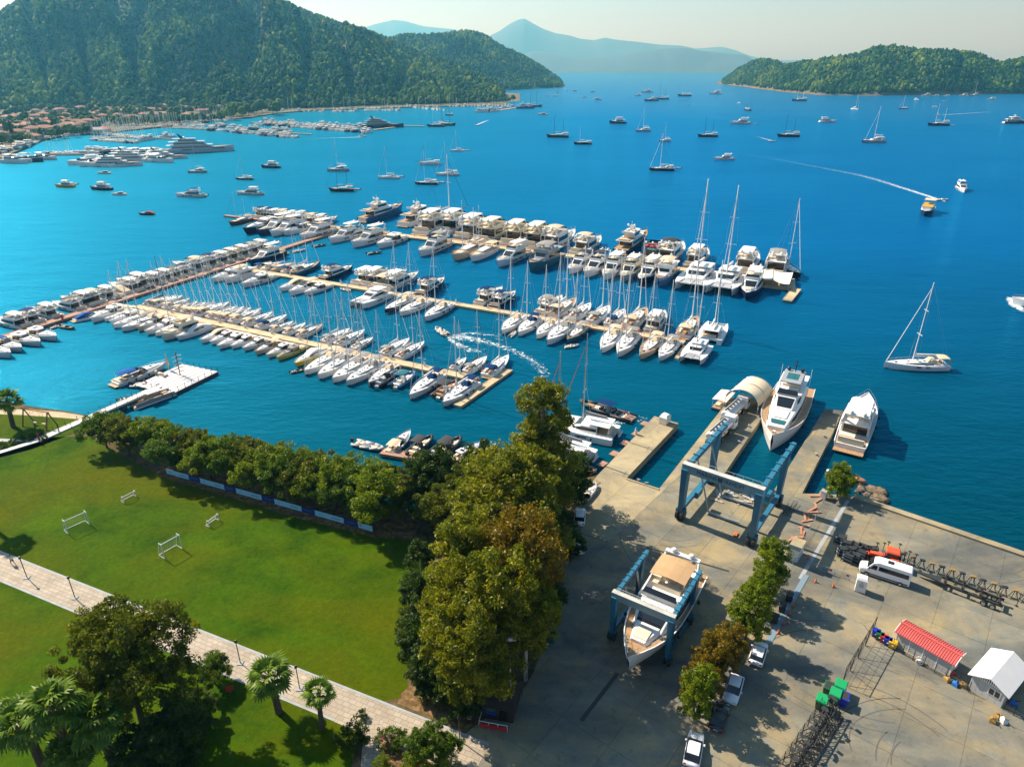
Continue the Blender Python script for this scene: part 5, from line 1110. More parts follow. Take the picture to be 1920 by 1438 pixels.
for (a, b, n, w) in rows:
    for i in range(n):
        s = (i + .5 + hs.uniform(-.25, .25)) / n; P = at(a[0] + (b[0] - a[0]) * s, a[1] + (b[1] - a[1]) * s + hs.uniform(-2, 2), GZ); P.z = GZ
        house(P, R(hs.choice([0, 15, -20, 70])), hs.uniform(11, 19), hs.uniform(8, 11), hs.choice([3.2, 6.2, 6.2]), f"terracotta-roofed pale house, {ordw(i)} from left in the {w}")
def pt(u, v): p = at(u, v, GZ); p.z = GZ; return p
house(pt(217, 195), 0, 34, 12, 6, 'long pale hotel with flat reddish roof at the wood edge')
house(pt(742, 196), 0, 26, 12, 4, 'shed with turquoise roof at the wooded quay', 'roof_teal')
house(pt(290, 222), 0, 26, 14, 6, 'dark-roofed hall with white skylights behind the promenade', 'canvas_black')
house(pt(175, 250), 0, 30, 10, 4, 'low dark-fronted boathouse on the town quay', 'canvas_grey')
house(pt(55, 262), R(10), 22, 10, 4, 'red-roofed hall behind the town quay')
t = thing('red_tent', 'orange red tents on the town quay', 'tent', pt(195, 247)); MB().loft([[(-7, -5, 3), (7, -5, 3), (7, 5, 3), (-7, 5, 3)], [(-.5, -.5, 6), (.5, -.5, 6), (.5, .5, 6), (-.5, .5, 6)]]).build('roof', MAT['tent_red'], t); MB().box(-6.5, 6.5, -4.5, 4.5, 0, 3).build('side', MAT['tent_red'], t)
# village trees: each one a thing
VT = []
for k, sd in enumerate((21, 22, 23)):
    VT.append((blob_tree(sd, [((0, 0, 4.6), 2.6, 1.0), ((1.7, .6, 3.8), 2.0, .9), ((-1.6, .5, 4), 2.1, .9), ((.1, -1.6, 3.6), 1.9, .9)], 'crown', MAT['garden_leaf']).data, MB().tube((0, 0, 0), (0, 0, 3), .25, 5).mesh('trunk', MAT['hull_wood'])))
def vtree(P, s, label, group, dark=False, col=None):
    c, tk = hs.choice(VT); r = thing('broadleaf_tree', label, 'tree', P, hs.uniform(0, 6), group, s); o = bpy.data.objects.new('crown', c); link(o, r); o['kind'] = 'stuff'; link(bpy.data.objects.new('trunk', tk), r)
tr = [((-10, 272), (185, 246), 34, 'along the town quay', 1.25, 3), ((0, 250), (230, 226), 34, 'among the near village houses', 1.35, 7), ((0, 232), (260, 212), 38, 'among the middle village houses', 1.4, 7), ((0, 214), (300, 202), 34, 'among the upper village houses', 1.6, 5),
      ((215, 238), (420, 226), 34, 'along the promenade', 1.4, 2), ((240, 222), (430, 210), 26, 'behind the promenade', 1.7, 5), ((420, 222), (540, 208), 22, 'beside the far marina', 2.2, 5), ((300, 205), (720, 196), 40, 'at the foot of the wooded hill', 2.0, 3), ((540, 204), (966, 191), 50, 'along the wooded shore', 1.7, 2)]
for (a, b, n, w, sc, jv) in tr:
    for i in range(n):
        s = (i + .5 + hs.uniform(-.4, .4)) / n; P = pt(a[0] + (b[0] - a[0]) * s, a[1] + (b[1] - a[1]) * s + hs.uniform(-jv, jv)); vtree(P, sc * hs.uniform(.7, 1.25), f"round green tree, {ordw(i)} from left {w}", 'trees around the far village')
for k, (u, v) in enumerate(((15, 258), (25, 258))):
    r = thing('cypress_tree', ('left' if k == 0 else 'right') + ' dark pointed cypress of a pair by the town quay', 'tree', pt(u, v), 0, 'cypresses'); MB().ball((0, 0, 9), 2.2, 8, 7, 3.8).build('crown', MAT['garden_leaf'], r); MB().tube((0, 0, 0), (0, 0, 3), .3).build('trunk', MAT['hull_wood'], r)
# ================================================================ NEAR GROUND
def noise_mat(name, cols, scales, rough=.9, bump=.2, bscale=6, randv=0.0, fine=()):
    """cols: base, second, third; two noises mix them (stains, dust, tyre wear)"""
    m = bpy.data.materials.new(name); m.use_nodes = True; t = m.node_tree; b = t.nodes['Principled BSDF']; L = t.links; g = t.nodes.new('ShaderNodeNewGeometry')
    cur = None
    for i, (c, s) in enumerate(zip(cols[1:], scales)):
        n = t.nodes.new('ShaderNodeTexNoise'); n.inputs['Scale'].default_value = s; n.inputs['Detail'].default_value = 6; n.inputs['Roughness'].default_value = .6; n.inputs['Distortion'].default_value = .6
        mp = t.nodes.new('ShaderNodeMapping'); mp.inputs['Location'].default_value = (i * 37.3, i * 11.1, 0); mp.inputs['Rotation'].default_value = (0, 0, .9); mp.inputs['Scale'].default_value = (1, 2.2 if i != 1 else 1, 1)
        L.new(g.outputs['Position'], mp.inputs[0]); L.new(mp.outputs[0], n.inputs['Vector'])
        r = t.nodes.new('ShaderNodeValToRGB'); r.color_ramp.elements[0].position = .42; r.color_ramp.elements[1].position = .66; L.new(n.outputs[0], r.inputs[0])
        mx = t.nodes.new('ShaderNodeMixRGB'); L.new(r.outputs[0], mx.inputs[0]); mx.inputs[2].default_value = (*c, 1)
        if cur is None: mx.inputs[1].default_value = (*cols[0], 1)
        else: L.new(cur, mx.inputs[1])
        cur = mx.outputs[0]
    if randv:
        oi = t.nodes.new('ShaderNodeObjectInfo'); mp = t.nodes.new('ShaderNodeMapRange'); mp.inputs[3].default_value = 1 - randv; mp.inputs[4].default_value = 1 + randv; L.new(oi.outputs['Random'], mp.inputs[0])
        mx = t.nodes.new('ShaderNodeVectorMath'); mx.operation = 'SCALE'; L.new(cur, mx.inputs[0]); L.new(mp.outputs[0], mx.inputs['Scale']); cur = mx.outputs[0]
    for sc_, lo, hi, a_, b_ in fine:
        n = t.nodes.new('ShaderNodeTexNoise'); n.inputs['Scale'].default_value = sc_; n.inputs['Detail'].default_value = 7; n.inputs['Roughness'].default_value = .7; L.new(g.outputs['Position'], n.inputs['Vector'])
        q = t.nodes.new('ShaderNodeMapRange'); q.inputs[1].default_value = lo; q.inputs[2].default_value = hi; q.inputs[3].default_value = a_; q.inputs[4].default_value = b_; L.new(n.outputs[0], q.inputs[0])
        mx = t.nodes.new('ShaderNodeVectorMath'); mx.operation = 'SCALE'; L.new(cur, mx.inputs[0]); L.new(q.outputs[0], mx.inputs['Scale']); cur = mx.outputs[0]
    L.new(cur, b.inputs['Base Color']); b.inputs['Roughness'].default_value = rough; b.inputs['Specular IOR Level'].default_value = .05
    n = t.nodes.new('ShaderNodeTexNoise'); n.inputs['Scale'].default_value = bscale; n.inputs['Detail'].default_value = 5; L.new(g.outputs['Position'], n.inputs['Vector'])
    bp = t.nodes.new('ShaderNodeBump'); bp.inputs['Strength'].default_value = bump; L.new(n.outputs[0], bp.inputs['Height']); L.new(bp.outputs[0], b.inputs['Normal'])
    MAT[name] = m; return m
noise_mat('lawn', [(.036, .082, .0), (.050, .100, .0), (.020, .058, .0), (.066, .082, .0)], [.05, .16, .03], bump=.8, bscale=9, fine=((1.6, .35, .65, .80, 1.2), (9, .3, .7, .72, 1.28)))
noise_mat('garden_soil', [(.10, .075, .035), (.17, .13, .07), (.05, .045, .02)], [.3, .8], bump=.5, bscale=4)
noise_mat('yard_concrete', [(.25, .235, .175), (.15, .17, .16), (.32, .265, .15), (.11, .12, .115)], [.06, .15, .05], bump=.2, bscale=3, randv=.05, fine=((.8, .56, .72, 1.0, .66), (.22, .35, .6, 1.08, .9), (7, .3, .7, .88, 1.1)))
noise_mat('jetty_concrete', [(.40, .34, .21), (.31, .28, .20), (.20, .18, .13)], [.2, .09], bump=.2, bscale=3, randv=.05, fine=((.7, .55, .75, 1, .7), (7, .3, .7, .9, 1.1)))
noise_mat('sand', [(.42, .34, .22), (.52, .45, .32)], [.5], bump=.2)
noise_mat('dry_leaves', [(.16, .10, .045), (.30, .20, .10), (.07, .05, .02)], [.5, 1.3], bump=.5)
noise_mat('rock', [(.13, .11, .085), (.28, .20, .12), (.05, .05, .045)], [.4, 1.2], bump=.8, bscale=2)
def pw(lst, z=GZ): return [tuple(at(u, v, z)[:2]) for u, v in lst]
coast = [(-700, 700), (-100, 735), (0, 750), (60, 762), (120, 770), (165, 779), (230, 800), (330, 830), (430, 860), (520, 885), (600, 905), (670, 930), (720, 952), (790, 958), (860, 948), (920, 930), (1000, 915), (1075, 902), (1121, 890)]
quay = [(1121, 890), (1227, 780), (1272, 793), (1175, 896), (1236, 916), (1368, 748), (1455, 743), (1352, 897), (1435, 945), (1547, 766), (1582, 770), (1504, 925), (1545, 926), (1590, 928), (1920, 1040)]
bound = [(1121, 890), (1090, 930), (1068, 1000), (1058, 1060), (1035, 1170), (1000, 1262), (960, 1322), (905, 1348), (872, 1375), (850, 1420), (850, 1500)]
Q = pw(quay); Bd = pw(bound); far_r = (Q[-1][0] + 75, Q[-1][1] - 65)
yard_poly = Q + [far_r, (155, -60), (Bd[-1][0], -60)] + Bd[::-1][:-1]
garden_poly = pw(coast) + Bd[1:] + [(Bd[-1][0], -60), (-260, -60)]
tag(MB().prism(garden_poly, -2.2, GZ - .004).build('garden_ground', MAT['garden_soil']), kind='structure')
yb = MB().prism(yard_poly, -2.2, GZ - .05).build('yard_ground', MAT['jetty_concrete']); tag(yb, kind='structure')
# concrete slabs with recessed joints
E1 = dirv(51.5); E2 = dirv(-38.5); OY = at(1275, 975, GZ)
def clip(poly, axis, val, keep_less):
    out = []
    for i in range(len(poly)):
        a, b = poly[i - 1], poly[i]; fa, fb = (a[axis] - val), (b[axis] - val)
        if keep_less: fa, fb = -fa, -fb
        if (fa >= 0) != (fb >= 0):
            t = fa / (fa - fb); out.append((a[0] + (b[0] - a[0]) * t, a[1] + (b[1] - a[1]) * t))
        if fb >= 0: out.append(b)
    return out
Yl = [((Vector((p[0], p[1], 0)) - OY).dot(E1), (Vector((p[0], p[1], 0)) - OY).dot(E2)) for p in yard_poly]
S = 6.2; rs = random.Random(9); ns = 0
for i in range(-13, 12):
    for j in range(-9, 12):
        x0, y0 = i * S, j * S; c = OY + E1 * (x0 + S / 2) + E2 * (y0 + S / 2)
        dpt = c.y * math.cos(PITCH) + (CAM_H - GZ) * math.sin(PITCH)
        if c.y < 38 or dpt <= 0: continue
        uu = 960 + FPX * c.x / dpt; up = (c.y * math.sin(PITCH) - (CAM_H - GZ) * math.cos(PITCH)) / dpt; vv = 719 - FPX * up
        if not (-150 < uu < 2100 and vv < 1560): continue
        g = .016; cell = clip(clip(clip(clip(Yl, 0, x0 + g, False), 0, x0 + S - g, True), 1, y0 + g, False), 1, y0 + S - g, True)
        cl = []
        for p in cell:
            if not cl or (abs(p[0] - cl[-1][0]) + abs(p[1] - cl[-1][1])) > .02: cl.append(p)
        if len(cl) < 3: continue
        ar = .5 * abs(sum(cl[k][0] * cl[(k + 1) % len(cl)][1] - cl[(k + 1) % len(cl)][0] * cl[k][1] for k in range(len(cl))))
        if ar < .6: continue
        W = [OY + E1 * p[0] + E2 * p[1] for p in cl]; dz = rs.uniform(-.006, .006)
        light = i >= 1 and j < 12 and (j <= -1 or (i > 3 and j > 3))
        o = MB().prism([(p.x, p.y) for p in W], GZ - .048, GZ + dz).build('concrete_slab', MAT['jetty_concrete' if (j <= -2 and i >= -1) else 'yard_concrete'], yb); ns += 1
# quay kerb
def kerb(pts, w, h, m, name='kerb', parent=None, z=GZ, label=None, cat=None):
    mb = MB()
    for a, b in zip(pts[:-1], pts[1:]):
        a, b = Vector(a), Vector(b); d = (b - a); rz = math.atan2(d.y, d.x); mb.box(0, d.length, -w / 2, w / 2, z, z + h, rz, (a.x, a.y))
    o = mb.build(name, m, parent); return o
kw = kerb([at(1600, 932, GZ), at(1925, 1043, GZ), Vector((far_r[0], far_r[1], GZ))], 1.3, .35, MAT['jetty_concrete'], 'quay_kerb'); tag(kw, kind='structure')
for a, b in (((1232, 786), (1270, 797)), ((1175, 898), (1236, 918)), ((1352, 900), (1435, 948))):
    tag(kerb([at(*a, GZ), at(*b, GZ)], .4, .15, MAT['jetty_concrete'], 'quay_kerb'), kind='structure')
tag(MB().sheet(pw([(-700, 760), (-100, 752), (0, 772), (60, 778), (130, 782), (175, 790), (140, 812), (60, 842), (0, 858), (-250, 900), (-700, 900)]), GZ + .002).build('upper_lawn', MAT['lawn']), kind='structure')
tag(MB().sheet(pw([(-20, 766), (60, 768), (120, 773), (160, 780), (150, 786), (100, 782), (40, 778), (-20, 776)]), GZ + .007).build('beach_sand', MAT['sand']), kind='structure')
lawn_px = [(-500, 930), (-60, 862), (20, 842), (90, 818), (170, 815), (260, 870), (312, 895), (420, 928), (560, 970), (700, 1005), (775, 1010), (785, 1060), (775, 1150), (765, 1240), (762, 1290), (748, 1310), (725, 1316), (546, 1250), (400, 1191), (0, 1032), (-500, 830 + 0)]
lawn_px[-1] = (-600, 800 + 0)
up = [(-900, 1000), (-60, 864), (20, 844), (90, 820), (170, 817), (260, 872), (312, 897), (420, 930), (560, 972), (700, 1007), (775, 1012), (785, 1060), (775, 1150), (765, 1240), (764, 1290), (748, 1312), (725, 1317), (546, 1250), (400, 1191), (0, 1032), (-300, 909 + 0)]
A0 = Vector((*pw([(0, 1032)])[0], 0)); A1 = Vector((*pw([(725, 1317)])[0], 0)); pdir = (A1 - A0).normalized(); pn = Vector((-pdir.y, pdir.x, 0))   # path axis
edgeU = lambda s: A0 + pdir * s
PLEN = (A1 - A0).length; PW_ = 4.6
lawn_top = pw([(-60, 864), (20, 844), (90, 820), (170, 817), (260, 872), (312, 897), (420, 930), (560, 972), (700, 1007), (775, 1012), (785, 1060), (775, 1150), (765, 1240), (764, 1290), (748, 1308)])
a_ = edgeU(PLEN - .5); b_ = edgeU(-60)
tag(MB().sheet(lawn_top + [tuple(a_[:2]), tuple(b_[:2]), (-170, b_.y + 30), (-170, 118)], GZ + .002).build('football_lawn', MAT['lawn']), kind='structure')
c_ = edgeU(-60) - pn * PW_; d_ = edgeU(PLEN - 2.5) - pn * PW_
low = [tuple(c_[:2]), tuple(d_[:2])] + pw([(672, 1352), (664, 1400), (655, 1470), (640, 1700)]) + [(-150, 25), (-170, 60)]
tag(MB().sheet(low, GZ + .002).build('lower_lawn', MAT['lawn']), kind='structure')
# the stone path: paving laid in courses, with smooth edging
m = bpy.data.materials.new('path_paving'); m.use_nodes = True; t = m.node_tree; b = t.nodes['Principled BSDF']; tc = t.nodes.new('ShaderNodeTexCoord'); br = t.nodes.new('ShaderNodeTexBrick')
br.inputs['Scale'].default_value = 1.0; br.inputs['Brick Width'].default_value = .9; br.inputs['Row Height'].default_value = .6; br.inputs['Mortar Size'].default_value = .03
br.inputs['Color1'].default_value = (.42, .36, .27, 1); br.inputs['Color2'].default_value = (.52, .46, .37, 1); br.inputs['Mortar'].default_value = (.25, .22, .17, 1)
nz = t.nodes.new('ShaderNodeTexNoise'); nz.inputs['Scale'].default_value = .35; nz.inputs['Detail'].default_value = 5; t.links.new(tc.outputs['Object'], nz.inputs[0]); hs_ = t.nodes.new('ShaderNodeMixRGB'); hs_.blend_type = 'MULTIPLY'; hs_.inputs[0].default_value = .5
t.links.new(tc.outputs['Object'], br.inputs[0]); t.links.new(br.outputs[0], hs_.inputs[1]); t.links.new(nz.outputs[0], hs_.inputs[2]); t.links.new(hs_.outputs[0], b.inputs['Base Color']); b.inputs['Roughness'].default_value = .85; MAT['paving'] = m
mat('path_edge', (.30, .33, .34), .8, vary=.15, vscale=.6)
ang = math.atan2(pdir.y, pdir.x)
pp = tag(MB().box(-70, PLEN + 13.5, -PW_, 0, -.02, .01).build('path', MAT['paving'], None, loc=(A0.x, A0.y, GZ), rz=ang), kind='structure')
for nme, y0, y1, x1 in (('path_edging', -.32, 0, PLEN + 13.5), ('path_edging', -PW_, -PW_ + .32, PLEN - 4.2)): MB().box(-70, x1, y0, y1, .011, .04).build(nme, MAT['path_edge'], pp)
br_a = [Vector((*p, 0)) for p in pw([(684, 1338), (718, 1350), (705, 1600), (664, 1600)])]
tag(MB().prism([tuple(p[:2]) for p in br_a], GZ - .01, GZ + .016).build('side_path', MAT['paving']), kind='structure')
tag(MB().sheet(pw([(752, 1300), (768, 1285), (850, 1305), (905, 1345), (872, 1372), (800, 1340), (745, 1318)]), GZ + .003).build('gravel_patch', MAT['dry_leaves']), kind='structure')
tag(MB().sheet(pw([(720, 1352), (835, 1384), (850, 1425), (850, 1500), (708, 1500)]), GZ + .003).build('flower_bed', MAT['dry_leaves']), kind='structure')
tag(MB().sheet(pw([(300, 893), (312, 897), (420, 930), (560, 972), (700, 1007), (775, 1012), (785, 985), (700, 960), (560, 925), (420, 890), (300, 860)]), GZ + .006).build('leaf_litter', MAT['dry_leaves']), kind='structure')
tag(MB().sheet(pw([(-60, 818), (0, 822), (53, 825), (53, 828), (0, 828), (-60, 826)]), GZ + .011).build('beach_path', MAT['path_edge']), kind='structure')
# ================================================================ HARBOUR YARD
mat('lift_blue', (.025, .15, .25), .4, vary=.12, vscale=.5); mat('lift_front', (.17, .30, .36), .5, vary=.1, vscale=.6); mat('lift_blue_dark', (.02, .10, .17), .5); mat('lift_top', (.45, .47, .44), .6, vary=.2, vscale=.8); mat('sling', (.36, .36, .34), .9); mat('letter_navy', (.01, .02, .06), .6)
tyre_mb = MB()
for k in range(1):
    n = 16; rings = []
    for y, r_ in ((-.32, .55), (-.32, .72), (-.2, .8), (.2, .8), (.32, .72), (.32, .55)): rings.append([(r_ * math.cos(2 * math.pi * i / n), y, r_ * math.sin(2 * math.pi * i / n)) for i in range(n)])
    tyre_mb.loft(rings, closed=True)
TYRE = tyre_mb.mesh('tyre', MAT['rubber']); RIM = MB().loft([[(.5 * math.cos(2 * math.pi * i / 12), y, .5 * math.sin(2 * math.pi * i / 12)) for i in range(12)] for y in (-.335, .335)]).mesh('rim', MAT['lift_blue_dark'])
RIMA = MB().loft([[(.5 * math.cos(2 * math.pi * i / 12), y, .5 * math.sin(2 * math.pi * i / 12)) for i in range(12)] for y in (-.335, .335)]).mesh('rim', MAT['alloy'])
def wheel(parent, p, r, w=1.0, rim=None, rz=0):
    o = bpy.data.objects.new('wheel', TYRE); link(o, parent); o.location = p; s = r / .8; o.scale = (s, w, s); o.rotation_euler = (0, 0, rz)
    q = bpy.data.objects.new('rim', rim or RIMA); link(q, o); return o
def beam(a, b, w, h, name, m, parent, w2=None, h2=None):
    a, b = Vector(a), Vector(b); d = (b - a).normalized(); up = Vector((0, 0, 1)) if abs(d.z) < .9 else Vector((0, 1, 0)); s = d.cross(up).normalized(); u = s.cross(d); R_ = []
    for p, ww, hh in ((a, w, h), (b, w2 or w, h2 or h)): R_.append([p - s * ww / 2 - u * hh / 2, p + s * ww / 2 - u * hh / 2, p + s * ww / 2 + u * hh / 2, p - s * ww / 2 + u * hh / 2])
    return MB().loft(R_).build(name, m, parent)
def travelift(label, P, rz, W, D, H, over, k=1.0, text=None, blue='lift_blue'):
    r = thing('travelift', label, 'boat hoist', P, rz); bl, dk = MAT[blue], MAT['lift_blue_dark']
    for x in (0, W):
        for y in (0, D):
            bg_ = MB().box(x - .75 * k, x + .75 * k, y - .5 * k, y + .5 * k, 1.5 * k, 2.1 * k).box(x - .35 * k, x + .35 * k, y - .45 * k, y + .45 * k, .9 * k, 1.6 * k).build('wheel_bogie', dk, r)
            for dx in (-.45, .45): wheel(bg_, (x + dx * k, y, .95 * k), .95 * k, .8 * k, RIM, R(90))
            lean = .0
            beam((x, y, 2.0 * k), (x, y + (0 if y == 0 else .3), H), .75 * k, 1.2 * k, 'leg', bl, r, 1.05 * k, 1.6 * k)
        beam((x, -.3, 2.0 * k), (x, D + .3, 2.0 * k), .7 * k, .8 * k, 'lower_side_beam', bl, r)
        sb = beam((x, -.2, H), (x, D + over, H), .7 * k, .85 * k, 'upper_side_beam', MAT['lift_blue'] if blue == 'lift_blue' else bl, r)
        for i in range(7): y = 1.5 + i * (D + over - 2.5) / 6; MB().box(x - .5 * k, x + .5 * k, y - .15 * k, y + .15 * k, H + .42 * k, H + .6 * k).tube((x - .55 * k, y, H + .52 * k), (x + .55 * k, y, H + .52 * k), .1 * k, 6).build('winch_block', bl, sb)
        for y in (D * .35, D * .8): MB().box(x + (.7 if x == 0 else -1.3) * k, x + (1.3 if x == 0 else -.7) * k, y - 1.1 * k, y + 1.1 * k, 2.4 * k, 3.5 * k).build('engine_box', bl, r)
    fb = beam((-.55 * k, 0, H + .1), (W + .55 * k, 0, H + .1), 1.0 * k, 1.5 * k, 'front_beam', MAT['lift_front'], r)
    MB().box(-.6 * k, W + .6 * k, -.55 * k, .55 * k, H + .1 + .75 * k, H + .16 + .75 * k).build('beam_walkway', MAT['lift_top'], fb)
    rl = MB(); [rl.tube((i * W / 8, .45 * k, H + .8 * k), (i * W / 8, .45 * k, H + 1.5 * k), .03, 4) for i in range(9)]; rl.tube((0, .45 * k, H + 1.5 * k), (W, .45 * k, H + 1.5 * k), .03, 4).build('beam_rail', MAT['lift_top'], fb)
    for y in (D * .3, D * .75):
        for sg, x in ((1, .3), (-1, W - .3)):
            pts = [Vector((x, y, H - .3)), Vector((x + sg * W * .12, y, H * .55)), Vector((x + sg * W * .25, y, .45)), Vector((W / 2, y, .25))] if text else [Vector((x, y, H - .3)), Vector((x + sg * W * .1, y, 3.6)), Vector((W / 2, y, 1.35))]
            m_ = MB()
            for a, b in zip(pts[:-1], pts[1:]): m_.quad(a + Vector((0, -.28, 0)), b + Vector((0, -.28, 0)), b + Vector((0, .28, 0)), a + Vector((0, .28, 0))); m_.quad(a + Vector((.03, .28, .0)), b + Vector((.03, .28, 0)), b + Vector((.03, -.28, 0)), a + Vector((.03, -.28, 0)))
            m_.build('sling', MAT['sling'], r)['kind'] = 'stuff'
    if text:
        for tx, x0 in text:
            cu = bpy.data.curves.new('lettering', 'FONT'); cu.body = tx; cu.size = .95 * k; cu.extrude = .01; to = bpy.data.objects.new('tmp', cu); COL.objects.link(to); bpy.context.view_layer.update()
            me = bpy.data.meshes.new_from_object(to.evaluated_get(bpy.context.evaluated_depsgraph_get())); bpy.data.objects.remove(to); me.materials.clear(); me.materials.append(MAT['letter_navy'])
            o = bpy.data.objects.new('lettering', me); link(o, fb); o.location = (x0, -.52 * k, H - .2 * k); o.rotation_euler = (R(90), 0, 0); xs = [v.co.x for v in me.vertices]; w = max(xs); o.scale = (k * (W * .28) / w, 1, 1)
        MB().box(W * .455, W * .515, -.515 * k, -.505 * k, H - .3 * k, H + .5 * k).build('logo_plate', MAT['letter_navy'], fb)
        MB().box(W * .465, W * .505, -.53 * k, -.52 * k, H - .2 * k, H - .05 * k).box(W * .465, W * .505, -.53 * k, -.52 * k, H + .25 * k, H + .4 * k).box(W * .475, W * .495, -.53 * k, -.52 * k, H, H + .18 * k).build('logo_mark', bl, fb)['kind'] = 'stuff'
    return r
PL = at(1275, 972, GZ); W1 = 11.9
travelift('large blue boat hoist lettered on its front beam, standing over the slipway', (PL.x, PL.y, GZ), R(-36), W1, 13.5, 9.9, 4.5, 1.0, (('MARINE', W1 * .16), ('TRAVELIFT', W1 * .53)))
LB = at(1148, 1222, GZ)
travelift('smaller blue boat hoist carrying a white motor yacht in the shaded yard', (13.2, 67.6, GZ), R(-33), 7.6, 8.2, 7.3, 2.2, .68, None)
# yacht hanging in the smaller hoist
hd2 = -123.0
bow = at(1175, 1238, 5.6); bow.z = 0
o = boat('Fe', bow, hd2, 20.5, 'white motor yacht with tan bimini hanging in the smaller blue hoist', None); o.location.z = GZ + 1.9; o.scale = (o.scale[0], o.scale[1] * 1.18, o.scale[2])
for ch in o.children:
    if ch.name.split('.')[0] in ('deck', 'foredeck_trunk', 'bimini'): ch.material_slots[0].link = 'OBJECT'; ch.material_slots[0].material = MAT[{'deck': 'teak', 'foredeck_trunk': 'gelcoat_white', 'bimini': 'canvas_tan'}[ch.name.split('.')[0]]]
# fenders and sling clutter
mat('clutter', (.35, .30, .26), .9, vary=.4, vscale=2); rc = random.Random(4)
for k in range(9):
    P = at(1355 + rc.uniform(-25, 50), 935 + rc.uniform(-12, 28), GZ); mbx = MB(); a = rc.uniform(0, 3)
    pts = [Vector((rc.uniform(-1.6, 1.6), rc.uniform(-1, 1), .05 + rc.uniform(0, .12))) for _ in range(5)]
    for p, q in zip(pts[:-1], pts[1:]):
        d = (q - p).normalized(); n_ = Vector((-d.y, d.x, 0)) * .2; mbx.add([p - n_, q - n_, q + n_, p + n_, p - n_ + Vector((0, 0, .06)), q - n_ + Vector((0, 0, .06)), q + n_ + Vector((0, 0, .06)), p + n_ + Vector((0, 0, .06))], [(3, 2, 1, 0), (4, 5, 6, 7), (0, 1, 5, 4), (1, 2, 6, 5), (2, 3, 7, 6), (3, 0, 4, 7)])
    o = mbx.build('lifting_strap', MAT[('sling', 'clutter', 'canvas_grey')[k % 3]], None, loc=(P.x, P.y, GZ), rz=a); tag(o, ('grey', 'brown', 'dark')[k % 3] + f' lifting strap in a heap under the large hoist, {ordw(k // 3)} such heap', 'strap', 'straps under the large hoist')
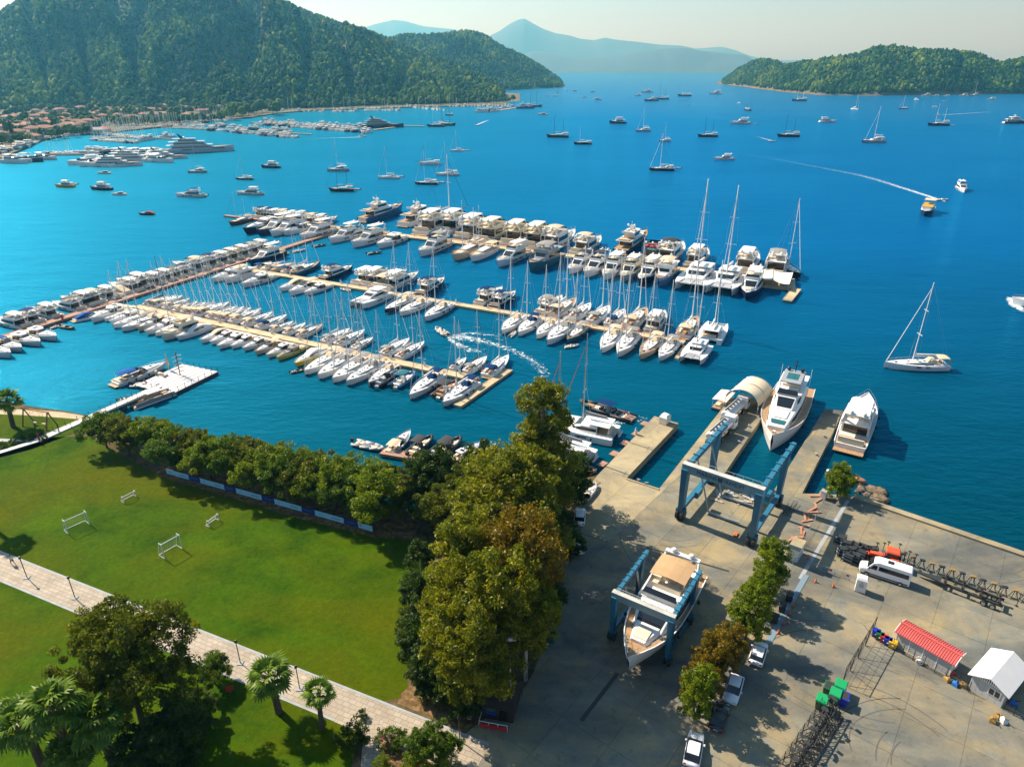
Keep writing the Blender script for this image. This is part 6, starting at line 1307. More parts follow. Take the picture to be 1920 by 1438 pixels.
# slip yacht, bow towards the camera
def slip_yacht():
    bow = at(1443, 846, .5); h = -119.5; bow.z = 0; L, B = 30.5, 9.2; r = thing('motor_yacht', 'large white motor yacht with teak side decks berthed bow-in in the hoist dock', 'motor yacht', bow - dirv(h) * L, R(h))
    hh, s, d = hull_parts(L, B, 2.6, 4.3, fine=.5, rake=.05, n=18); hh.build('hull', MAT['gelcoat_white'], r); s.build('waterline_stripe', MAT['antifoul'], r); d.build('deck', MAT['teak'], r)
    st = [(5, 3.1, 3.0, 2.5, 5.0), (14, 3.1, 3.0, 2.7, 5.0), (20, 2.9, 2.6, 3.1, 5.0), (24.5, 2.3, 2.0, 3.6, 4.7), (27, 1.9, 1.6, 3.8, 4.4)]; c = cabin(st).build('saloon', MAT['gelcoat_white'], r)
    side_glass(st[:4], .3, .8, .04).build('side_window', MAT['glass_dark'], c)['kind'] = 'stuff'
    MB().quad((24.3, -1.5, 4.82), (25.9, -1.25, 4.68), (25.9, 1.25, 4.68), (24.3, 1.5, 4.82)).build('foredeck_window', MAT['glass_teal'], c)
    MB().box(27, 27.3, -1.5, 1.5, 3.8, 4.6).box(28.8, 29.4, -.25, .25, 3.9, 4.5).build('foredeck_fitting', MAT['gelcoat_white'], r)['kind'] = 'stuff'
    MB().loft([[(20.2, -1.6, 5.02), (20.2, -1.4, 5.25), (20.2, 1.4, 5.25), (20.2, 1.6, 5.02)], [(23.6, -1.4, 4.85), (23.6, -1.2, 5.0), (23.6, 1.2, 5.0), (23.6, 1.4, 4.85)]]).build('sunpad', MAT['canvas_white'], r)
    st = [(7, 2.6, 2.5, 5.0, 7.1), (15.5, 2.6, 2.4, 5.0, 7.1), (17, 2.4, 2.1, 5.0, 6.9), (19.8, 1.9, 1.7, 5.0, 5.3)]; c = cabin(st).build('wheelhouse', MAT['gelcoat_white'], r)
    front_glass(st[2], st[3], .1, .92).build('windscreen', MAT['glass_dark'], c); side_glass(st[:3], .25, .8, .04).build('wheelhouse_window', MAT['glass_dark'], c)['kind'] = 'stuff'
    MB().prism([(4.5, -2.8), (15, -2.8), (16.8, -2.2), (16.8, 2.2), (15, 2.8), (4.5, 2.8)], 7.12, 7.3).build('flybridge_deck', MAT['gelcoat_white'], r)
    MB().quad((16.9, -2.1, 7.3), (16.9, 2.1, 7.3), (15.9, 1.9, 8.1), (15.9, -1.9, 8.1)).build('flybridge_screen', MAT['glass_dark'], r)
    MB().loft([[(7.5, -2.2, 9.1), (7.5, -2.0, 9.3), (7.5, 2.0, 9.3), (7.5, 2.2, 9.1)], [(14.8, -2.2, 9.1), (14.8, -2.0, 9.3), (14.8, 2.0, 9.3), (14.8, 2.2, 9.1)]]).build('hardtop', MAT['gelcoat_grey'], r)
    MB().box(9.5, 13, -1.2, 1.2, 9.305, 9.33).build('hardtop_panel', MAT['glass_teal'], r)
    for x in (8, 14):
        for sg in (1, -1): MB().tube((x, sg * 2, 7.3), (x, sg * 2, 9.1), .1).build('hardtop_post', MAT['gelcoat_grey'], r)
    MB().box(10, 12.5, -1.8, 1.8, 7.3, 7.9).build('flybridge_sofa', MAT['cushion_cream'], r); a = MB().tube((8.4, 0, 9.3), (8.2, 0, 12), .12).tube((8.3, -.8, 10.8), (8.3, .8, 10.8), .08).build('radar_mast', MAT['mast_dark'], r)
    for y in (1.4, -1.4): MB().ball((8.2, y, 9.75), .45).build('radar_dome', MAT['mast_dark'], a, True)
    MB().box(-2, .1, -3.4, 3.4, .5, .7).build('swim_platform', MAT['teak'], r); rail(L, B, 4.3, 14, z0=2.6, fine=.5, h=.8, n=12).build('bow_rail', MAT['steel'], r)['kind'] = 'stuff'
    for x in (.15, .3, .45, .6):
        for sg in (1, -1): MB().ball((x * L, sg * 4.3, 1.7), .38, 7, 5, 1.7).build('fender', MAT['rubber'], r)
    for y in (3.1, -3.1): MB().tube((6, y, 5), (5.8, y, 9.5), .04).build('antenna', MAT['mast_white'], r)
slip_yacht()
P = at(1592, 840, 1); Pb = at(1622, 752, 3.5); h = math.degrees(math.atan2(Pb.y - P.y, Pb.x - P.x)); P.z = 0
spawn('fly', 'motor_yacht', 'white flybridge yacht moored outside the right dock wall, stern to camera', 'motor yacht', None, P, R(h), 25, .95, {}, ('canvas',))
# tanker trucks on the left dock arm
mat('tank_silver', (.55, .58, .6), .35, metal=.3); mat('truck_white', (.75, .77, .78), .4); mat('chassis', (.03, .03, .035), .7)
def tanker(label, P, rz):
    r = thing('tanker_truck', label, 'truck', P, rz, 'tanker trucks on the dock'); MB().box(0, 11, -.5, .5, .75, 1.1).build('chassis', MAT['chassis'], r)
    n = 12; MB().loft([[(x, 1.25 * s * math.cos(2 * math.pi * i / n), 2.2 + 1.0 * s * math.sin(2 * math.pi * i / n)) for i in range(n)] for x, s in ((0, .8), (.3, 1), (8.0, 1), (8.3, .8))]).build('tank', MAT['tank_silver'], r)
    MB().box(.5, 7.8, -.55, -.45, 3.1, 3.35).box(.5, 7.8, .45, .55, 3.1, 3.35).build('tank_catwalk', MAT['steel'], r)['kind'] = 'stuff'
    for i in range(5): MB().tube((1.3 + i * 1.4, 0, 3.15), (1.3 + i * 1.4, 0, 3.32), .28, 8).build('hatch', MAT['chassis'], r)
    c = cabin([(8.7, 1.25, 1.2, .7, 3.3), (10.4, 1.25, 1.2, .7, 3.3), (11, 1.2, 1.1, .7, 3.0)]).build('cab', MAT['truck_white'], r)
    MB().quad((11.02, -1, 1.9), (11.02, 1, 1.9), (10.98, .95, 2.8), (10.98, -.95, 2.8)).build('windscreen', MAT['glass_dark'], c); MB().box(9.2, 10.3, -1.26, -1.24, 1.9, 2.7).build('side_window', MAT['glass_dark'], c); MB().box(9.2, 10.3, 1.24, 1.26, 1.9, 2.7).build('side_window', MAT['glass_dark'], c)
    for x in (.9, 2.2, 3.5, 7.2, 9.9):
        for sg in (1, -1): wheel(r, (x, sg * 1.0, .5), .5, .7)
a1 = 51.0
P = at(1350, 820, GZ); tanker('silver tanker truck farther out on the dock arm, by the canopy', tuple(at(1358, 797, GZ)[:2]) + (GZ,), R(a1))
tanker('silver tanker truck nearer the hoist, behind the other tanker', tuple(at(1330, 838, GZ)[:2]) + (GZ,), R(a1))
# fabric canopy
def dock_canopy(P, rz):
    r = thing('dock_canopy', 'cream arched fabric canopy at the end of the dock arm', 'canopy', P, rz); L, W, H = 8.6, 7.4, 2.9; rings = []; n = 12
    for i in range(9):
        s = i / 8; sc = 1 - .12 * (1 - abs(2 * s - 1)) if i not in (0, 4, 8) else 1; x = s * L
        up = [(x, W / 2 * math.cos(math.pi * k / n), 1.8 + H * sc * math.sin(math.pi * k / n)) for k in range(n + 1)]; rings.append(up)
    MB().loft(rings, closed=False, cap0=False, cap1=False).build('fabric', MAT['canvas_cream'], r, True)
    for x in (0, L / 2, L): MB().path([(x, W / 2 * math.cos(math.pi * k / n), 1.8 + (H + .06) * math.sin(math.pi * k / n)) for k in range(n + 1)], .09, 5).build('arch', MAT['steel'], r)['kind'] = 'stuff'
    for x in (0, L / 2, L):
        for sg in (1, -1): MB().tube((x, sg * W / 2, 0), (x, sg * W / 2, 1.8), .1).build('post', MAT['steel'], r)
P = at(1388, 768, GZ); dock_canopy((P.x, P.y, GZ), R(a1))
# pontoon boat with two-part awning left of the canopy
P = at(1345, 772); r = thing('pontoon_boat', 'small flat boat with cream two-part awning by the dock arm', 'motorboat', P, R(55)); 
MB().box(0, 6.5, -1.5, 1.5, .1, .7).build('hull', MAT['hull_blue'], r); MB().box(0, 6.4, -1.4, 1.4, .705, .75).build('deck', MAT['teak'], r)
for x0, x1 in ((.2, 3.1), (3.2, 6.2)): MB().loft([[(x0, -1.6, 2.7), (x0, 0, 2.95), (x0, 1.6, 2.7), (x0, 1.6, 2.64), (x0, 0, 2.88), (x0, -1.6, 2.64)], [(x1, -1.6, 2.7), (x1, 0, 2.95), (x1, 1.6, 2.7), (x1, 1.6, 2.64), (x1, 0, 2.88), (x1, -1.6, 2.64)]]).build('awning', MAT['canvas_white'], r)
for x in (.3, 6.1):
    for y in (-1.4, 1.4): MB().tube((x, y, .7), (x, y, 2.7), .05).build('awning_post', MAT['steel'], r)
MB().box(1, 2.5, -1, 1, .75, 1.2).build('seat', MAT['cushion_cream'], r)
# white tank/cabinet on the left jetty, life-ring posts, bollards
P = at(1246, 793, GZ); r = thing('wrapped_machine', 'white wrapped machine on the end of the left jetty', 'machine', P, R(50)); MB().loft([[(-.9, -.8, 0), (.9, -.8, 0), (.9, .8, 0), (-.9, .8, 0)], [(-1, -.9, 1.6), (1, -.9, 1.7), (1, .9, 1.7), (-1, .9, 1.6)], [(-.6, -.6, 2.1), (.7, -.6, 2.0), (.7, .6, 2.1), (-.6, .6, 2.2)]]).build('wrapping', MAT['canvas_white'], r); MB().box(-1, 1, -.9, .9, 0, .15).build('pallet', MAT['teak'], r)
P = at(1192, 814, GZ); r = thing('service_pedestal', 'white power pedestal on the left concrete jetty', 'pedestal', P); link(bpy.data.objects.new('body', pm), r); link(bpy.data.objects.new('lamp', ped_lamp), r)
for k, (u, v) in enumerate(((1207, 793), (1191, 812), (1170, 829), (1150, 849), (1128, 868))):
    P = at(u, v, .9); r = thing('boarding_step', f'brown boarding platform, {ordw(k)} from the far end of the left jetty', 'step', (P.x, P.y, 0), R(51), 'boarding platforms on the left jetty'); MB().box(-.9, .9, -.9, .5, .7, .9).build('tread', MAT['pier_planks'], r); MB().tube((0, -.6, -1), (0, -.6, .7), .1).build('pile', MAT['pile_dark'], r)
pier('jetty', 'brown angled wooden jetty under the eucalyptus, right part', at(1071, 880, .8), at(1092, 873, .8), 2.2, .8, MAT['pier_planks']); pier('jetty', 'brown angled wooden jetty left of the concrete jetty', at(1092, 873, .8), at(1112, 884, .8), 2.2, .8, MAT['pier_planks'])
P0, P1 = at(716, 845, .8), at(900, 876, .8); pier('jetty', 'long orange-brown wooden jetty with small motorboats, below the front pier', P0, P1, 2.4, .8, MAT['pier_planks'], seg=8)
# small boats there
for c, u, v, z, h, L, lb, g in (('R', 722, 845, .3, -25, 7.5, 'white console inflatable at the left end of the brown jetty', None), ('Oe', 770, 806, 1.2, 70, 9.2, 'white cruiser with beige canvas, stern at the brown jetty', None),
        ('Rc', 812, 815, .8, 62, 8.5, 'black T-top inflatable with orange seats at the brown jetty', None), ('Rk', 848, 822, .8, 60, 8.5, 'dark open boat between two awning boats at the brown jetty', None), ('Rc', 866, 818, .8, 58, 8.8, 'white inflatable with black sunroof at the brown jetty', None), ('O', 900, 830, 1, 52, 8.2, 'white cuddy boat left of the purple awning boat', None), ('Oe', 930, 832, 1, 55, 8.0, 'white boat under a purple awning at the brown jetty', None), ('R', 935, 852, .6, 50, 5, 'small white boat at the right end of the brown jetty', None)):
    P = at(u, v, z); P.z = 0; o = boat(c, P, h, L, lb, g)
    if 'purple' in lb:
        for ch in o.children:
            if ch.name.startswith('bimini') and 'frame' not in ch.name: ch.material_slots[0].link = 'OBJECT'; ch.material_slots[0].material = MAT['canvas_purple']; ch.location.z = .3; ch.scale = (1.15, 1.1, 1)
# catamarans behind the tall eucalyptus
for bu, bv, su, sv, lb in ((1058, 792, 1155, 812, 'white catamaran with rust furled jib, farther of two by the left jetty'), (1012, 832, 1108, 858, 'white catamaran with grey boom cover, nearer of two by the left jetty')):
    b_, s_ = at(bu, bv, 1.5), at(su, sv, 1.5); b_.z = s_.z = 0; h = math.atan2(b_.y - s_.y, b_.x - s_.x)
    spawn('cat', 'catamaran', lb, 'catamaran', None, s_, h, 14, .95, {'sail': 'canvas_grey', 'jib': 'orange_paint', 'mast': 'alloy', 'net': 'tube_grey'}, ())
# the long black inflatable with people
b_, s_ = at(1088, 752, .8), at(1188, 784, .8); h = math.atan2(b_.y - s_.y, b_.x - s_.x); b_.z = s_.z = 0
rb = thing('inflatable_boat', 'long black rigid inflatable with canopy and crew under way', 'motorboat', s_, h); L = (b_ - s_).length; k = L / 14
tb = MB(); pts = [(0, 1.5, .6), (5, 1.55, .6), (10, 1.3, .7), (12.5, .8, .85), (14, 0, 1.05)]
for sg in (1, -1):
    for a, b in zip(pts[:-1], pts[1:]): tb.tube((a[0] * k, sg * a[1], a[2]), (b[0] * k, sg * b[1], b[2]), .36, 8)
tb.build('inflatable_tube', MAT['tube_black'], rb, True)['kind'] = 'stuff'
MB().prism([(0, -1.4), (10 * k, -1.2), (13 * k, 0), (10 * k, 1.2), (0, 1.4)], .3, .6).build('deck', MAT['deck_grey'], rb); MB().box(0, 2, -1.3, 1.3, .61, .68).build('stern_deck', MAT['pier_planks'], rb); MB().box(10.2 * k, 12 * k, -.6, .6, .61, .75).build('bow_pad', MAT['teak'], rb)
cv, fr = canopy(5 * k, 9 * k, 1.25, 2.9, zb=.6); cv.build('canopy', MAT['canvas_blue'], rb); fr.build('canopy_frame', MAT['mast_dark'], rb)['kind'] = 'stuff'
MB().box(6 * k, 6.8 * k, -.6, .6, .6, 1.7).build('console', MAT['gelcoat_grey'], rb)
for i in range(4): MB().box((3.4 + i * 1.3) * k if i < 2 else (6.9 + (i - 2) * 1.1) * k, (4.0 + i * 1.3) * k if i < 2 else (7.4 + (i - 2) * 1.1) * k, -.8, .8, .6, 1.1).build('seat', MAT['canvas_black'], rb)
for fx, y, po, sh, lb in ((2.0, .5, 'walk', 'shirt_red', 'person in red shirt standing at the stern of the long black inflatable'), (1.4, -.5, 'sit', 'shirt_white', 'person in white seated at the stern of the long black inflatable'), (4.6, .4, 'sit', 'shirt_red', 'person in red seated under the canopy edge of the black inflatable')):
    P = s_ + Vector((math.cos(h) * fx - math.sin(h) * y, math.sin(h) * fx + math.cos(h) * y, .62 if po == 'walk' else .68)); person(lb, P, h, po, sh)
# bollards on the dock walls
bm = MB().tube((0, 0, 0), (0, 0, .45), .2, 8).tube((-.35, 0, .38), (.35, 0, .38), .12, 6).mesh('bollard', MAT['gelcoat_grey'])
for k, (u, v) in enumerate(((1212, 908), (1545, 819), (1530, 853), (1197, 902), (1562, 800), (1404, 800), (1385, 830))):
    o = bpy.data.objects.new('bollard', bm); COL.objects.link(o); o.location = at(u, v, GZ); o.rotation_euler = (0, 0, k * .9); tag(o, ['pale mooring bollard on the near wall of the left basin, right one', 'grey bollard on the right dock wall, middle one', 'grey bollard on the right dock wall, nearest the camera', 'pale mooring bollard on the near wall of the left basin, left one', 'grey bollard on the right dock wall, farthest out', 'grey bollard beside the tanker farther out', 'grey bollard beside the nearer tanker'][k], 'bollard', 'bollards on the dock walls')
# ================================================================ TREES
def leaf_mat(name, c0, c1, c2, trans=.5):
    c0, c1, c2 = [(min(.9, c[0] * 1.3), min(.9, c[1] * 1.28), c[2] * .6) for c in (c0, c1, c2)]
    m = bpy.data.materials.new(name); m.use_nodes = True; t = m.node_tree; L = t.links; t.nodes.remove(t.nodes['Principled BSDF'])
    g = t.nodes.new('ShaderNodeNewGeometry'); cr = t.nodes.new('ShaderNodeValToRGB'); e = cr.color_ramp.elements; e[0].color = (*c0, 1); e[1].color = (*c2, 1); x = e.new(.5); x.color = (*c1, 1)
    tc = t.nodes.new('ShaderNodeTexCoord'); n = t.nodes.new('ShaderNodeTexNoise'); n.inputs['Scale'].default_value = .38; n.inputs['Detail'].default_value = 2; L.new(tc.outputs['Object'], n.inputs[0])
    a = t.nodes.new('ShaderNodeMath'); a.operation = 'MULTIPLY_ADD'; L.new(g.outputs['Random Per Island'], a.inputs[0]); a.inputs[1].default_value = .55; s = t.nodes.new('ShaderNodeMath'); s.operation = 'MULTIPLY_ADD'; L.new(n.outputs[0], s.inputs[0]); s.inputs[1].default_value = 1.7; s.inputs[2].default_value = -.62
    L.new(s.outputs[0], a.inputs[2]); L.new(a.outputs[0], cr.inputs[0])
    d = t.nodes.new('ShaderNodeBsdfDiffuse'); tr = t.nodes.new('ShaderNodeBsdfTranslucent'); gl = t.nodes.new('ShaderNodeBsdfGlossy'); gl.inputs['Roughness'].default_value = .45; L.new(cr.outputs[0], d.inputs[0]); L.new(cr.outputs[0], tr.inputs[0])
    m1 = t.nodes.new('ShaderNodeMixShader'); m1.inputs[0].default_value = trans; L.new(d.outputs[0], m1.inputs[1]); L.new(tr.outputs[0], m1.inputs[2]); m2 = t.nodes.new('ShaderNodeMixShader'); m2.inputs[0].default_value = .02; L.new(m1.outputs[0], m2.inputs[1]); L.new(gl.outputs[0], m2.inputs[2]); L.new(m2.outputs[0], t.nodes['Material Output'].inputs[0])
    MAT[name] = m
leaf_mat('leaf_euc', (.050, .078, .004), (.135, .158, .006), (.27, .26, .012)); leaf_mat('leaf_brown', (.07, .058, .008), (.15, .115, .010), (.25, .17, .014)); leaf_mat('leaf_green', (.025, .065, .004), (.065, .13, .006), (.15, .20, .012)); leaf_mat('leaf_dark', (.012, .036, .004), (.030, .065, .007), (.07, .105, .012)); leaf_mat('leaf_olive', (.038, .066, .004), (.090, .118, .006), (.18, .185, .012)); leaf_mat('leaf_lime', (.06, .115, .004), (.13, .19, .006), (.25, .29, .012)); leaf_mat('palm_leaf', (.04, .085, .015), (.08, .15, .02), (.17, .24, .05), .3)
mat('bark_pale', (.42, .38, .31), .9, vary=.35, vscale=2); mat('bark_brown', (.09, .06, .04), .95, vary=.3, vscale=3); mat('flower_pink', (.6, .12, .2), .7)
def crown_mesh(name, lobes, nclump, nleaf, size, rc, m, seed, flat=1.0):
    """leaf cards in clumps on and within the crown's lobes"""
    g = np.random.default_rng(seed); C = []; vol = np.array([l[1] ** 2 for l in lobes]); vol = vol / vol.sum()
    for k in range(nclump):
        c, r_, sz = lobes[g.choice(len(lobes), p=vol)]; d = g.normal(size=3); d /= np.linalg.norm(d); rad = r_ * g.uniform(.45, 1.16)
        if d[2] < -.35 and g.random() < .6: d[2] = -d[2]
        C.append((c[0] + d[0] * rad, c[1] + d[1] * rad, c[2] + d[2] * rad * sz))
    C = np.array(C); n = nclump * nleaf; cc = np.repeat(C, nleaf, 0); rr_ = rc * g.uniform(.55, 1.3, nclump).repeat(nleaf)
    off = g.normal(size=(n, 3)); off /= np.linalg.norm(off, axis=1)[:, None]; off *= (rr_ * g.uniform(.2, 1, n) ** .5)[:, None]; off[:, 2] *= .75
    P = cc + off; N = g.normal(size=(n, 3)) + off / rr_[:, None] * .9 + np.array([0, 0, .5]); N /= np.linalg.norm(N, axis=1)[:, None]
    T = np.cross(N, g.normal(size=(n, 3))); T /= np.linalg.norm(T, axis=1)[:, None]; B = np.cross(N, T); s = (size * g.uniform(.6, 1.35, n))[:, None]
    V = np.stack([P - T * s, P + B * s * .42 + N * s * .1, P + T * s, P - B * s * .42 + N * s * .1], 1).reshape(-1, 3)
    me = bpy.data.meshes.new(name); me.vertices.add(4 * n); me.vertices.foreach_set('co', V.astype(np.float32).ravel()); me.loops.add(4 * n); me.loops.foreach_set('vertex_index', np.arange(4 * n, dtype=np.int32)); me.polygons.add(n); me.polygons.foreach_set('loop_start', np.arange(0, 4 * n, 4, dtype=np.int32)); me.polygons.foreach_set('loop_total', np.full(n, 4, dtype=np.int32)); me.materials.append(m); me.update(calc_edges=True); return me, C
def limbs(H0, C, n, r0, m, seed, lean=(0, 0), name='trunk', top=None):
    g = random.Random(seed); t = MB(); zt = top or H0; a = Vector((0, 0, -.2)); k = 5; prev = a
    for i in range(1, k + 1): q = Vector((lean[0] * i / k, lean[1] * i / k, zt * i / k)) + Vector((g.uniform(-.15, .15), g.uniform(-.15, .15), 0)); t.tube(prev, q, r0 * (1 - .62 * (i - 1) / k), 7, r0 * (1 - .62 * i / k)); prev = q
    b = MB(); idx = g.sample(range(len(C)), min(n, len(C)))
    for i in idx:
        c = Vector(C[i]); s = Vector((lean[0] * .7, lean[1] * .7, zt * g.uniform(.55, .98))); mid = s.lerp(c, .5) + Vector((0, 0, -.3 + g.uniform(0, .8))); b.tube(s, mid, r0 * .3, 5, r0 * .17); b.tube(mid, c, r0 * .17, 4, r0 * .05)
    return t.mesh(name, m), b.mesh('limb', m)
TREE = {}
def make_tree(key, lobes, nclump, nleaf, size, rc, leaf, bark, H0, r0, seed, nl=14, lean=(0, 0)):
    me, C = crown_mesh('crown', lobes, nclump, nleaf, size, rc, MAT[leaf], seed); TREE[key] = (me,) + limbs(H0, C, nl, r0, MAT[bark], seed, lean)
make_tree('euc_a', [((0, 0, 11.5), 4.6, .9), ((2.8, 1.5, 9.6), 3.4, .9), ((-2.8, -1.2, 9.2), 3.4, .9), ((.8, -2.8, 8.2), 3.0, .9), ((-1, 2.6, 12.6), 3.0, 1)], 300, 110, .22, .95, 'leaf_euc', 'bark_pale', 11, .38, 31, 24)
make_tree('euc_b', [((0, 0, 12.5), 3.8, 1.2), ((2.4, -1.6, 10), 3.2, 1), ((-2.2, 1.4, 9), 3.4, 1), ((0, 0, 6.6), 3.0, .9)], 280, 110, .22, .95, 'leaf_euc', 'bark_pale', 11, .34, 32, 22)
make_tree('euc_brown', [((0, 0, 13), 4.2, .8), ((3, 1.2, 11.4), 3.0, .8), ((-3, 0, 11), 3.0, .8), ((.5, -2.8, 9.6), 3.0, .8)], 220, 100, .21, .9, 'leaf_brown', 'bark_pale', 12, .42, 33, 34)
make_tree('euc_tall', [((0, 0, 21.5), 3.3, 1.25), ((1.6, .6, 17.5), 3.1, 1.1), ((-1.8, -.6, 15), 3.6, 1.1), ((1.2, -1.2, 11.5), 3.8, 1.1), ((-1.2, 1.4, 8), 3.6, 1.1), ((2.6, 1, 24), 1.6, 1)], 420, 105, .22, .95, 'leaf_euc', 'bark_pale', 21, .5, 34, 26)
make_tree('big_round', [((0, 0, 13), 5.0, .85), ((5.0, 1.5, 12.4), 4.0, .95), ((-5.2, .5, 10.5), 3.6, .9), ((2, -4.2, 9.6), 4.0, .9), ((-2.2, 4.0, 13.2), 3.6, .9), ((-3.2, -3.6, 7.8), 3.2, .9), ((6.4, -2, 8.4), 3.0, .9)], 430, 110, .21, .95, 'leaf_olive', 'bark_brown', 10, .55, 35, 34)
make_tree('shore_a', [((0, 0, 4.3), 2.6, .75), ((2, .6, 3.9), 2.0, .8), ((-1.9, -.5, 3.7), 2.0, .8), ((.4, -1.8, 3.4), 1.8, .8)], 170, 110, .15, .6, 'leaf_green', 'bark_brown', 3.4, .18, 36, 12)
make_tree('shore_b', [((0, 0, 4.9), 2.4, .9), ((1.9, -.8, 3.8), 2.1, .8), ((-2, .9, 4.2), 2.0, .8)], 160, 110, .15, .6, 'leaf_olive', 'bark_brown', 3.6, .17, 37, 12)
make_tree('shore_c', [((0, 0, 4.2), 2.9, .8), ((1.4, 1.9, 4.6), 1.8, .9), ((-1.9, -1.4, 3.4), 2.0, .8)], 170, 110, .15, .6, 'leaf_lime', 'bark_brown', 3.4, .18, 38, 12)
make_tree('dark_round', [((0, 0, 4.6), 2.9, 1.1), ((1.2, .8, 2.6), 2.2, .8), ((-1.3, -.7, 2.4), 2.2, .8)], 170, 110, .17, .65, 'leaf_dark', 'bark_brown', 4, .2, 39, 10)
make_tree('shrub', [((0, 0, 1.2), 1.2, .9), ((.7, .3, .9), .9, .9), ((-.7, -.2, .9), .9, .9)], 50, 60, .10, .35, 'leaf_green', 'bark_brown', .8, .07, 40, 5)
make_tree('yard_a', [((0, 0, 4.6), 2.5, 1.15), ((1.2, .8, 3.0), 1.9, 1), ((-1.0, -.9, 2.8), 1.9, 1), ((.6, -.4, 6.6), 1.4, 1)], 180, 100, .15, .55, 'leaf_lime', 'bark_brown', 4.2, .18, 41, 12)
make_tree('yard_b', [((0, 0, 4.0), 2.5, 1.0), ((1.3, -.6, 2.8), 1.9, 1), ((-1.2, .8, 3.0), 1.8, 1)], 170, 100, .15, .55, 'leaf_brown', 'bark_brown', 3.6, .18, 42, 12)
rt = random.Random(77)
def tree(kind, u, v, s, label, name='broadleaf_tree', group=None, sz=1.0, leaf=None, cat='tree', rot=None, wide=1.0):
    P = at(u, v, GZ); cm, tm, lm = TREE[kind]; r = thing(name, label, cat, P, rt.uniform(0, 6.28) if rot is None else rot, group, (s * wide, s * wide, s * sz))
    o = bpy.data.objects.new('crown', cm); link(o, r); o['kind'] = 'stuff'
    if leaf: o.material_slots[0].link = 'OBJECT'; o.material_slots[0].material = MAT[leaf]
    link(bpy.data.objects.new('trunk', tm), r); q = bpy.data.objects.new('limb', lm); link(q, r); q['kind'] = 'stuff'; return r
E = 'eucalyptus_tree'; GE = 'eucalyptus clump between lawn and yard'
HT = {'euc_tall': 25.6, 'euc_a': 15.8, 'euc_b': 17.0, 'euc_brown': 16.4}
def tall(kind, u, v, vtop, lb, wide=1.0, rot=None):
    P = at(u, v, GZ); s = (hgt(u, vtop, P) - GZ) / HT[kind] * .97; o = tree(kind, u, v, s, lb, E, GE, rot=rot); o.scale = (s * wide, s * wide, s); return o
tall('euc_tall', 1012, 985, 716, 'tallest slender eucalyptus rising against the water by the jetty', 1.12, .6)
for k, u, v, vt, w, lb in (('euc_a', 950, 1080, 850, 1.1, 'broad olive eucalyptus just below the tallest one'), ('euc_brown', 975, 1215, 955, .80, 'rust-brown eucalyptus with white limbs beside the shaded container'), ('euc_b', 884, 1190, 955, .85, 'left upper eucalyptus beside the lawn edge'), ('euc_a', 866, 1260, 1055, .82, 'left middle eucalyptus above the date palm'),
        ('euc_b', 940, 1290, 1030, .85, 'middle eucalyptus over the dark kiosk'), ('euc_b', 880, 1345, 1130, .9, 'lowest yellowish eucalyptus nearest the path'), ('euc_a', 918, 1200, 1000, .9, 'eucalyptus in the centre of the clump'), ('euc_b', 1000, 1110, 935, .85, 'eucalyptus between the tallest tree and the brown one'), ('euc_b', 1030, 1010, 865, .75, 'low eucalyptus right of the tallest trunk by the parked car'), ('euc_a', 985, 1275, 1090, .8, 'dark-shaded eucalyptus at the yard fence')):
    tall(k, u, v, vt, lb, w)
tree('dark_round', 1052, 955, 1.5, 'dark dense tree under the tallest eucalyptus by the yard', sz=.95); tree('dark_round', 1035, 1050, 1.2, 'dark dense tree beside the white parked saloon'); tree('dark_round', 1015, 1160, 1.0, 'dark tree behind the shaded container')
tree('shore_c', 828, 985, 1.0, 'bright green rounded tree at the lawn corner', leaf='leaf_lime')
for i, (u, v, s) in enumerate(((790, 1080, 1.0), (782, 1140, .9), (785, 1195, 1.0), (790, 1245, 1.1), (800, 1290, 1.0), (835, 1318, .95), (872, 1332, .9), (820, 1255, 1.0), (905, 1320, .8))):
    tree('dark_round', u, v, s * .78, f"dark green hedge bush, {ordw(i)} down the lawn's right edge", 'hedge_bush', 'hedge bushes along the lawn edge', cat='bush')
shore_t = [(205, 842, 'shore_a', .95), (245, 852, 'shore_b', 1), (285, 862, 'shore_c', 1), (325, 880, 'shore_a', 1.1), (365, 888, 'shore_b', 1.05), (402, 895, 'shore_c', 1.0), (440, 902, 'shore_a', 1.1), (478, 912, 'shore_b', 1.1), (515, 922, 'shore_c', 1.1), (552, 928, 'shore_a', 1.15), (590, 938, 'shore_b', 1.1), (628, 952, 'shore_c', 1.15), (668, 962, 'shore_a', 1.1), (715, 975, 'shore_c', 1.25), (755, 970, 'shore_b', 1.1), (790, 960, 'dark_round', 1.1), (835, 955, 'dark_round', 1.2), (880, 968, 'shore_b', 1.3), (905, 940, 'dark_round', 1.2), (930, 985, 'dark_round', 1.3), (860, 1010, 'shore_b', 1.2)]
for i, (u, v, k, s) in enumerate(shore_t): tree(k, u + rt.uniform(-6, 6), v + rt.uniform(-4, 6), s * 1.22, f"leafy tree in the shoreline row, {ordw(i)} from left", 'shore_tree', 'row of trees between lawn and sea')
for i, (u, v, k, s) in enumerate(((232, 832, 'shore_b', .9), (305, 845, 'shore_b', .95), (382, 868, 'shore_a', 1), (455, 884, 'shore_b', 1), (530, 900, 'shore_b', 1), (605, 918, 'dark_round', .9), (700, 945, 'dark_round', .9), (650, 932, 'shore_b', 1), (570, 912, 'shore_c', 1))):
    tree(k, u, v, s, f"leafy tree at the water's edge behind the row, {ordw(i)} from left", 'shore_tree', 'row of trees between lawn and sea')
tree('big_round', 272, 1368, .90, 'huge spreading olive-green tree standing over the path at lower left', 'spreading_tree', sz=1.12, rot=.3, wide=.86)
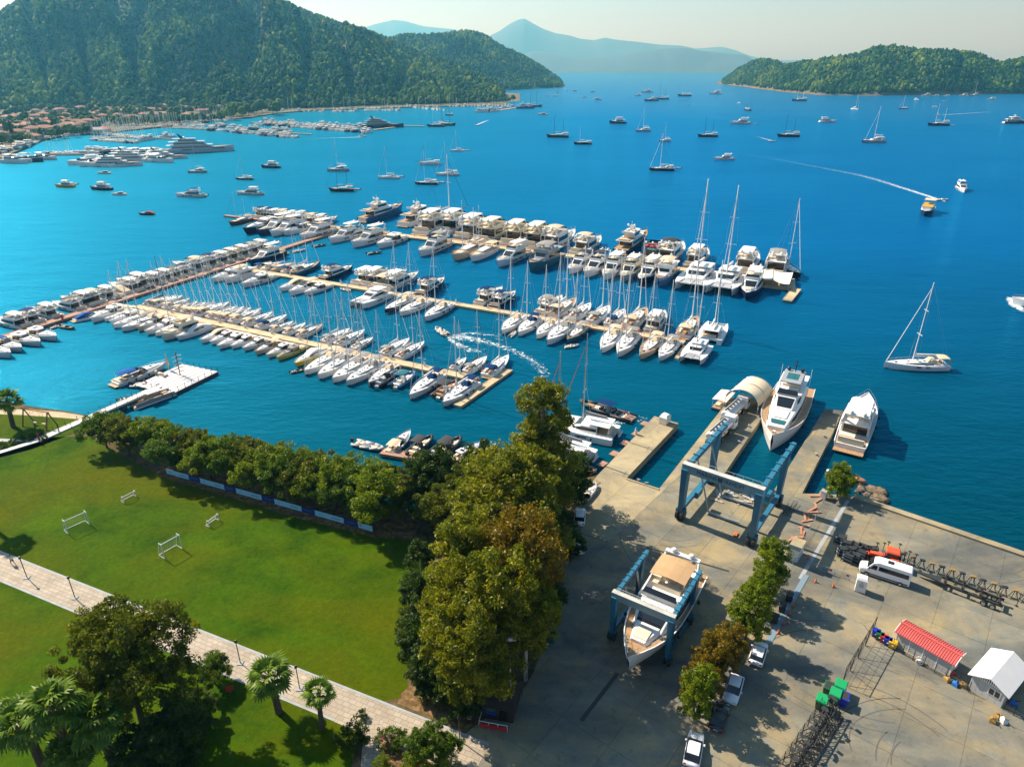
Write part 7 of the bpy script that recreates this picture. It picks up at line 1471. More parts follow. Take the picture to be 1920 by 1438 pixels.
tree('dark_round', 345, 1432, 1.1, 'dark low tree in the shade below the huge tree'); tree('dark_round', 295, 1462, 1.0, 'second dark tree at the bottom edge below the huge tree'); tree('dark_round', 372, 1352, .6, 'small dark tree at the right foot of the huge tree')
tree('shore_a', 405, 1282, .62, 'small bushy green tree right of the huge tree by the path')
tree('shrub', 664, 1395, 1.35, 'round dark green shrub left of the side path', 'shrub', cat='bush', leaf='leaf_dark')
tree('shore_c', 812, 1425, .72, 'green and yellow bushy tree in the flower bed at the bottom', leaf='leaf_green'); tree('shrub', 822, 1438, 1.5, 'yellow-green bush at the foot of the flower bed tree', 'shrub', cat='bush', leaf='leaf_lime')
for u, v, s, lb, lf in ((747, 1396, .9, 'small green shrub in the flower bed right of the pink one', 'leaf_green'), (775, 1412, .7, 'small dark shrub in the middle of the flower bed', 'leaf_dark'), (716, 1437, .7, 'low yellowish shrub by the side path', 'leaf_lime'), (772, 1447, .9, 'pale green shrub at the bottom of the flower bed', 'leaf_lime'), (680, 1345, .5, 'tiny bush at the path junction', 'leaf_dark')): tree('shrub', u, v, s, lb, 'shrub', cat='bush', leaf=lf)
r = tree('shrub', 726, 1394, .95, 'pink-flowering oleander beside the side path', 'oleander', cat='bush', leaf='leaf_green'); fm = crown_mesh('flowers', [((0, 0, 1.3), 1.3, .9)], 22, 12, .07, .25, MAT['flower_pink'], 5)[0]; q = bpy.data.objects.new('flowers', fm); link(q, r); q['kind'] = 'stuff'
for i, (k, u, v, s, lb) in enumerate((('yard_a', 1438, 1112, 1.18, 'lime-green tree at the top of the yard hedge row'), ('yard_a', 1420, 1150, 0.89, 'small lime tree second from top in the yard hedge row'), ('yard_a', 1396, 1202, 1.14, 'bright tree third from top in the yard hedge row'), ('yard_b', 1360, 1242, 0.95, 'brownish tree fourth from top in the yard hedge row'), ('yard_b', 1334, 1278, 1.18, 'rust-brown tree fifth from top in the yard hedge row'), ('yard_b', 1308, 1315, 0.96, 'olive-brown tree sixth from top in the yard hedge row'), ('yard_a', 1300, 1345, 1.00, 'lime-green lowest tree of the yard hedge row'))):
    tree(k, u, v, s, lb, 'yard_tree', 'row of trees dividing the yard', wide=.8)
tree('dark_round', 1570, 930, .82, 'rounded bright bush on the quay corner by the lamp', 'shrub', cat='bush', leaf='leaf_lime')
# palms
def frond_mesh(seed, L=1.5, fan=.95):
    g = random.Random(seed); s = MB(); s.tube((0, 0, 0), (L * .75, 0, .1), .03, 3); n = 13
    for i in range(n):
        a = (i / (n - 1) - .5) * 3.6; d = Vector((math.cos(a), math.sin(a), 0)); o = Vector((L * .75, 0, .1)); l = fan * (1 - .12 * abs(a)) * g.uniform(.9, 1.1); p = Vector((-d.y, d.x, 0)) * .095
        m1 = o + d * l * .6 + Vector((0, 0, -.04 * l)); tip = o + d * l + Vector((0, 0, -.42 * l)); b = len(s.v)
        s.add([o - p * .2, o + p * .2, m1 + p, tip, m1 - p], [(0, 4, 3, 2, 1)])
    return s.mesh('frond', MAT['palm_leaf'])
def feather_mesh(seed, L=3.2):
    g = random.Random(seed); s = MB(); pts = [Vector((L * t, 0, 1.1 * t - 1.9 * t * t)) for t in [i / 8 for i in range(9)]]
    for a, b in zip(pts[:-1], pts[1:]): s.tube(a, b, .03, 3)
    for i in range(26):
        t = .12 + .86 * i / 25; c = Vector((L * t, 0, 1.1 * t - 1.9 * t * t))
        for sg in (1, -1): w = .62 * math.sin(math.pi * (t * .85 + .1)); s.add([c, c + Vector((.07, 0, 0)), c + Vector((.28, sg * w, -.22))], [(0, 1, 2)])
    return s.mesh('frond', MAT['palm_leaf'])
FR = [frond_mesh(i) for i in range(3)]; FE = [feather_mesh(9)]
def palm(P, H, label, s=1.0, lean=(0, 0), kind='fan', n=34, dead=True, group='fan palms on the lawn'):
    r = thing('palm_tree', label, 'palm tree', P, 0, group); t = MB(); pv = Vector((0, 0, -.1)); k = 9
    for i in range(1, k + 1): q = Vector((lean[0] * (i / k) ** 1.3, lean[1] * (i / k) ** 1.3, H * i / k)); t.tube(pv, q, .30 * s * (1.15 - .3 * (i - 1) / k), 8, .27 * s * (1.15 - .3 * i / k)); pv = q
    t.build('trunk', MAT['bark_brown'], r); g = random.Random(label)
    if dead: MB().loft([[(pv.x + q_ * math.cos(a), pv.y + q_ * math.sin(a), pv.z + z) for a in [j * math.pi / 4 for j in range(8)]] for q_, z in ((.34 * s, -2.1 * s), (.75 * s, -1.5 * s), (.6 * s, -.4 * s), (.25 * s, .1))]).build('dead_skirt', MAT['hull_wood'], r)
    for i in range(n):
        o = bpy.data.objects.new('frond', g.choice(FR if kind == 'fan' else FE)); link(o, r); o.location = pv; el = R(78 - 115 * (i / n) ** .9) if kind == 'fan' else R(62 - 70 * i / n); o.rotation_euler = (R(g.uniform(-25, 25)), -el, i * 2.4); ss = s * g.uniform(.85, 1.12); o.scale = (ss, ss, ss)
    return r
def ppalm(u, v, uc, vc, label, s=1.0, **k):
    P = at(u, v, GZ); H = hgt(uc, vc, P) - GZ; c = at(uc, vc, GZ + H); palm(P, H, label, s, (c.x - P.x, c.y - P.y), **k)
ppalm(523, 1334, 505, 1268, 'taller fan palm on the lawn right of the huge tree', 1.35, dead=False); ppalm(604, 1365, 597, 1300, 'shorter fan palm on the lawn beside the path', 1.0, dead=False, n=26)
ppalm(92, 1462, 42, 1352, 'fan palm leftmost of the bottom left group', 1.5); ppalm(150, 1470, 100, 1325, 'fan palm second from left in the bottom left group', 1.5); ppalm(222, 1455, 182, 1348, 'fan palm with brown skirt rightmost of the bottom left group', 1.6)
ppalm(165, 1478, 148, 1408, 'short fan palm in the middle of the bottom left group', 1.1); ppalm(122, 1480, 116, 1410, 'lowest fan palm at the bottom edge of the group', 1.0, dead=False)
ppalm(25, 800, 14, 752, 'fan palm by the beach at the left edge', 1.5, dead=False); ppalm(800, 1128, 792, 1092, 'feather-leaved date palm at the lawn edge', 1.0, kind='feather', dead=False, n=26, group='date palm')
ppalm(-22, 985, -40, 905, 'fan palm just outside the left edge casting a shadow on the lawn', 1.3)
# bushes by the beach path
for i, (u, v) in enumerate(((8, 838), (26, 832), (45, 826), (62, 822), (84, 826), (78, 815))): tree('shrub', u, v, .55, f"clipped dark shrub beside the jetty path, {ordw(i)} from left", 'shrub', 'shrubs by the jetty path', cat='bush', leaf='leaf_dark')
# ================================================================ LAWN THINGS
mat('goal_white', (.8, .8, .8), .4); mat('net', (.22, .27, .20), .9); mat('lamp_black', (.02, .02, .02), .5)
def goal(label, a, b, H, D):
    A, B = at(*a, GZ), at(*b, GZ); d = B - A; W = d.length; r = thing('football_goal', label, 'goal', A, math.atan2(d.y, d.x), 'small football goals on the lawn'); q = .07
    for x in (0, W): MB().tube((x, 0, 0), (x, 0, H), q, 6).build('post', MAT['goal_white'], r); MB().tube((x, 0, .05), (x, D, .05), q * .8, 5).tube((x, D, .05), (x, D * .45, H), q * .5, 5).tube((x, 0, H), (x, D * .45, H), q * .6, 5).build('side_frame', MAT['goal_white'], r)['kind'] = 'stuff'
    MB().tube((0, 0, H), (W, 0, H), q, 6).build('crossbar', MAT['goal_white'], r); MB().tube((0, D, .05), (W, D, .05), q * .8, 5).build('ground_bar', MAT['goal_white'], r); n = MB()
    for i in range(int(W / .35) + 1): n.tube((i * .35, D * .45, H), (i * .35, D, .05), .014, 3)
    for i in range(6): z = H * i / 6; n.tube((0, D - D * .55 * i / 6, z), (W, D - D * .55 * i / 6, z), .014, 3)
    n.build('net', MAT['net'], r)['kind'] = 'stuff'
goal('larger white goal with pale net at left of the lawn', (128, 1001), (168, 983), 2.5, 1.6); goal('white goal nearest the huge tree in mid lawn', (309, 1048), (342, 1029), 2.7, 1.6); goal('smallest white goal farthest up the lawn', (233, 943), (256, 931), 1.2, .9); goal('small white goal nearest the blue hoarding', (393, 988), (411, 975), 1.2, .8)
for i, (u, v) in enumerate(((51, 1083), (141, 1121), (451, 1243), (562, 1291), (862, 1388))):
    P = at(u, v, GZ); r = thing('lamp_post', f'slim dark lamp post beside the path, {ordw(i)} from left', 'lamp post', P, 0, 'lamp posts along the path'); MB().tube((0, 0, .1), (0, 0, 3.6), .06, 6).build('pole', MAT['lamp_black'], r); MB().tube((0, 0, 3.55), (0, 0, 3.9), .2, 8, .12).build('lamp_head', MAT['lamp_black'], r); MB().box(-.35, .35, -.35, .35, 0, .1).build('base', MAT['path_edge'], r)
person('person in pale blue top walking on the stone path at far left', at(25, 1058, GZ), R(160), 'walk', 'shirt_white')
# hoarding
mat('hoard_light', (.30, .62, .80), .5); mat('hoard_navy', (.01, .035, .20), .5); mat('ink', (.01, .03, .07), .6); mat('ink_pale', (.2, .35, .6), .6)
hx = [313, 355, 376.5, 421.5, 443.8, 491.7, 515.6, 566.3, 591.3, 645.2, 672.3, 699]; Ha, Hb = at(313, 888, GZ), at(699, 997, GZ); hdv = (Hb - Ha); hl = hdv.length; hr = thing('banner_fence', 'long low blue advertising fence along the tree side of the lawn', 'banner fence', Ha, math.atan2(hdv.y, hdv.x))
def u_to_s(u):
    lo, hi = 0, 1
    for _ in range(30):
        m_ = (lo + hi) / 2; p = Ha + hdv * m_; dd = p.y * math.cos(PITCH) + (CAM_H - GZ) * math.sin(PITCH)
        if 960 + FPX * p.x / dd < u: lo = m_
        else: hi = m_
    return lo * hl
def flat_text(s, size, m, parent, loc, w=None, rot=(R(90), 0, 0)):
    cu = bpy.data.curves.new('lettering', 'FONT'); cu.body = s; cu.size = size; to = bpy.data.objects.new('tmp', cu); COL.objects.link(to); bpy.context.view_layer.update(); me = bpy.data.meshes.new_from_object(to.evaluated_get(bpy.context.evaluated_depsgraph_get())); bpy.data.objects.remove(to); me.materials.clear(); me.materials.append(m)
    o = bpy.data.objects.new('lettering', me); link(o, parent); o.location = loc; o.rotation_euler = rot
    if w: o.scale = (w / max(v.co.x for v in me.vertices), 1, 1)
    return o
for i in range(11):
    s0, s1 = u_to_s(hx[i]) + .02, u_to_s(hx[i + 1]) - .02; lt = i % 2 == 0; p = MB().box(s0, s1, -.03, .03, .08, 1.12).build('banner_panel', MAT['hoard_light' if lt else 'hoard_navy'], hr)
    w = s1 - s0
    if lt:
        MB().torus((s0 + w * .18, -.034, .62), .16, .02, 'y', 12, 4).build('emblem', MAT['ink'], p)
        if i != 10: flat_text('NISSAN', .42, MAT['ink'], p, (s0 + w * .6, -.036, .45), w * .28)
    else: MB().path([(s0 + w * .2 + j * w * .06, -.034, .55 + (.18 if j % 2 else 0)) for j in range(10)], .025, 3).build('script_mark', MAT['ink_pale'], p)
    MB().tube((s0, .05, 0), (s0, .05, 1.15), .04, 5).build('post', MAT['steel'], hr)
# swing frame, signs, stone
P = at(75, 798, GZ); r = thing('swing_frame', 'wooden swing frame on the beach lawn', 'swing', P, R(-15))
for x in (-3.1, 3.1):
    for y in (-1.3, 1.3): MB().tube((x, y, 0), (x, 0, 3.6), .13, 6).build('leg', MAT['hull_wood'], r)
MB().tube((-3.6, 0, 3.6), (3.6, 0, 3.6), .14, 6).build('top_beam', MAT['teak'], r)
for x in (-1.2, 1.2): MB().box(x - .5, x + .5, -.2, .2, .6, .68).tube((x - .45, 0, .65), (x - .45, 0, 3.6), .025, 3).tube((x + .45, 0, .65), (x + .45, 0, 3.6), .025, 3).build('swing_seat', MAT['teak'], r)['kind'] = 'stuff'
P = at(432, 1298, GZ); r = thing('sign', 'small dark red board on the lower lawn', 'sign', P, R(20)); MB().box(-.45, .45, -.04, .04, .3, 1.1).build('board', MAT['canvas_red'], r); MB().tube((0, .06, 0), (0, .06, 1), .04).build('post', MAT['steel'], r)
P = at(76, 832, GZ); r = thing('flag', 'red and black furled flag on a short pole by the jetty path', 'flag', P); MB().tube((0, 0, 0), (0, 0, 2.6), .05).build('pole', MAT['lamp_black'], r); MB().tube((.05, 0, .8), (.08, 0, 2.4), .2, 6, .08).build('cloth', MAT['canvas_red'], r)
# white boardwalk and bathing platform
mat('deck_white', (.62, .62, .60), .7, vary=.06, vscale=2, randv=.05); mat('deck_grey_stripe', (.36, .38, .42), .7)
bw0, bw1 = at(-30, 852, .9), at(300, 729, .9); pier('boardwalk', 'narrow white boardwalk from the beach lawn to the bathing platform', at(70, 826, 1.6), bw1, 1.9, 1.66, MAT['deck_white'], seg=2.2, thick=.35, gap=.05)
tag(MB().prism(pw([(-60, 851), (0, 845), (72, 823), (72, 828), (0, 850), (-60, 856)], 1.6), 1.4, 1.62).build('garden_path', MAT['deck_white']), kind='structure')
cr_ = [at(u, v, .8) for u, v in ((269, 709), (320, 685), (400, 701), (322, 739))]; ax = (cr_[3] - cr_[2]); o0 = cr_[3]; ex = (cr_[2] - cr_[3]); ey = (cr_[0] - cr_[3]); W_, H_ = ex.length, ey.length; ex.normalize(); ey.normalize()
rz_ = math.atan2(ex.y, ex.x); t = thing('bathing_platform', 'square white floating platform with striped deck and posts', 'platform', (o0.x, o0.y, 0), rz_); W_ = 14.2; H_ = 12.0
sy = 1 if (ex.x * ey.y - ex.y * ey.x) > 0 else -1
MB().box(0, W_, 0 if sy > 0 else -H_, H_ if sy > 0 else 0, -.4, .7).build('float', MAT['pile_dark'], t)
for i in range(14): y0 = i * H_ / 14; MB().box(0, W_, sy * y0 + .02 * sy, sy * (y0 + H_ / 14 - .02), .7, .8).build('deck_board', MAT['deck_white' if i % 2 else 'deck_grey_stripe'], t)
for i in range(8):
    for x, y in ((i * W_ / 7, .1), (i * W_ / 7, H_ - .1)): MB().tube((x, sy * y, .7), (x, sy * y, 1.9), .07, 5).build('post', MAT['lamp_black'], t)
for i in range(1, 6): MB().tube((W_ - .1, sy * i * H_ / 6, .7), (W_ - .1, sy * i * H_ / 6, 1.9), .07, 5).build('post', MAT['lamp_black'], t)
for i in range(22):
    s = (i // 2 + .5) / 11; P = at(70, 826, 1.6).lerp(bw1, s) + Vector((-ey.x, -ey.y, 0)) * 0; dd = (bw1 - at(70, 826, 1.6)).normalized(); nn = Vector((-dd.y, dd.x, 0)) * (.95 if i % 2 else -.95)
    o = MB().tube((0, 0, 0), (0, 0, 1.15), .06, 5).build('rope_post', MAT['lamp_black'], None, loc=(P.x + nn.x, P.y + nn.y, 1.6)); tag(o, f"slim dark rope post on the {'far' if i % 2 else 'near'} side of the white boardwalk, {ordw(i // 2)} from land", 'post', 'rope posts along the boardwalk')
P = at(317, 694, .8); r = thing('closed_parasol', 'tall closed beige parasol on the bathing platform', 'parasol', P); MB().tube((0, 0, 0), (0, 0, 4.6), .06).build('pole', MAT['steel'], r); MB().tube((0, 0, 1.2), (0, 0, 4.5), .42, 8, .08).build('cloth', MAT['canvas_beige'], r, True)
P = at(338, 703, .8); r = thing('signpost', 'tall wooden signpost with many small arrow boards on the platform', 'signpost', P); MB().tube((0, 0, 0), (0, 0, 6.2), .13, 7).build('pole', MAT['hull_wood'], r)
for i in range(14): a = i * 2.1; q = MB().box(.05, 1.25, -.03, .03, -.1, .1).build('arrow_board', MAT[('gelcoat_white', 'hull_wood', 'canvas_beige')[i % 3]], r); q.location = (0, 0, 1.1 + i * .35); q.rotation_euler = (0, 0, a)
for k, (u, v) in enumerate(((297, 702), (309, 705))): P = at(u, v, .8); r = thing('beanbag_chair', ('left' if k == 0 else 'right') + ' cream lounge chair near the parasol on the platform', 'chair', P, k); MB().box(-.6, .6, -.5, .5, 0, .45).build('seat', MAT['cushion_cream'], r); MB().box(-.6, -.35, -.5, .5, .45, 1.0).build('backrest', MAT['cushion_cream'], r)
P, P2 = at(243, 711, .5), at(312, 681, 1.2); boat('Ob', Vector((P2.x, P2.y, 0)), math.degrees(math.atan2(P2.y - P.y, P2.x - P.x)), 13.5, 'white sport boat with blue awnings moored behind the bathing platform', None)
P, P2 = at(256, 722, .4), at(300, 722, .6); boat('R', Vector((P2.x, P2.y, 0)), math.degrees(math.atan2(P2.y - P.y, P2.x - P.x)), 7, 'small grey boat with people moored left of the bathing platform', None); person('person in red seated in the small boat by the platform', at(272, 720, .5), 1, 'sit', 'shirt_red')
P, P2 = at(248, 763, .4), at(306, 741, .6); h = math.atan2(P2.y - P.y, P2.x - P.x); r = thing('pontoon_boat', 'pontoon boat with tan seats and white roof beside the boardwalk', 'motorboat', (P.x, P.y, 0), h); MB().box(0, 9.5, -1.4, 1.4, .35, .6).build('deck', MAT['teak'], r)
for y in (-1.1, 1.1): MB().tube((-.2, y, .1), (9.6, y, .15), .4, 8, .3).build('pontoon', MAT['alloy'], r); MB().box(.3, 9.3, y * 1.22 - .04, y * 1.22 + .04, .6, 1.3).build('side_panel', MAT['gelcoat_grey'], r)
for x, y in ((1.5, .6), (3.2, -.6), (7, .6), (7, -.6)): MB().box(x, x + 1.4, y - .35, y + .35, .6, 1.1).build('seat', MAT['teak'], r)
cv, fr = canopy(3.2, 6.6, 1.3, 2.7, sag=.05, zb=.7); cv.build('roof', MAT['canvas_white'], r); fr.build('roof_frame', MAT['steel'], r)['kind'] = 'stuff'
P = at(242, 747, .3); boat('Rk', P + dirv(30) * 2.4, 30, 4.6, 'small dark dinghy on the far side of the boardwalk', None)
# ================================================================ YARD THINGS
mat('car_white', (.78, .80, .82), .22, spec=.7); mat('car_dark', (.03, .035, .04), .2, spec=.7); mat('lamp_red', (.5, .02, .02), .3); mat('lamp_clear', (.6, .62, .62), .15); mat('plastic_black', (.03, .03, .03), .6)
mat('roof_red', (.55, .10, .09), .5, vary=.1, vscale=.5); mat('panel_white', (.72, .73, .72), .45, vary=.04, vscale=.4); mat('panel_grey', (.42, .44, .44), .5); mat('bin_green', (.01, .30, .10), .4); mat('bin_green_dark', (.01, .13, .05), .5); mat('bin_blue', (.01, .03, .42), .4); mat('bin_red', (.5, .02, .03), .4); mat('bin_yellow', (.7, .42, .02), .4); mat('frame_black', (.025, .028, .03), .6); mat('frame_yellow', (.28, .17, .04), .6); mat('tractor_red', (.75, .09, .03), .35); mat('wood_dark', (.03, .018, .014), .85, vary=.3, vscale=2); mat('cable_blue', (.16, .24, .30), .6); mat('rust_tile', (.42, .20, .12), .9, vary=.2, vscale=2, randv=.1); mat('container_blue', (.10, .20, .26), .6); mat('tarp_blue', (.02, .16, .5), .6); mat('plinth', (.30, .30, .28), .8)
def body_car(r, L, W, H, hood, cab0, cab1, paint, van=False, suv=False):
    """front towards +x; centred on x"""
    h = L / 2; zb = .28; zs = H * .58
    pr = [(-h, zb + .12, zs * .86, .90), (-h + .12, zb, zs * .98, .97), (-h * .55, zb, zs, 1), (h * .3, zb, zs, 1), (h * .72, zb, zs * .93, .97), (h - .15, zb, zs * .80, .90), (h, zb + .1, zs * .62, .80)]
    rings = [[(x, -W / 2 * k * .93, z0), (x, -W / 2 * k, (z0 + z1) / 2), (x, -W / 2 * k * .95, z1), (x, 0, z1 + .03), (x, W / 2 * k * .95, z1), (x, W / 2 * k, (z0 + z1) / 2), (x, W / 2 * k * .93, z0)] for x, z0, z1, k in pr]
    b = MB().loft(rings).build('body', MAT[paint], r, True)
    cs = [(cab0, W * .44, W * .42, zs - .03, zs + .08), (cab0 + .55 * (.5 if suv else 1), W * .455, W * .36, zs - .03, H - .03), ((cab0 + cab1) / 2, W * .46, W * .375, zs - .03, H), (cab1 - .75, W * .455, W * .36, zs - .03, H - .06), (cab1, W * .44, W * .42, zs - .03, zs + .05)]
    MB().loft([[(x, -wb, z0), (x, -wt, z0 + .9 * (z1 - z0)), (x, wt, z0 + .9 * (z1 - z0)), (x, wb, z0)] for x, wb, wt, z0, z1 in cs]).build('window_glass', MAT['glass_dark'], r)
    rf = [[(x, -wt * 1.0, z1 - .08), (x, -wt * .9, z1 + .02), (x, wt * .9, z1 + .02), (x, wt * 1.0, z1 - .08)] for x, wb, wt, z0, z1 in cs[1:4]]; MB().loft(rf).build('roof', MAT[paint], r)
    for x in (-h * .62, h * .63):
        for sg in (1, -1): wheel(r, (x, sg * (W / 2 - .12), .33 if not suv else .37), .33 if not suv else .37, .36)
    for sg in (1, -1): MB().box(h - .12, h + .005, sg * W * .3 - .16, sg * W * .3 + .16, zs * .72, zs * .86).build('headlight', MAT['lamp_clear'], r); MB().box(-h - .005, -h + .1, sg * W * .36 - .14, sg * W * .36 + .14, zs * .72, zs * .92).build('tail_light', MAT['lamp_red'], r); MB().box(cab1 - .65, cab1 - .4, sg * (W / 2 + .08) - .08, sg * (W / 2 + .08) + .08, zs + .02, zs + .16).build('wing_mirror', MAT[paint], r)
    MB().box(-h - .012, -h + .02, -.26, .26, .45, .57).build('number_plate', MAT['panel_white'], r)
def car(label, u, v, rz, paint='car_white', L=4.45, W=1.84, H=1.48, suv=False):
    r = thing('parked_car', label, 'car', at(u, v, GZ), R(rz), 'cars parked in the yard'); body_car(r, L, W, H, 0, -L * .42, L * .24, paint, suv=suv)
car('white people carrier half under the trees, rear to camera', 1087, 974, 82, L=4.5, H=1.75, suv=True)
car('white saloon parked by the trees, rear to camera', 1079, 1026, 100)
car('white hatchback in tree shade, uppermost beside the yard hedge', 1421, 1230, 60, L=4.2, suv=True)
car('white saloon under the yard hedge, front towards camera', 1374, 1297, -118)
car('dark grey hatchback between two white cars under the hedge', 1348, 1349, 62, 'car_dark', L=4.0)
car('white liftback in full sun at the bottom, rear to camera', 1300, 1410, 68, H=1.42)
# minibus
A, B = at(1624, 1078, GZ), at(1676, 1094.6, GZ); d = (A - B).normalized(); rz = math.atan2(d.y, d.x); nn = Vector((-d.y, d.x, 0)); C0 = (A + B) / 2 - nn * .95 - d * .35
r = thing('minibus', 'white long minibus with dark side windows in front of the tractor', 'minibus', C0, rz); L, W, H = 6.7, 2.05, 2.75; h = L / 2
pr = [(-h, .35, 2.62, .97), (-h + .15, .3, 2.74, 1), (h - 2.3, .3, 2.75, 1), (h - 1.75, .3, 2.5, .99), (h - 1.0, .3, 1.32, .97), (h - .2, .32, 1.1, .92), (h, .4, .8, .82)]
MB().loft([[(x, -W / 2 * k * .97, z0), (x, -W / 2 * k, .9 if z1 > 1 else .6), (x, -W / 2 * k * (.86 if z1 > 1.4 else .95), z1 - .06), (x, -W / 2 * k * .7, z1), (x, W / 2 * k * .7, z1), (x, W / 2 * k * (.86 if z1 > 1.4 else .95), z1 - .06), (x, W / 2 * k, .9 if z1 > 1 else .6), (x, W / 2 * k * .97, z0)] for x, z0, z1, k in pr]).build('body', MAT['car_white'], r, False)
MB().quad((h - 1.02, -.85, 1.38), (h - 1.02, .85, 1.38), (h - 1.72, .76, 2.42), (h - 1.72, -.76, 2.42), off=.03).build('windscreen', MAT['glass_dark'], r)
for sg in (1, -1):
    q = [(-h + .3, sg * (W / 2 * .955), 1.45), (h - 2.5, sg * (W / 2 * .955), 1.45), (h - 2.5, sg * (W / 2 * .90), 2.15), (-h + .3, sg * (W / 2 * .90), 2.15)]; MB().quad(*(q if sg < 0 else q[::-1]), off=.035).build('side_window', MAT['glass_dark'], r)
    q = [(h - 2.3, sg * (W / 2 * .955), 1.4), (h - 1.35, sg * (W / 2 * .955), 1.4), (h - 1.8, sg * (W / 2 * .90), 2.15), (h - 2.3, sg * (W / 2 * .90), 2.15)]; MB().quad(*(q if sg < 0 else q[::-1]), off=.035).build('door_window', MAT['glass_dark'], r)
    MB().box(-h + .2, h - .9, sg * (W / 2 + .01) - .02, sg * (W / 2 + .01) + .02, .42, .6).build('side_trim', MAT['plastic_black'], r); MB().box(h - .5, h - .15, sg * .72 - .14, sg * .72 + .14, .95, 1.12).build('headlight', MAT['lamp_clear'], r); MB().box(-h - .01, -h + .05, sg * .9 - .07, sg * .9 + .07, .9, 1.3).build('tail_light', MAT['lamp_red'], r)
    MB().box(h - 1.35, h - 1.2, sg * 1.16 - .1, sg * 1.16 + .1, 1.4, 1.75).build('wing_mirror', MAT['plastic_black'], r)
    for x in (-h + 1.15, h - 1.1): wheel(r, (x, sg * (W / 2 - .1), .36), .36, .38)
MB().box(-.9, -.1, -.4, .35, 2.75, 2.79).build('roof_hatch', MAT['glass_dark'], r); MB().box(h - .15, h + .03, -.85, .85, .35, .62).build('bumper', MAT['plastic_black'], r)
for y in (-.3, .3): MB().box(h - .75, h - .6, y - .12, y + .12, 1.24, 1.27).build('bonnet_vent', MAT['plastic_black'], r)
# tractor
P = at(1668, 1058, GZ); r = thing('tractor', 'orange-red tractor with cab behind the minibus', 'tractor', P, rz + .05)
MB().loft([[(1.0, -.4, .9), (1.0, -.42, 1.5), (1.0, .42, 1.5), (1.0, .4, .9)], [(2.9, -.34, .9), (2.9, -.32, 1.35), (2.9, .32, 1.35), (2.9, .34, .9)]]).build('bonnet', MAT['tractor_red'], r); MB().box(3.0, 3.7, -.4, .4, .7, 1.05).build('front_weight', MAT['tractor_red'], r)
MB().box(-1.2, 2.8, -.3, .3, .55, .95).build('chassis', MAT['plastic_black'], r); c = MB().loft([[(-.9, -.75, 1.0), (1.0, -.75, 1.0), (1.0, .75, 1.0), (-.9, .75, 1.0)], [(-.7, -.68, 2.5), (.7, -.68, 2.5), (.7, .68, 2.5), (-.7, .68, 2.5)]]).build('cab', MAT['glass_dark'], r)
MB().loft([[(-.95, -.85, 2.5), (.95, -.85, 2.5), (.95, .85, 2.5), (-.95, .85, 2.5)], [(-.8, -.7, 2.72), (.8, -.7, 2.72), (.8, .7, 2.72), (-.8, .7, 2.72)]]).build('roof', MAT['tractor_red'], c)
for sg in (1, -1):
    wheel(r, (-.5, sg * .95, .85), .85, .65); wheel(r, (2.3, sg * .85, .5), .5, .5); MB().loft([[(-1.3, sg * .95 - .28, 1.35), (-1.3, sg * .95 + .28, 1.35)], [(-.9, sg * .95 - .28, 1.8), (-.9, sg * .95 + .28, 1.8)], [(-.1, sg * .95 - .28, 1.8), (-.1, sg * .95 + .28, 1.8)], [(.3, sg * .95 - .28, 1.4), (.3, sg * .95 + .28, 1.4)]], closed=False, cap0=False, cap1=False).build('mudguard', MAT['tractor_red'], r)
MB().tube((1.2, .5, 1.4), (1.2, .5, 2.5), .05).build('exhaust', MAT['plastic_black'], r)
# toilet booth
r = thing('portable_booth', 'small white ribbed plastic booth beside the minibus', 'booth', at(1612, 1106, GZ), R(-28)); w = .62
b = MB().box(-w * 1.1, w * 1.1, -w, w, .12, 2.15).build('wall', MAT['panel_white'], r); MB().loft([[(-.75, -.68, 2.15), (.75, -.68, 2.15), (.75, .68, 2.15), (-.75, .68, 2.15)], [(-.6, -.5, 2.42), (.6, -.5, 2.42), (.6, .5, 2.42), (-.6, .5, 2.42)]]).build('roof', MAT['panel_white'], r)
MB().box(-.3, .3, -w - .02, -w, .95, 1.6).build('door_panel', MAT['panel_grey'], r); MB().box(-.12, .12, -w - .025, -w, 1.78, 1.88).build('sign_plate', MAT['bin_blue'], r); MB().box(-w * 1.15, w * 1.15, -w * 1.08, w * 1.08, 0, .12).build('base', MAT['plinth'], r)
for i in range(5): MB().box(-.5 + i * .25 - .04, -.5 + i * .25 + .04, -.5, .5, 2.42, 2.46).build('roof_rib', MAT['panel_white'], r)
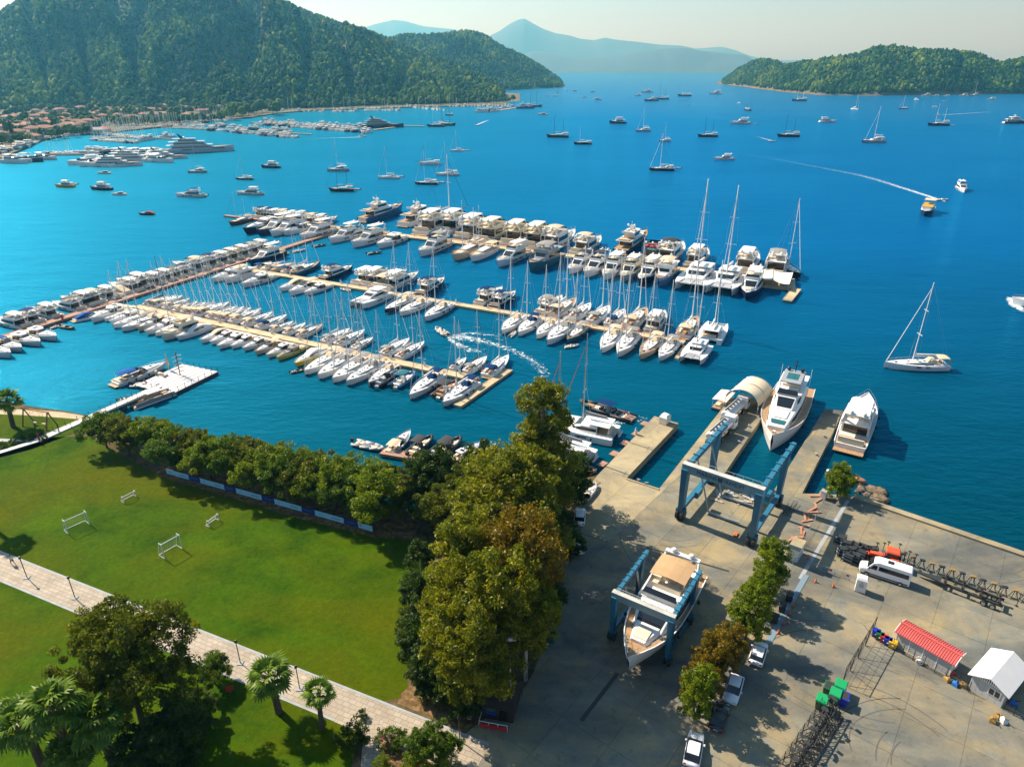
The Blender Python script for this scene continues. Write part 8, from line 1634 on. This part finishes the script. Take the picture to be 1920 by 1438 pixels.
# sheds
def shed(label, c0, c1, wdir, Wd, H, Hr, roofm, npan, ridge_off=.5, ribs=0, arch=False, win=False):
    A, B = at(*c0, GZ), at(*c1, GZ); d = (B - A); L = d.length; rz = math.atan2(d.y, d.x); r = thing('shed', label, 'shed', A, rz)
    for i in range(npan):
        x0, x1 = i * L / npan, (i + 1) * L / npan; MB().box(x0 + .02, x1 - .02, 0, .1, .1, H).build('wall_panel', MAT['panel_grey'], r); MB().box(x0 + .02, x1 - .02, Wd - .1, Wd, .1, H).build('wall_panel', MAT['panel_grey'], r)
    for x in (0, L): MB().prism([(x - .05, .1), (x + .05, .1), (x + .05, Wd - .1), (x - .05, Wd - .1)], .1, H).build('end_wall', MAT['panel_white'], r)
    for i in range(npan + 1): MB().box(i * L / npan - .06, i * L / npan + .06, -.03, 0, .1, H).build('wall_post', MAT['panel_white'], r)
    MB().box(-.1, L + .1, -.05, Wd + .05, 0, .1).build('base', MAT['plinth'], r)
    e = .3; prof = [(-e, H - .02), (Wd * .18, H + Hr * .62), (Wd / 2, H + Hr), (Wd * .82, H + Hr * .62), (Wd + e, H - .02)] if arch else [(-e, H - .08), (Wd / 2, H + Hr), (Wd + e, H - .08)]
    ring = lambda x: [(x, y, z) for y, z in prof] + [(x, y, z - .09) for y, z in reversed(prof)]
    rf = MB().loft([ring(-e), ring(L + e)]).build('roof', MAT[roofm], r)
    if ribs:
        for k in range(len(prof) - 1):
            for i in range(ribs): x = -e + (L + 2 * e) * (i + .5) / ribs; (y0, z0), (y1, z1) = prof[k], prof[k + 1]; MB().add([(x - .05, y0, z0), (x + .05, y0, z0), (x + .05, y1, z1), (x - .05, y1, z1), (x - .03, y0, z0 + .07), (x + .03, y0, z0 + .07), (x + .03, y1, z1 + .07), (x - .03, y1, z1 + .07)], [(4, 5, 6, 7), (0, 1, 5, 4), (1, 2, 6, 5), (2, 3, 7, 6), (3, 0, 4, 7)]).build('roof_rib', MAT[roofm], rf)
        MB().box(-e - .05, L + e + .05, Wd / 2 - .14, Wd / 2 + .14, H + Hr + .02, H + Hr + .1).build('ridge_cap', MAT[roofm], rf)
    for x in (-e - .06, L + e): MB().loft([[(x + dx, y, z + .04) for y, z in prof] + [(x + dx, y, z - .2) for y, z in reversed(prof)] for dx in (0, .07)]).build('verge_trim', MAT['panel_white'], r)
    if win: q = MB().box(L * .5 - .05, L * .5 + 1.15, -.06, -.01, 1.1, 2.1).build('window_frame', MAT['panel_white'], r); [MB().box(L * .5 + a, L * .5 + a + .45, -.08, -.06, 1.2, 2.0).build('window_pane', MAT['glass_dark'], q) for a in (.05, .6)]
    return r, rz
shed('small shed with ribbed red roof and grey wall panels', (1676, 1209), (1778, 1269), 1, 2.7, 2.35, .5, 'roof_red', 4, ribs=26, arch=True)
r, rz_s = shed('hut with large white gabled roof at the right edge', (1816, 1293), (1878, 1326), 1, 6.6, 2.4, .9, 'panel_white', 4, win=True) if False else (None, None)
# the white hut: its gable faces the camera
A, B = at(1815, 1290, GZ), at(1876, 1327, GZ); d = (B - A); W = d.length; rzh = math.atan2(d.y, d.x); D = 6.0; H = 2.4; r = thing('hut', 'hut with large white gabled roof and small window at the right edge', 'hut', A, rzh)
for i in range(5): MB().box(i * W / 5 + .01, (i + 1) * W / 5 - .01, 0, .08, 0, H).build('wall_panel', MAT['panel_grey'], r)
for x in (0, W): MB().box(x - .05, x + .05, .08, D, 0, H).build('side_wall', MAT['panel_grey'], r)
MB().box(0, W, D - .05, D, 0, H).build('rear_wall', MAT['panel_grey'], r); n = 16
for i in range(n): x = W * (i + .5) / n; zt = H + .95 * (1 - abs(2 * x / W - 1)); MB().box(x - W / n * .28, x + W / n * .28, -.16, -.1, H - .05, zt).build('gable_slat', MAT['panel_white'], r)
MB().prism([(0, .0), (W, .0), (W, .05), (0, .05)], H, H + .02).build('gable_base', MAT['frame_black'], r)
ring = lambda y: [(-.45, y, H - .12), (W / 2, y, H + 1.05), (W + .45, y, H - .12), (W + .45, y, H - .22), (W / 2, y, H + .93), (-.45, y, H - .22)]
MB().loft([ring(-.45), ring(D + .4)]).build('roof', MAT['panel_white'], r)
q = MB().box(W * .52, W * .52 + 1.3, -.06, -.005, 1.0, 2.0).build('window_frame', MAT['panel_white'], r)
for a in (.1, .7): MB().box(W * .52 + a, W * .52 + a + .5, -.08, -.06, 1.1, 1.9).build('window_pane', MAT['glass_dark'], q)
# low curb with fence behind the sheds
cA, cB = at(1640, 1190, GZ), at(1935, 1352, GZ); tag(kerb([cA, cB], .35, .18, MAT['jetty_concrete'], 'kerb'), kind='structure')
def mesh_fence(label, P0, P1, h, npost, mname='frame_black', base=GZ, grid=.5, braces=False):
    d = (P1 - P0); L = d.length; r = thing('mesh_fence', label, 'fence', P0, math.atan2(d.y, d.x)); pm_ = MB().tube((0, 0, 0), (0, 0, h + .1), .045, 5).mesh('post', MAT[mname])
    for i in range(npost): o = bpy.data.objects.new('post', pm_); link(o, r); o.location = (L * i / (npost - 1), 0, 0)
    w = MB(); k = int(L / grid)
    for i in range(k + 1): w.tube((L * i / k, 0, 0), (L * i / k, 0, h), .012, 3)
    for i in range(4): w.tube((0, 0, h * (i + 1) / 4), (L, 0, h * (i + 1) / 4), .016, 3)
    w.build('mesh_wire', MAT[mname], r)['kind'] = 'stuff'
    if braces:
        b = MB(); nb = npost - 1
        for i in range(nb): x0, x1 = L * i / nb, L * (i + 1) / nb; b.tube((x0, 0, 0), ((x0 + x1) / 2, 0, h), .04, 4).tube(((x0 + x1) / 2, 0, h), (x1, 0, 0), .04, 4)
        b.tube((0, 0, h), (L, 0, h), .05, 4); b.build('brace', MAT[mname], r)['kind'] = 'stuff'
    return r
mesh_fence('dark mesh fence running before the red-roofed shed', at(1672, 1215, GZ), at(1815, 1297, GZ), 1.6, 8); mesh_fence('dark mesh fence at the right edge past the hut', at(1880, 1330, GZ), at(1940, 1362, GZ), 1.3, 4)
mesh_fence('tall braced gate fence between recycling bins and skips', at(1579, 1283, GZ), at(1636, 1188, GZ), 2.9, 5, braces=True, grid=.7)
mesh_fence('long mesh fence beside the stacked support frames', at(1455, 1450, GZ), at(1536, 1330, GZ), 1.9, 8)
# lattice support frames along that fence
def lattice(P, rz, s, label):
    r = thing('boat_stand', label, 'boat stand', P, rz, 'steel boat stands stacked along the fence'); top = Vector((0, 0, 2.1 * s)); leg = MB(); ft = [Vector((1.1 * s * math.cos(a), 1.1 * s * math.sin(a), 0)) for a in (0.3, 1.87, 3.44, 5.0)]
    lm_ = None
    for f in ft: MB().tube(f, top, .045, 4).build('leg', MAT['frame_black'], r)
    b = MB()
    for i in range(4): a, c = ft[i].lerp(top, .35), ft[(i + 1) % 4].lerp(top, .35); b.tube(a, c, .035, 3); b.tube(ft[i], ft[(i + 1) % 4].lerp(top, .6), .03, 3)
    b.build('brace', MAT['frame_black'], r)['kind'] = 'stuff'; MB().tube(top, top + Vector((0, 0, .45 * s)), .05, 4).build('screw', MAT['steel'], r); MB().box(-.3, .3, -.2, .2, 2.55 * s, 2.63 * s).build('pad', MAT['frame_black'], r)
F0, F1 = at(1478, 1452, GZ), at(1556, 1335, GZ)
for i in range(13):
    P = F0.lerp(F1, i / 12) + Vector((math.cos(i * 2.3) * .35, math.sin(i * 1.7) * .3, 0)); lattice(P, i * .77, 1.0 + .12 * math.sin(i * 3), f"black lattice boat stand, {ordw(i)} up from the bottom beside the long fence")
A, B = at(1500, 1450, GZ), at(1568, 1338, GZ); d = B - A; L = d.length; r = thing('lattice_boom', 'long dark lattice boom lying diagonally between the skips and the bottom edge', 'lattice boom', A, math.atan2(d.y, d.x)); ch_ = [(0, -.7, .15), (0, .7, .15), (0, 0, 1.45)]
for c in ch_: MB().tube((0, c[1], c[2]), (L, c[1], c[2]), .075, 5).build('chord', MAT['frame_black'], r)
m_ = MB(); n = 14
for i in range(n):
    x0, x1 = L * i / n, L * (i + 1) / n
    for a, b in ((0, 2), (2, 1), (1, 0)): m_.tube((x0, ch_[a][1], ch_[a][2]), (x1, ch_[b][1], ch_[b][2]), .04, 4)
m_.build('lacing', MAT['frame_black'], r)['kind'] = 'stuff'
# bins
def wheelie(label, P, rz, c, lid=None, s=1.0, open_=False):
    r = thing('waste_bin', label, 'bin', P, rz); MB().loft([[(-.5 * s, -.42 * s, .12), (.5 * s, -.42 * s, .12), (.5 * s, .42 * s, .12), (-.5 * s, .42 * s, .12)], [(-.62 * s, -.52 * s, 1.2 * s), (.62 * s, -.52 * s, 1.2 * s), (.62 * s, .52 * s, 1.2 * s), (-.62 * s, .52 * s, 1.2 * s)]]).build('body', MAT[c], r)
    if open_: MB().box(-.52 * s, .52 * s, -.42 * s, .42 * s, 1.2 * s, 1.215 * s).build('opening', MAT['plastic_black'], r); q = MB()
    else: MB().loft([[(-.66 * s, -.56 * s, 1.2 * s), (.66 * s, -.56 * s, 1.2 * s), (.66 * s, .56 * s, 1.2 * s), (-.66 * s, .56 * s, 1.2 * s)], [(-.6 * s, -.5 * s, 1.36 * s), (.6 * s, -.5 * s, 1.36 * s), (.6 * s, .5 * s, 1.36 * s), (-.6 * s, .5 * s, 1.36 * s)]]).build('lid', MAT[lid or c], r)
    for x in (-.4, .4):
        for y in (-.38, .38): MB().tube((x * s, y * s - .04, .1), (x * s, y * s + .04, .1), .1, 6).build('castor', MAT['plastic_black'], r)
    MB().tube((-.1, -.53 * s, .8 * s), (.1, -.53 * s, .8 * s), .1, 6).build('recycling_mark', MAT['panel_white'], r)
for k, (u, v, c, n) in enumerate(((1641, 1192, 'bin_blue', 'blue'), (1648, 1198, 'bin_green_dark', 'green'), (1656, 1203, 'bin_red', 'red'), (1663, 1208, 'bin_blue', 'blue'), (1672, 1213, 'bin_yellow', 'yellow'))):
    wheelie(f"{n} recycling bin, {ordw(k)} from left in the colourful row by the red-roofed shed", at(u, v, GZ), R(-32), c, s=.78)
for u, v, c, l, lb, op in ((1538, 1325, 'bin_green_dark', 'bin_green', 'green lidded skip nearest the stacked lattice stands', False), (1563, 1314, 'bin_green_dark', 'bin_green', 'green lidded skip in the middle of the three', False), (1573, 1298, 'bin_green_dark', 'bin_green', 'green lidded skip farthest from the camera', False), (1578, 1318, 'bin_blue', None, 'open deep-blue skip right of the green ones', True), (1552, 1300, 'bin_green_dark', None, 'open dark green skip behind the lidded ones', True)): wheelie(lb, at(u, v, GZ), R(55), c, l, 1.15, op)
# rope post and white life-ring cable drum
r = thing('cable_drum', 'small white cable drum by the shed fence', 'drum', at(1723, 1243, GZ), 1); MB().tube((-.25, 0, .45), (.25, 0, .45), .2, 8).build('hub', MAT['panel_white'], r)
for x in (-.25, .25): MB().torus((x, 0, .45), .4, .06, 'x', 12, 4).build('flange', MAT['panel_white'], r)
mat('junk', (.3, .25, .2), .8, vary=.5, vscale=3)
for k, (u, v, c, lb) in enumerate(((1783, 1264, 'bin_red', 'red crate of gear between shed and hut'), (1790, 1283, 'tarp_blue', 'crumpled blue tarpaulin between shed and hut'), (1776, 1275, 'frame_yellow', 'yellow pump frame beside the shed corner'), (1806, 1287, 'frame_yellow', 'yellow-green box at the hut corner'), (1872, 1345, 'frame_yellow', 'orange-yellow engine frame before the hut'), (1861, 1352, 'frame_yellow', 'small orange jack before the hut'), (1880, 1352, 'panel_white', 'white bucket before the hut'), (1900, 1320, 'tarp_blue', 'pale blue tarpaulin sheet beside the hut'))):
    r = thing('yard_item', lb, 'equipment', at(u, v, GZ), k * .8); MB().loft([[(-.45, -.35, 0), (.45, -.3, 0), (.4, .35, 0), (-.4, .3, 0)], [(-.4, -.3, .35), (.35, -.32, .5), (.38, .3, .3), (-.35, .28, .45)], [(-.15, -.1, .6), (.2, -.12, .65), (.15, .15, .5), (-.1, .1, .6)]]).build('body', MAT[c], r); MB().tube((-.4, 0, .3), (.5, .1, .75), .05).build('handle', MAT['frame_black'], r)
# stack of black cradles
def cradle(label, P, rz, s=1.0):
    r = thing('cradle_stack', label, 'boat cradle', P, rz, 'stacks of black cradles by the minibus')
    for y in (-.75, .75):
        MB().path([(-.9 * s, y, 0), (-.7 * s, y, 2.6 * s), (0, y, 3.0 * s), (.7 * s, y, 2.6 * s), (.9 * s, y, 0)], .07, 4).build('side_frame', MAT['frame_black'], r)
    for i in range(5): z = .4 + i * .5; MB().box(-.85 * s, .85 * s, -.75, .75, z * s, z * s + .06).build('rung', MAT['cable_blue' if i % 2 else 'frame_black'], r)
for k, (u, v) in enumerate(((1583, 1028), (1594, 1040), (1604, 1034), (1617, 1036), (1632, 1040), (1588, 1052), (1600, 1052), (1577, 1040), (1574, 1018), (1612, 1046))): cradle(f"stack of black ribbed cradles, {ordw(k)} counted from the quay side towards the minibus", at(u, v, GZ), R(60 + 25 * math.sin(k * 2)), .56)
# trestle stands in a row
for k in range(13):
    a = at(1690, 1052, GZ).lerp(at(1920, 1128, GZ), k / 12) ; r = thing('trestle_stand', f'dark trestle stand, {ordw(k)} from left in the row behind the trailer', 'boat stand', a, R(-20), 'row of trestle stands behind the trailer')
    for sx in (-.45, .45):
        for sy in (-.4, .4): MB().tube((sx, sy, 0), (sx * .35, sy * .35, 1.3), .05, 4).build('leg', MAT['frame_black'], r)
    MB().box(-.35, .35, -.2, .2, 1.3, 1.5).build('head', MAT['frame_yellow' if k % 2 else 'frame_black'], r)
for k, (u, v) in enumerate(((1692, 1058), (1700, 1056), (1653, 1040), (1661, 1038), (1640, 1040), (1712, 1062), (1756, 1083), (1795, 1096), (1830, 1110), (1868, 1122), (1905, 1137), (1682, 1042))):
    r = thing('screw_prop', f'thin black screw prop, {ordw(k)} standing near the tractor and trestles', 'prop', at(u, v, GZ), 0, 'screw props near the tractor'); MB().tube((0, 0, 0), (0, 0, 2.2), .05, 5).build('pole', MAT['frame_black'], r); MB().box(-.2, .2, -.2, .2, 2.2, 2.27).build('head', MAT['frame_black'], r)
# the long boat trailer
A, B = at(1715, 1078, GZ), at(1878, 1140, GZ); d = B - A; L = d.length; r = thing('boat_trailer', 'long dark steel boat trailer with twin axles behind the minibus', 'trailer', A, math.atan2(d.y, d.x))
for y in (-.8, .8): MB().box(L * .28, L, y - .16, y + .16, .75, 1.05).build('side_rail', MAT['frame_black'], r)
MB().loft([[(0, -.1, .6), (0, .1, .6), (0, .1, .8), (0, -.1, .8)], [(L * .3, -.7, .75), (L * .3, .7, .75), (L * .3, .7, 1.0), (L * .3, -.7, 1.0)]]).build('drawbar', MAT['frame_black'], r)
for i in range(4): x = L * (.35 + .2 * i); MB().box(x - .1, x + .1, -.9, .9, .8, .98).build('cross_member', MAT['frame_black'], r); [MB().tube((x, y, 1), (x, y, 1.4), .08).box(x - .2, x + .2, y - .25, y + .25, 1.4, 1.55).build('bunk_pad', MAT['wood_dark'], r) for y in (-.8, .8)]
for x in (L * .8, L * .9):
    for y in (-1.05, 1.05): wheel(r, (x, y, .42), .42, .5)
MB().box(L - .1, L, -1, 1, .5, .8).build('tail_board', MAT['steel'], r)
# barriers, cones, cabinets
for k, (a, b, lb) in enumerate((((1486, 1058), (1518, 1054), 'grey crowd barrier with red plate at the left of the gate line'), ((1526, 1068), (1562, 1078), 'grey crowd barrier with red plate across the ramp'), ((1564, 1078), (1592, 1088), 'third grey barrier towards the white booth'))):
    A, B = at(*a, GZ), at(*b, GZ); d = B - A; L = d.length; r = thing('barrier', lb, 'barrier', A, math.atan2(d.y, d.x)); m_ = MB().tube((0, 0, 1.1), (L, 0, 1.1), .04, 5).tube((0, 0, .25), (L, 0, .25), .03, 4)
    [m_.tube((L * i / 14, 0, .25), (L * i / 14, 0, 1.1), .015, 3) for i in range(15)]; m_.tube((0, -.3, 0), (0, .3, 0), .03, 4).tube((L, -.3, 0), (L, .3, 0), .03, 4).tube((0, 0, 0), (0, 0, 1.1), .03, 4).tube((L, 0, 0), (L, 0, 1.1), .03, 4).build('frame', MAT['cable_blue'], r)['kind'] = 'stuff'; MB().box(L * .75, L * .75 + .4, -.05, -.02, .6, .95).build('warning_plate', MAT['bin_red'], r)
for k, (u, v, lb) in enumerate(((1529, 1091, 'orange traffic cone left of another near the barrier'), (1562, 1100, 'orange traffic cone left of the white booth'), (1486, 1137, 'orange traffic cone beside the cable duct, top one'), (1479, 1151, 'orange traffic cone beside the cable duct, second one'), (1469, 1170, 'orange traffic cone beside the cable duct, third one'), (1459, 1187, 'orange traffic cone beside the cable duct, lowest one'))):
    r = thing('traffic_cone', lb, 'cone', at(u, v, GZ), 0, 'traffic cones in the yard'); MB().tube((0, 0, .04), (0, 0, .72), .2, 8, .03).build('cone', MAT['orange_paint'], r); MB().box(-.24, .24, -.24, .24, 0, .04).build('base', MAT['plastic_black'], r)
A, B = at(1440, 1205, GZ), at(1512, 1078, GZ); tag(kerb([A, B], .75, .06, MAT['cable_blue'], 'cable_duct'), 'grey-blue low cable duct on the ground beside the hedge row', 'duct')
A, B = at(1545, 1005, GZ), at(1600, 912 + 22, GZ); tag(kerb([at(1500, 1085, GZ), at(1590, 938, GZ)], .55, .012, MAT['path_edge'], 'pale_strip'), kind='structure')
for k, (u, v) in enumerate(((1452, 1145), (1438, 1165), (1447, 1150), (1465, 1125))): wheelie(f"dark open crate bin in the shade behind the hedge, {ordw(k)} of four", at(u + 14, v, GZ), R(60), 'frame_black', None, .9, True) if k != 2 else None
r = thing('white_cabinet', 'white equipment cabinet block at the top of the yard hedge', 'cabinet', at(1490, 1042, GZ), R(52)); MB().box(-1.5, 1.5, -.8, .8, 0, 2.2).build('body', MAT['panel_white'], r); MB().box(-1.6, 1.6, -.9, .9, 2.2, 2.3).build('roof', MAT['jetty_concrete'], r)
# stacked terracotta planks and wall along the ramp
A, B = at(1500, 1030, GZ), at(1552, 928, GZ); mesh_fence('pale low railing along the ramp edge', A, B, .9, 7, 'steel'); 
for i in range(16):
    t_ = i / 15; P = A.lerp(B, t_) + Vector((-1.3 + math.sin(i * 2.1) * .4, .5 * math.sin(i), 0)); o = MB().box(-1.1, 1.1, -.16, .16, 0, .08).build('terracotta_plank', MAT['rust_tile'], None, loc=(P.x, P.y, GZ + .02 + (i % 3) * .09), rz=R(40 + 40 * math.sin(i * 1.7))); tag(o, f"loose terracotta-coloured plank, {ordw(i)} up the pile beside the ramp railing", 'plank', 'loose planks beside the ramp')
for k, (u, v) in enumerate(((1476, 958), (1487, 952))):
    r = thing('steel_ladder', ('left' if k == 0 else 'right') + ' folded steel ladder frame beside the plank pile', 'ladder', at(u, v, GZ), R(55)); 
    for y in (-.35, .35): MB().tube((-1.6, y, .1), (1.6, y, .5), .04).build('stile', MAT['frame_black'], r)
    for i in range(8): x = -1.5 + i * .43; MB().tube((x, -.35, .12 + .125 * (x + 1.6)), (x, .35, .12 + .125 * (x + 1.6)), .03, 4).build('rung', MAT['frame_black'], r)
# tall lamp by the bush, its box
r = thing('lamp_post', 'dark lamp post with white globe at the quay corner bush', 'lamp post', at(1543, 926, GZ)); MB().tube((0, 0, 0), (0, 0, 4.6), .07, 6).build('pole', MAT['lamp_black'], r); MB().ball((0, 0, 4.8), .3).build('globe', MAT['panel_white'], r, True)
r = thing('white_cabinet', 'small white cabinet at the top of the ramp railing', 'cabinet', at(1543, 934, GZ), R(50)); MB().box(-.5, .5, -.45, .45, 0, 1.5).build('body', MAT['panel_white'], r); MB().box(-.55, .55, -.5, .5, 1.5, 1.6).build('roof', MAT['plinth'], r)
# rocks by the quay
for k in range(14):
    a = rc.uniform(0, 1); P = at(1600 + 55 * a, 912 + 20 * a + rc.uniform(-10, 8), 0); m_ = MB().ball((0, 0, 0), rc.uniform(.5, 1.5), 7, 5, .55); m_.v = [(x * rc.uniform(.8, 1.3), y * rc.uniform(.8, 1.3), z * rc.uniform(.7, 1.3)) for x, y, z in m_.v]; o = m_.build('rock', MAT['rock'], None, loc=(P.x, P.y, rc.uniform(-.25, .2))); tag(o, f"wet brown rock off the quay corner, {ordw(k)} of the group", 'rock', 'rocks off the quay corner')
o = MB().ball((0, 0, 0), 1.3, 8, 6, .6).build('rock', MAT['rust_tile'], None, loc=tuple(at(1603, 903, 0)[:2]) + (.5,)); o.scale = (1.5, .6, .8); o.rotation_euler = (0, 0, -.5); tag(o, 'lighter orange-brown rock standing highest beside the quay bush', 'rock')
# recessed steel strips in the yard
for a, b, w in (((1180, 1016), (1367, 1071), .35), ((1304, 1052), (1285, 1075), .5), ((1158, 1262), (1090, 1350), .5), ((1089, 1000), (1140, 1016), .12)): tag(kerb([at(*a, GZ), at(*b, GZ)], w, .012, MAT['frame_black'], 'drain_channel'), kind='structure')
# container, kiosk, camera pole, trailer bin, fence under the eucalyptus
A, B = at(1030, 1150, GZ), at(1056, 1078, GZ); d = B - A; L = d.length; r = thing('shipping_container', 'blue-grey container with ribbed roof in the tree shade', 'container', A, math.atan2(d.y, d.x)); MB().box(0, L, 0, 2.4, .1, 2.6).build('box', MAT['container_blue'], r)
for i in range(6): MB().box(0, L, .15 + i * .4, .25 + i * .4, 2.6, 2.68).build('roof_rib', MAT['panel_grey'], r)
for i in range(2): MB().box(L * (.08 + .48 * i), L * (.44 + .48 * i), -.05, 0, .4, 2.3).build('side_panel', MAT['cable_blue'], r)
P = at(905, 1345, GZ); r = thing('kiosk', 'dark brown wooden kiosk with red and white railing under the trees', 'kiosk', P, R(-12)); MB().box(0, 3.6, 0, 3.4, 0, 2.5).build('wall', MAT['wood_dark'], r); MB().loft([[(-.5, -.6, 2.5), (4.1, -.6, 2.5), (4.1, 4, 2.5), (-.5, 4, 2.5)], [(.6, 1.2, 3.5), (3, 1.2, 3.5), (3, 2.4, 3.5), (.6, 2.4, 3.5)]]).build('roof', MAT['wood_dark'], r)
MB().box(.5, 1.5, -.03, 0, 1.3, 2.1).build('window', MAT['glass_teal'], r); MB().box(2.0, 2.9, -.03, 0, .1, 2.1).build('door', MAT['glass_dark'], r); MB().box(.5, 1.6, -.05, -.03, .8, 1.1).build('blue_notice', MAT['bin_blue'], r)
MB().box(-.1, 3.2, -1.3, -1.22, .1, .6).build('red_board', MAT['bin_red'], r); m_ = MB().tube((-.1, -1.25, 1.0), (3.2, -1.25, 1.0), .04); [m_.tube((x, -1.25, 0), (x, -1.25, 1.0), .035) for x in (-.1, 1.0, 2.1, 3.2)]; m_.tube((-.1, -1.25, 1), (-.1, 0, 1), .04).build('railing', MAT['panel_white'], r)
P = at(957, 1325, GZ); r = thing('floodlight_mast', 'tall steel mast with floodlight cluster beside the kiosk', 'mast', P); MB().tube((0, 0, 0), (0, 0, 11), .13, 8, .08).build('pole', MAT['alloy'], r); MB().box(-.7, .7, -.5, .5, 10.9, 11.0).build('platform', MAT['steel'], r)
for a in range(4): MB().box(-.25, .25, -.15, .15, 11.05, 11.45).build('floodlight', MAT['panel_grey'], r).location = (math.cos(a * 1.57) * .55, math.sin(a * 1.57) * .55, 0)
mesh_fence('dark fence between the eucalyptus trunks and the shaded yard', at(972, 1322, GZ), at(1022, 1200, GZ), 2.0, 8)
wheelie('dark green open bin at the fence under the eucalyptus', at(1034, 1200, GZ), R(60), 'bin_green_dark', None, 1.0, True); wheelie('darker bin just below a green open bin', at(1020, 1213, GZ), R(60), 'frame_black', None, 1.0, True)
P = at(961, 1343, GZ); r = thing('motor_scooter', 'small blue-grey scooter parked by the mast foot', 'scooter', P, R(80)); MB().loft([[(-.7, -.14, .35), (-.7, .14, .35), (-.7, .1, .75), (-.7, -.1, .75)], [(.1, -.16, .3), (.1, .16, .3), (.1, .12, .75), (.1, -.12, .75)], [(.6, -.1, .35), (.6, .1, .35), (.55, .08, 1.0), (.55, -.08, 1.0)]]).build('body', MAT['cable_blue'], r); MB().tube((.55, -.3, 1.05), (.55, .3, 1.05), .03).build('handlebar', MAT['frame_black'], r); MB().box(-.6, 0, -.13, .13, .76, .85).build('saddle', MAT['plastic_black'], r)
for x in (-.65, .7): wheel(r, (x, 0, .24), .24, .15)
b2 = at(1110, 925, GZ); spawn('rib', 'inflatable_boat', 'pale inflatable with cover parked ashore beside the left basin', 'dinghy', None, at(1092, 940, GZ + .1), R(60), 6, 1, {}, ('canvas',))
for k, (u, v) in enumerate(((1108, 918), (1118, 905))): r = thing('pallet', ('lower' if k == 0 else 'upper') + ' wooden pallet on the apron beside the left jetty', 'pallet', at(u, v, GZ), R(50)); [MB().box(-.6, .6, -.5 + i * .22, -.38 + i * .22, .1, .14).build('board', MAT['teak'], r) for i in range(5)]; MB().box(-.6, -.5, -.5, .5, 0, .1).box(.5, .6, -.5, .5, 0, .1).build('runner', MAT['teak'], r)
P = at(1379, 1003, GZ); r = thing('wheel_chock', 'orange block on the ground below the large hoist', 'block', P, R(60)); MB().box(-.6, .6, -.25, .25, 0, .3).build('block', MAT['orange_paint'], r); MB().tube((-.4, 0, .3), (.4, 0, .3), .04).build('handle', MAT['frame_black'], r)

# tyre marks and oil spots on the concrete
mat('tyre_mark', (.095, .095, .085), .9); rm = random.Random(21)
for k in range(12):
    u, v = [(1240, 1010), (1180, 1000), (1400, 1090), (1640, 1170), (1700, 1330), (1600, 1360), (1760, 1380), (1560, 1180), (1250, 1080), (1830, 1080), (1500, 1290), (1690, 1390)][k]; C = at(u, v, GZ); rad = rm.uniform(5, 16); a0 = rm.uniform(0, 6.28); m_ = MB()
    for s_ in (0, 1.5):
        pts = [(math.cos(a0 + j * .09) * (rad + s_) - math.cos(a0) * rad, math.sin(a0 + j * .09) * (rad + s_) - math.sin(a0) * rad) for j in range(9)]; q = [(math.cos(a0 + j * .09) * (rad + s_ + .13) - math.cos(a0) * rad, math.sin(a0 + j * .09) * (rad + s_ + .13) - math.sin(a0) * rad) for j in range(9)]
        for j in range(8): m_.quad((*pts[j], 0), (*q[j], 0), (*q[j + 1], 0), (*pts[j + 1], 0))
    tag(m_.build('tyre_mark', MAT['tyre_mark'], None, loc=(C.x, C.y, GZ + .011)), kind='structure')
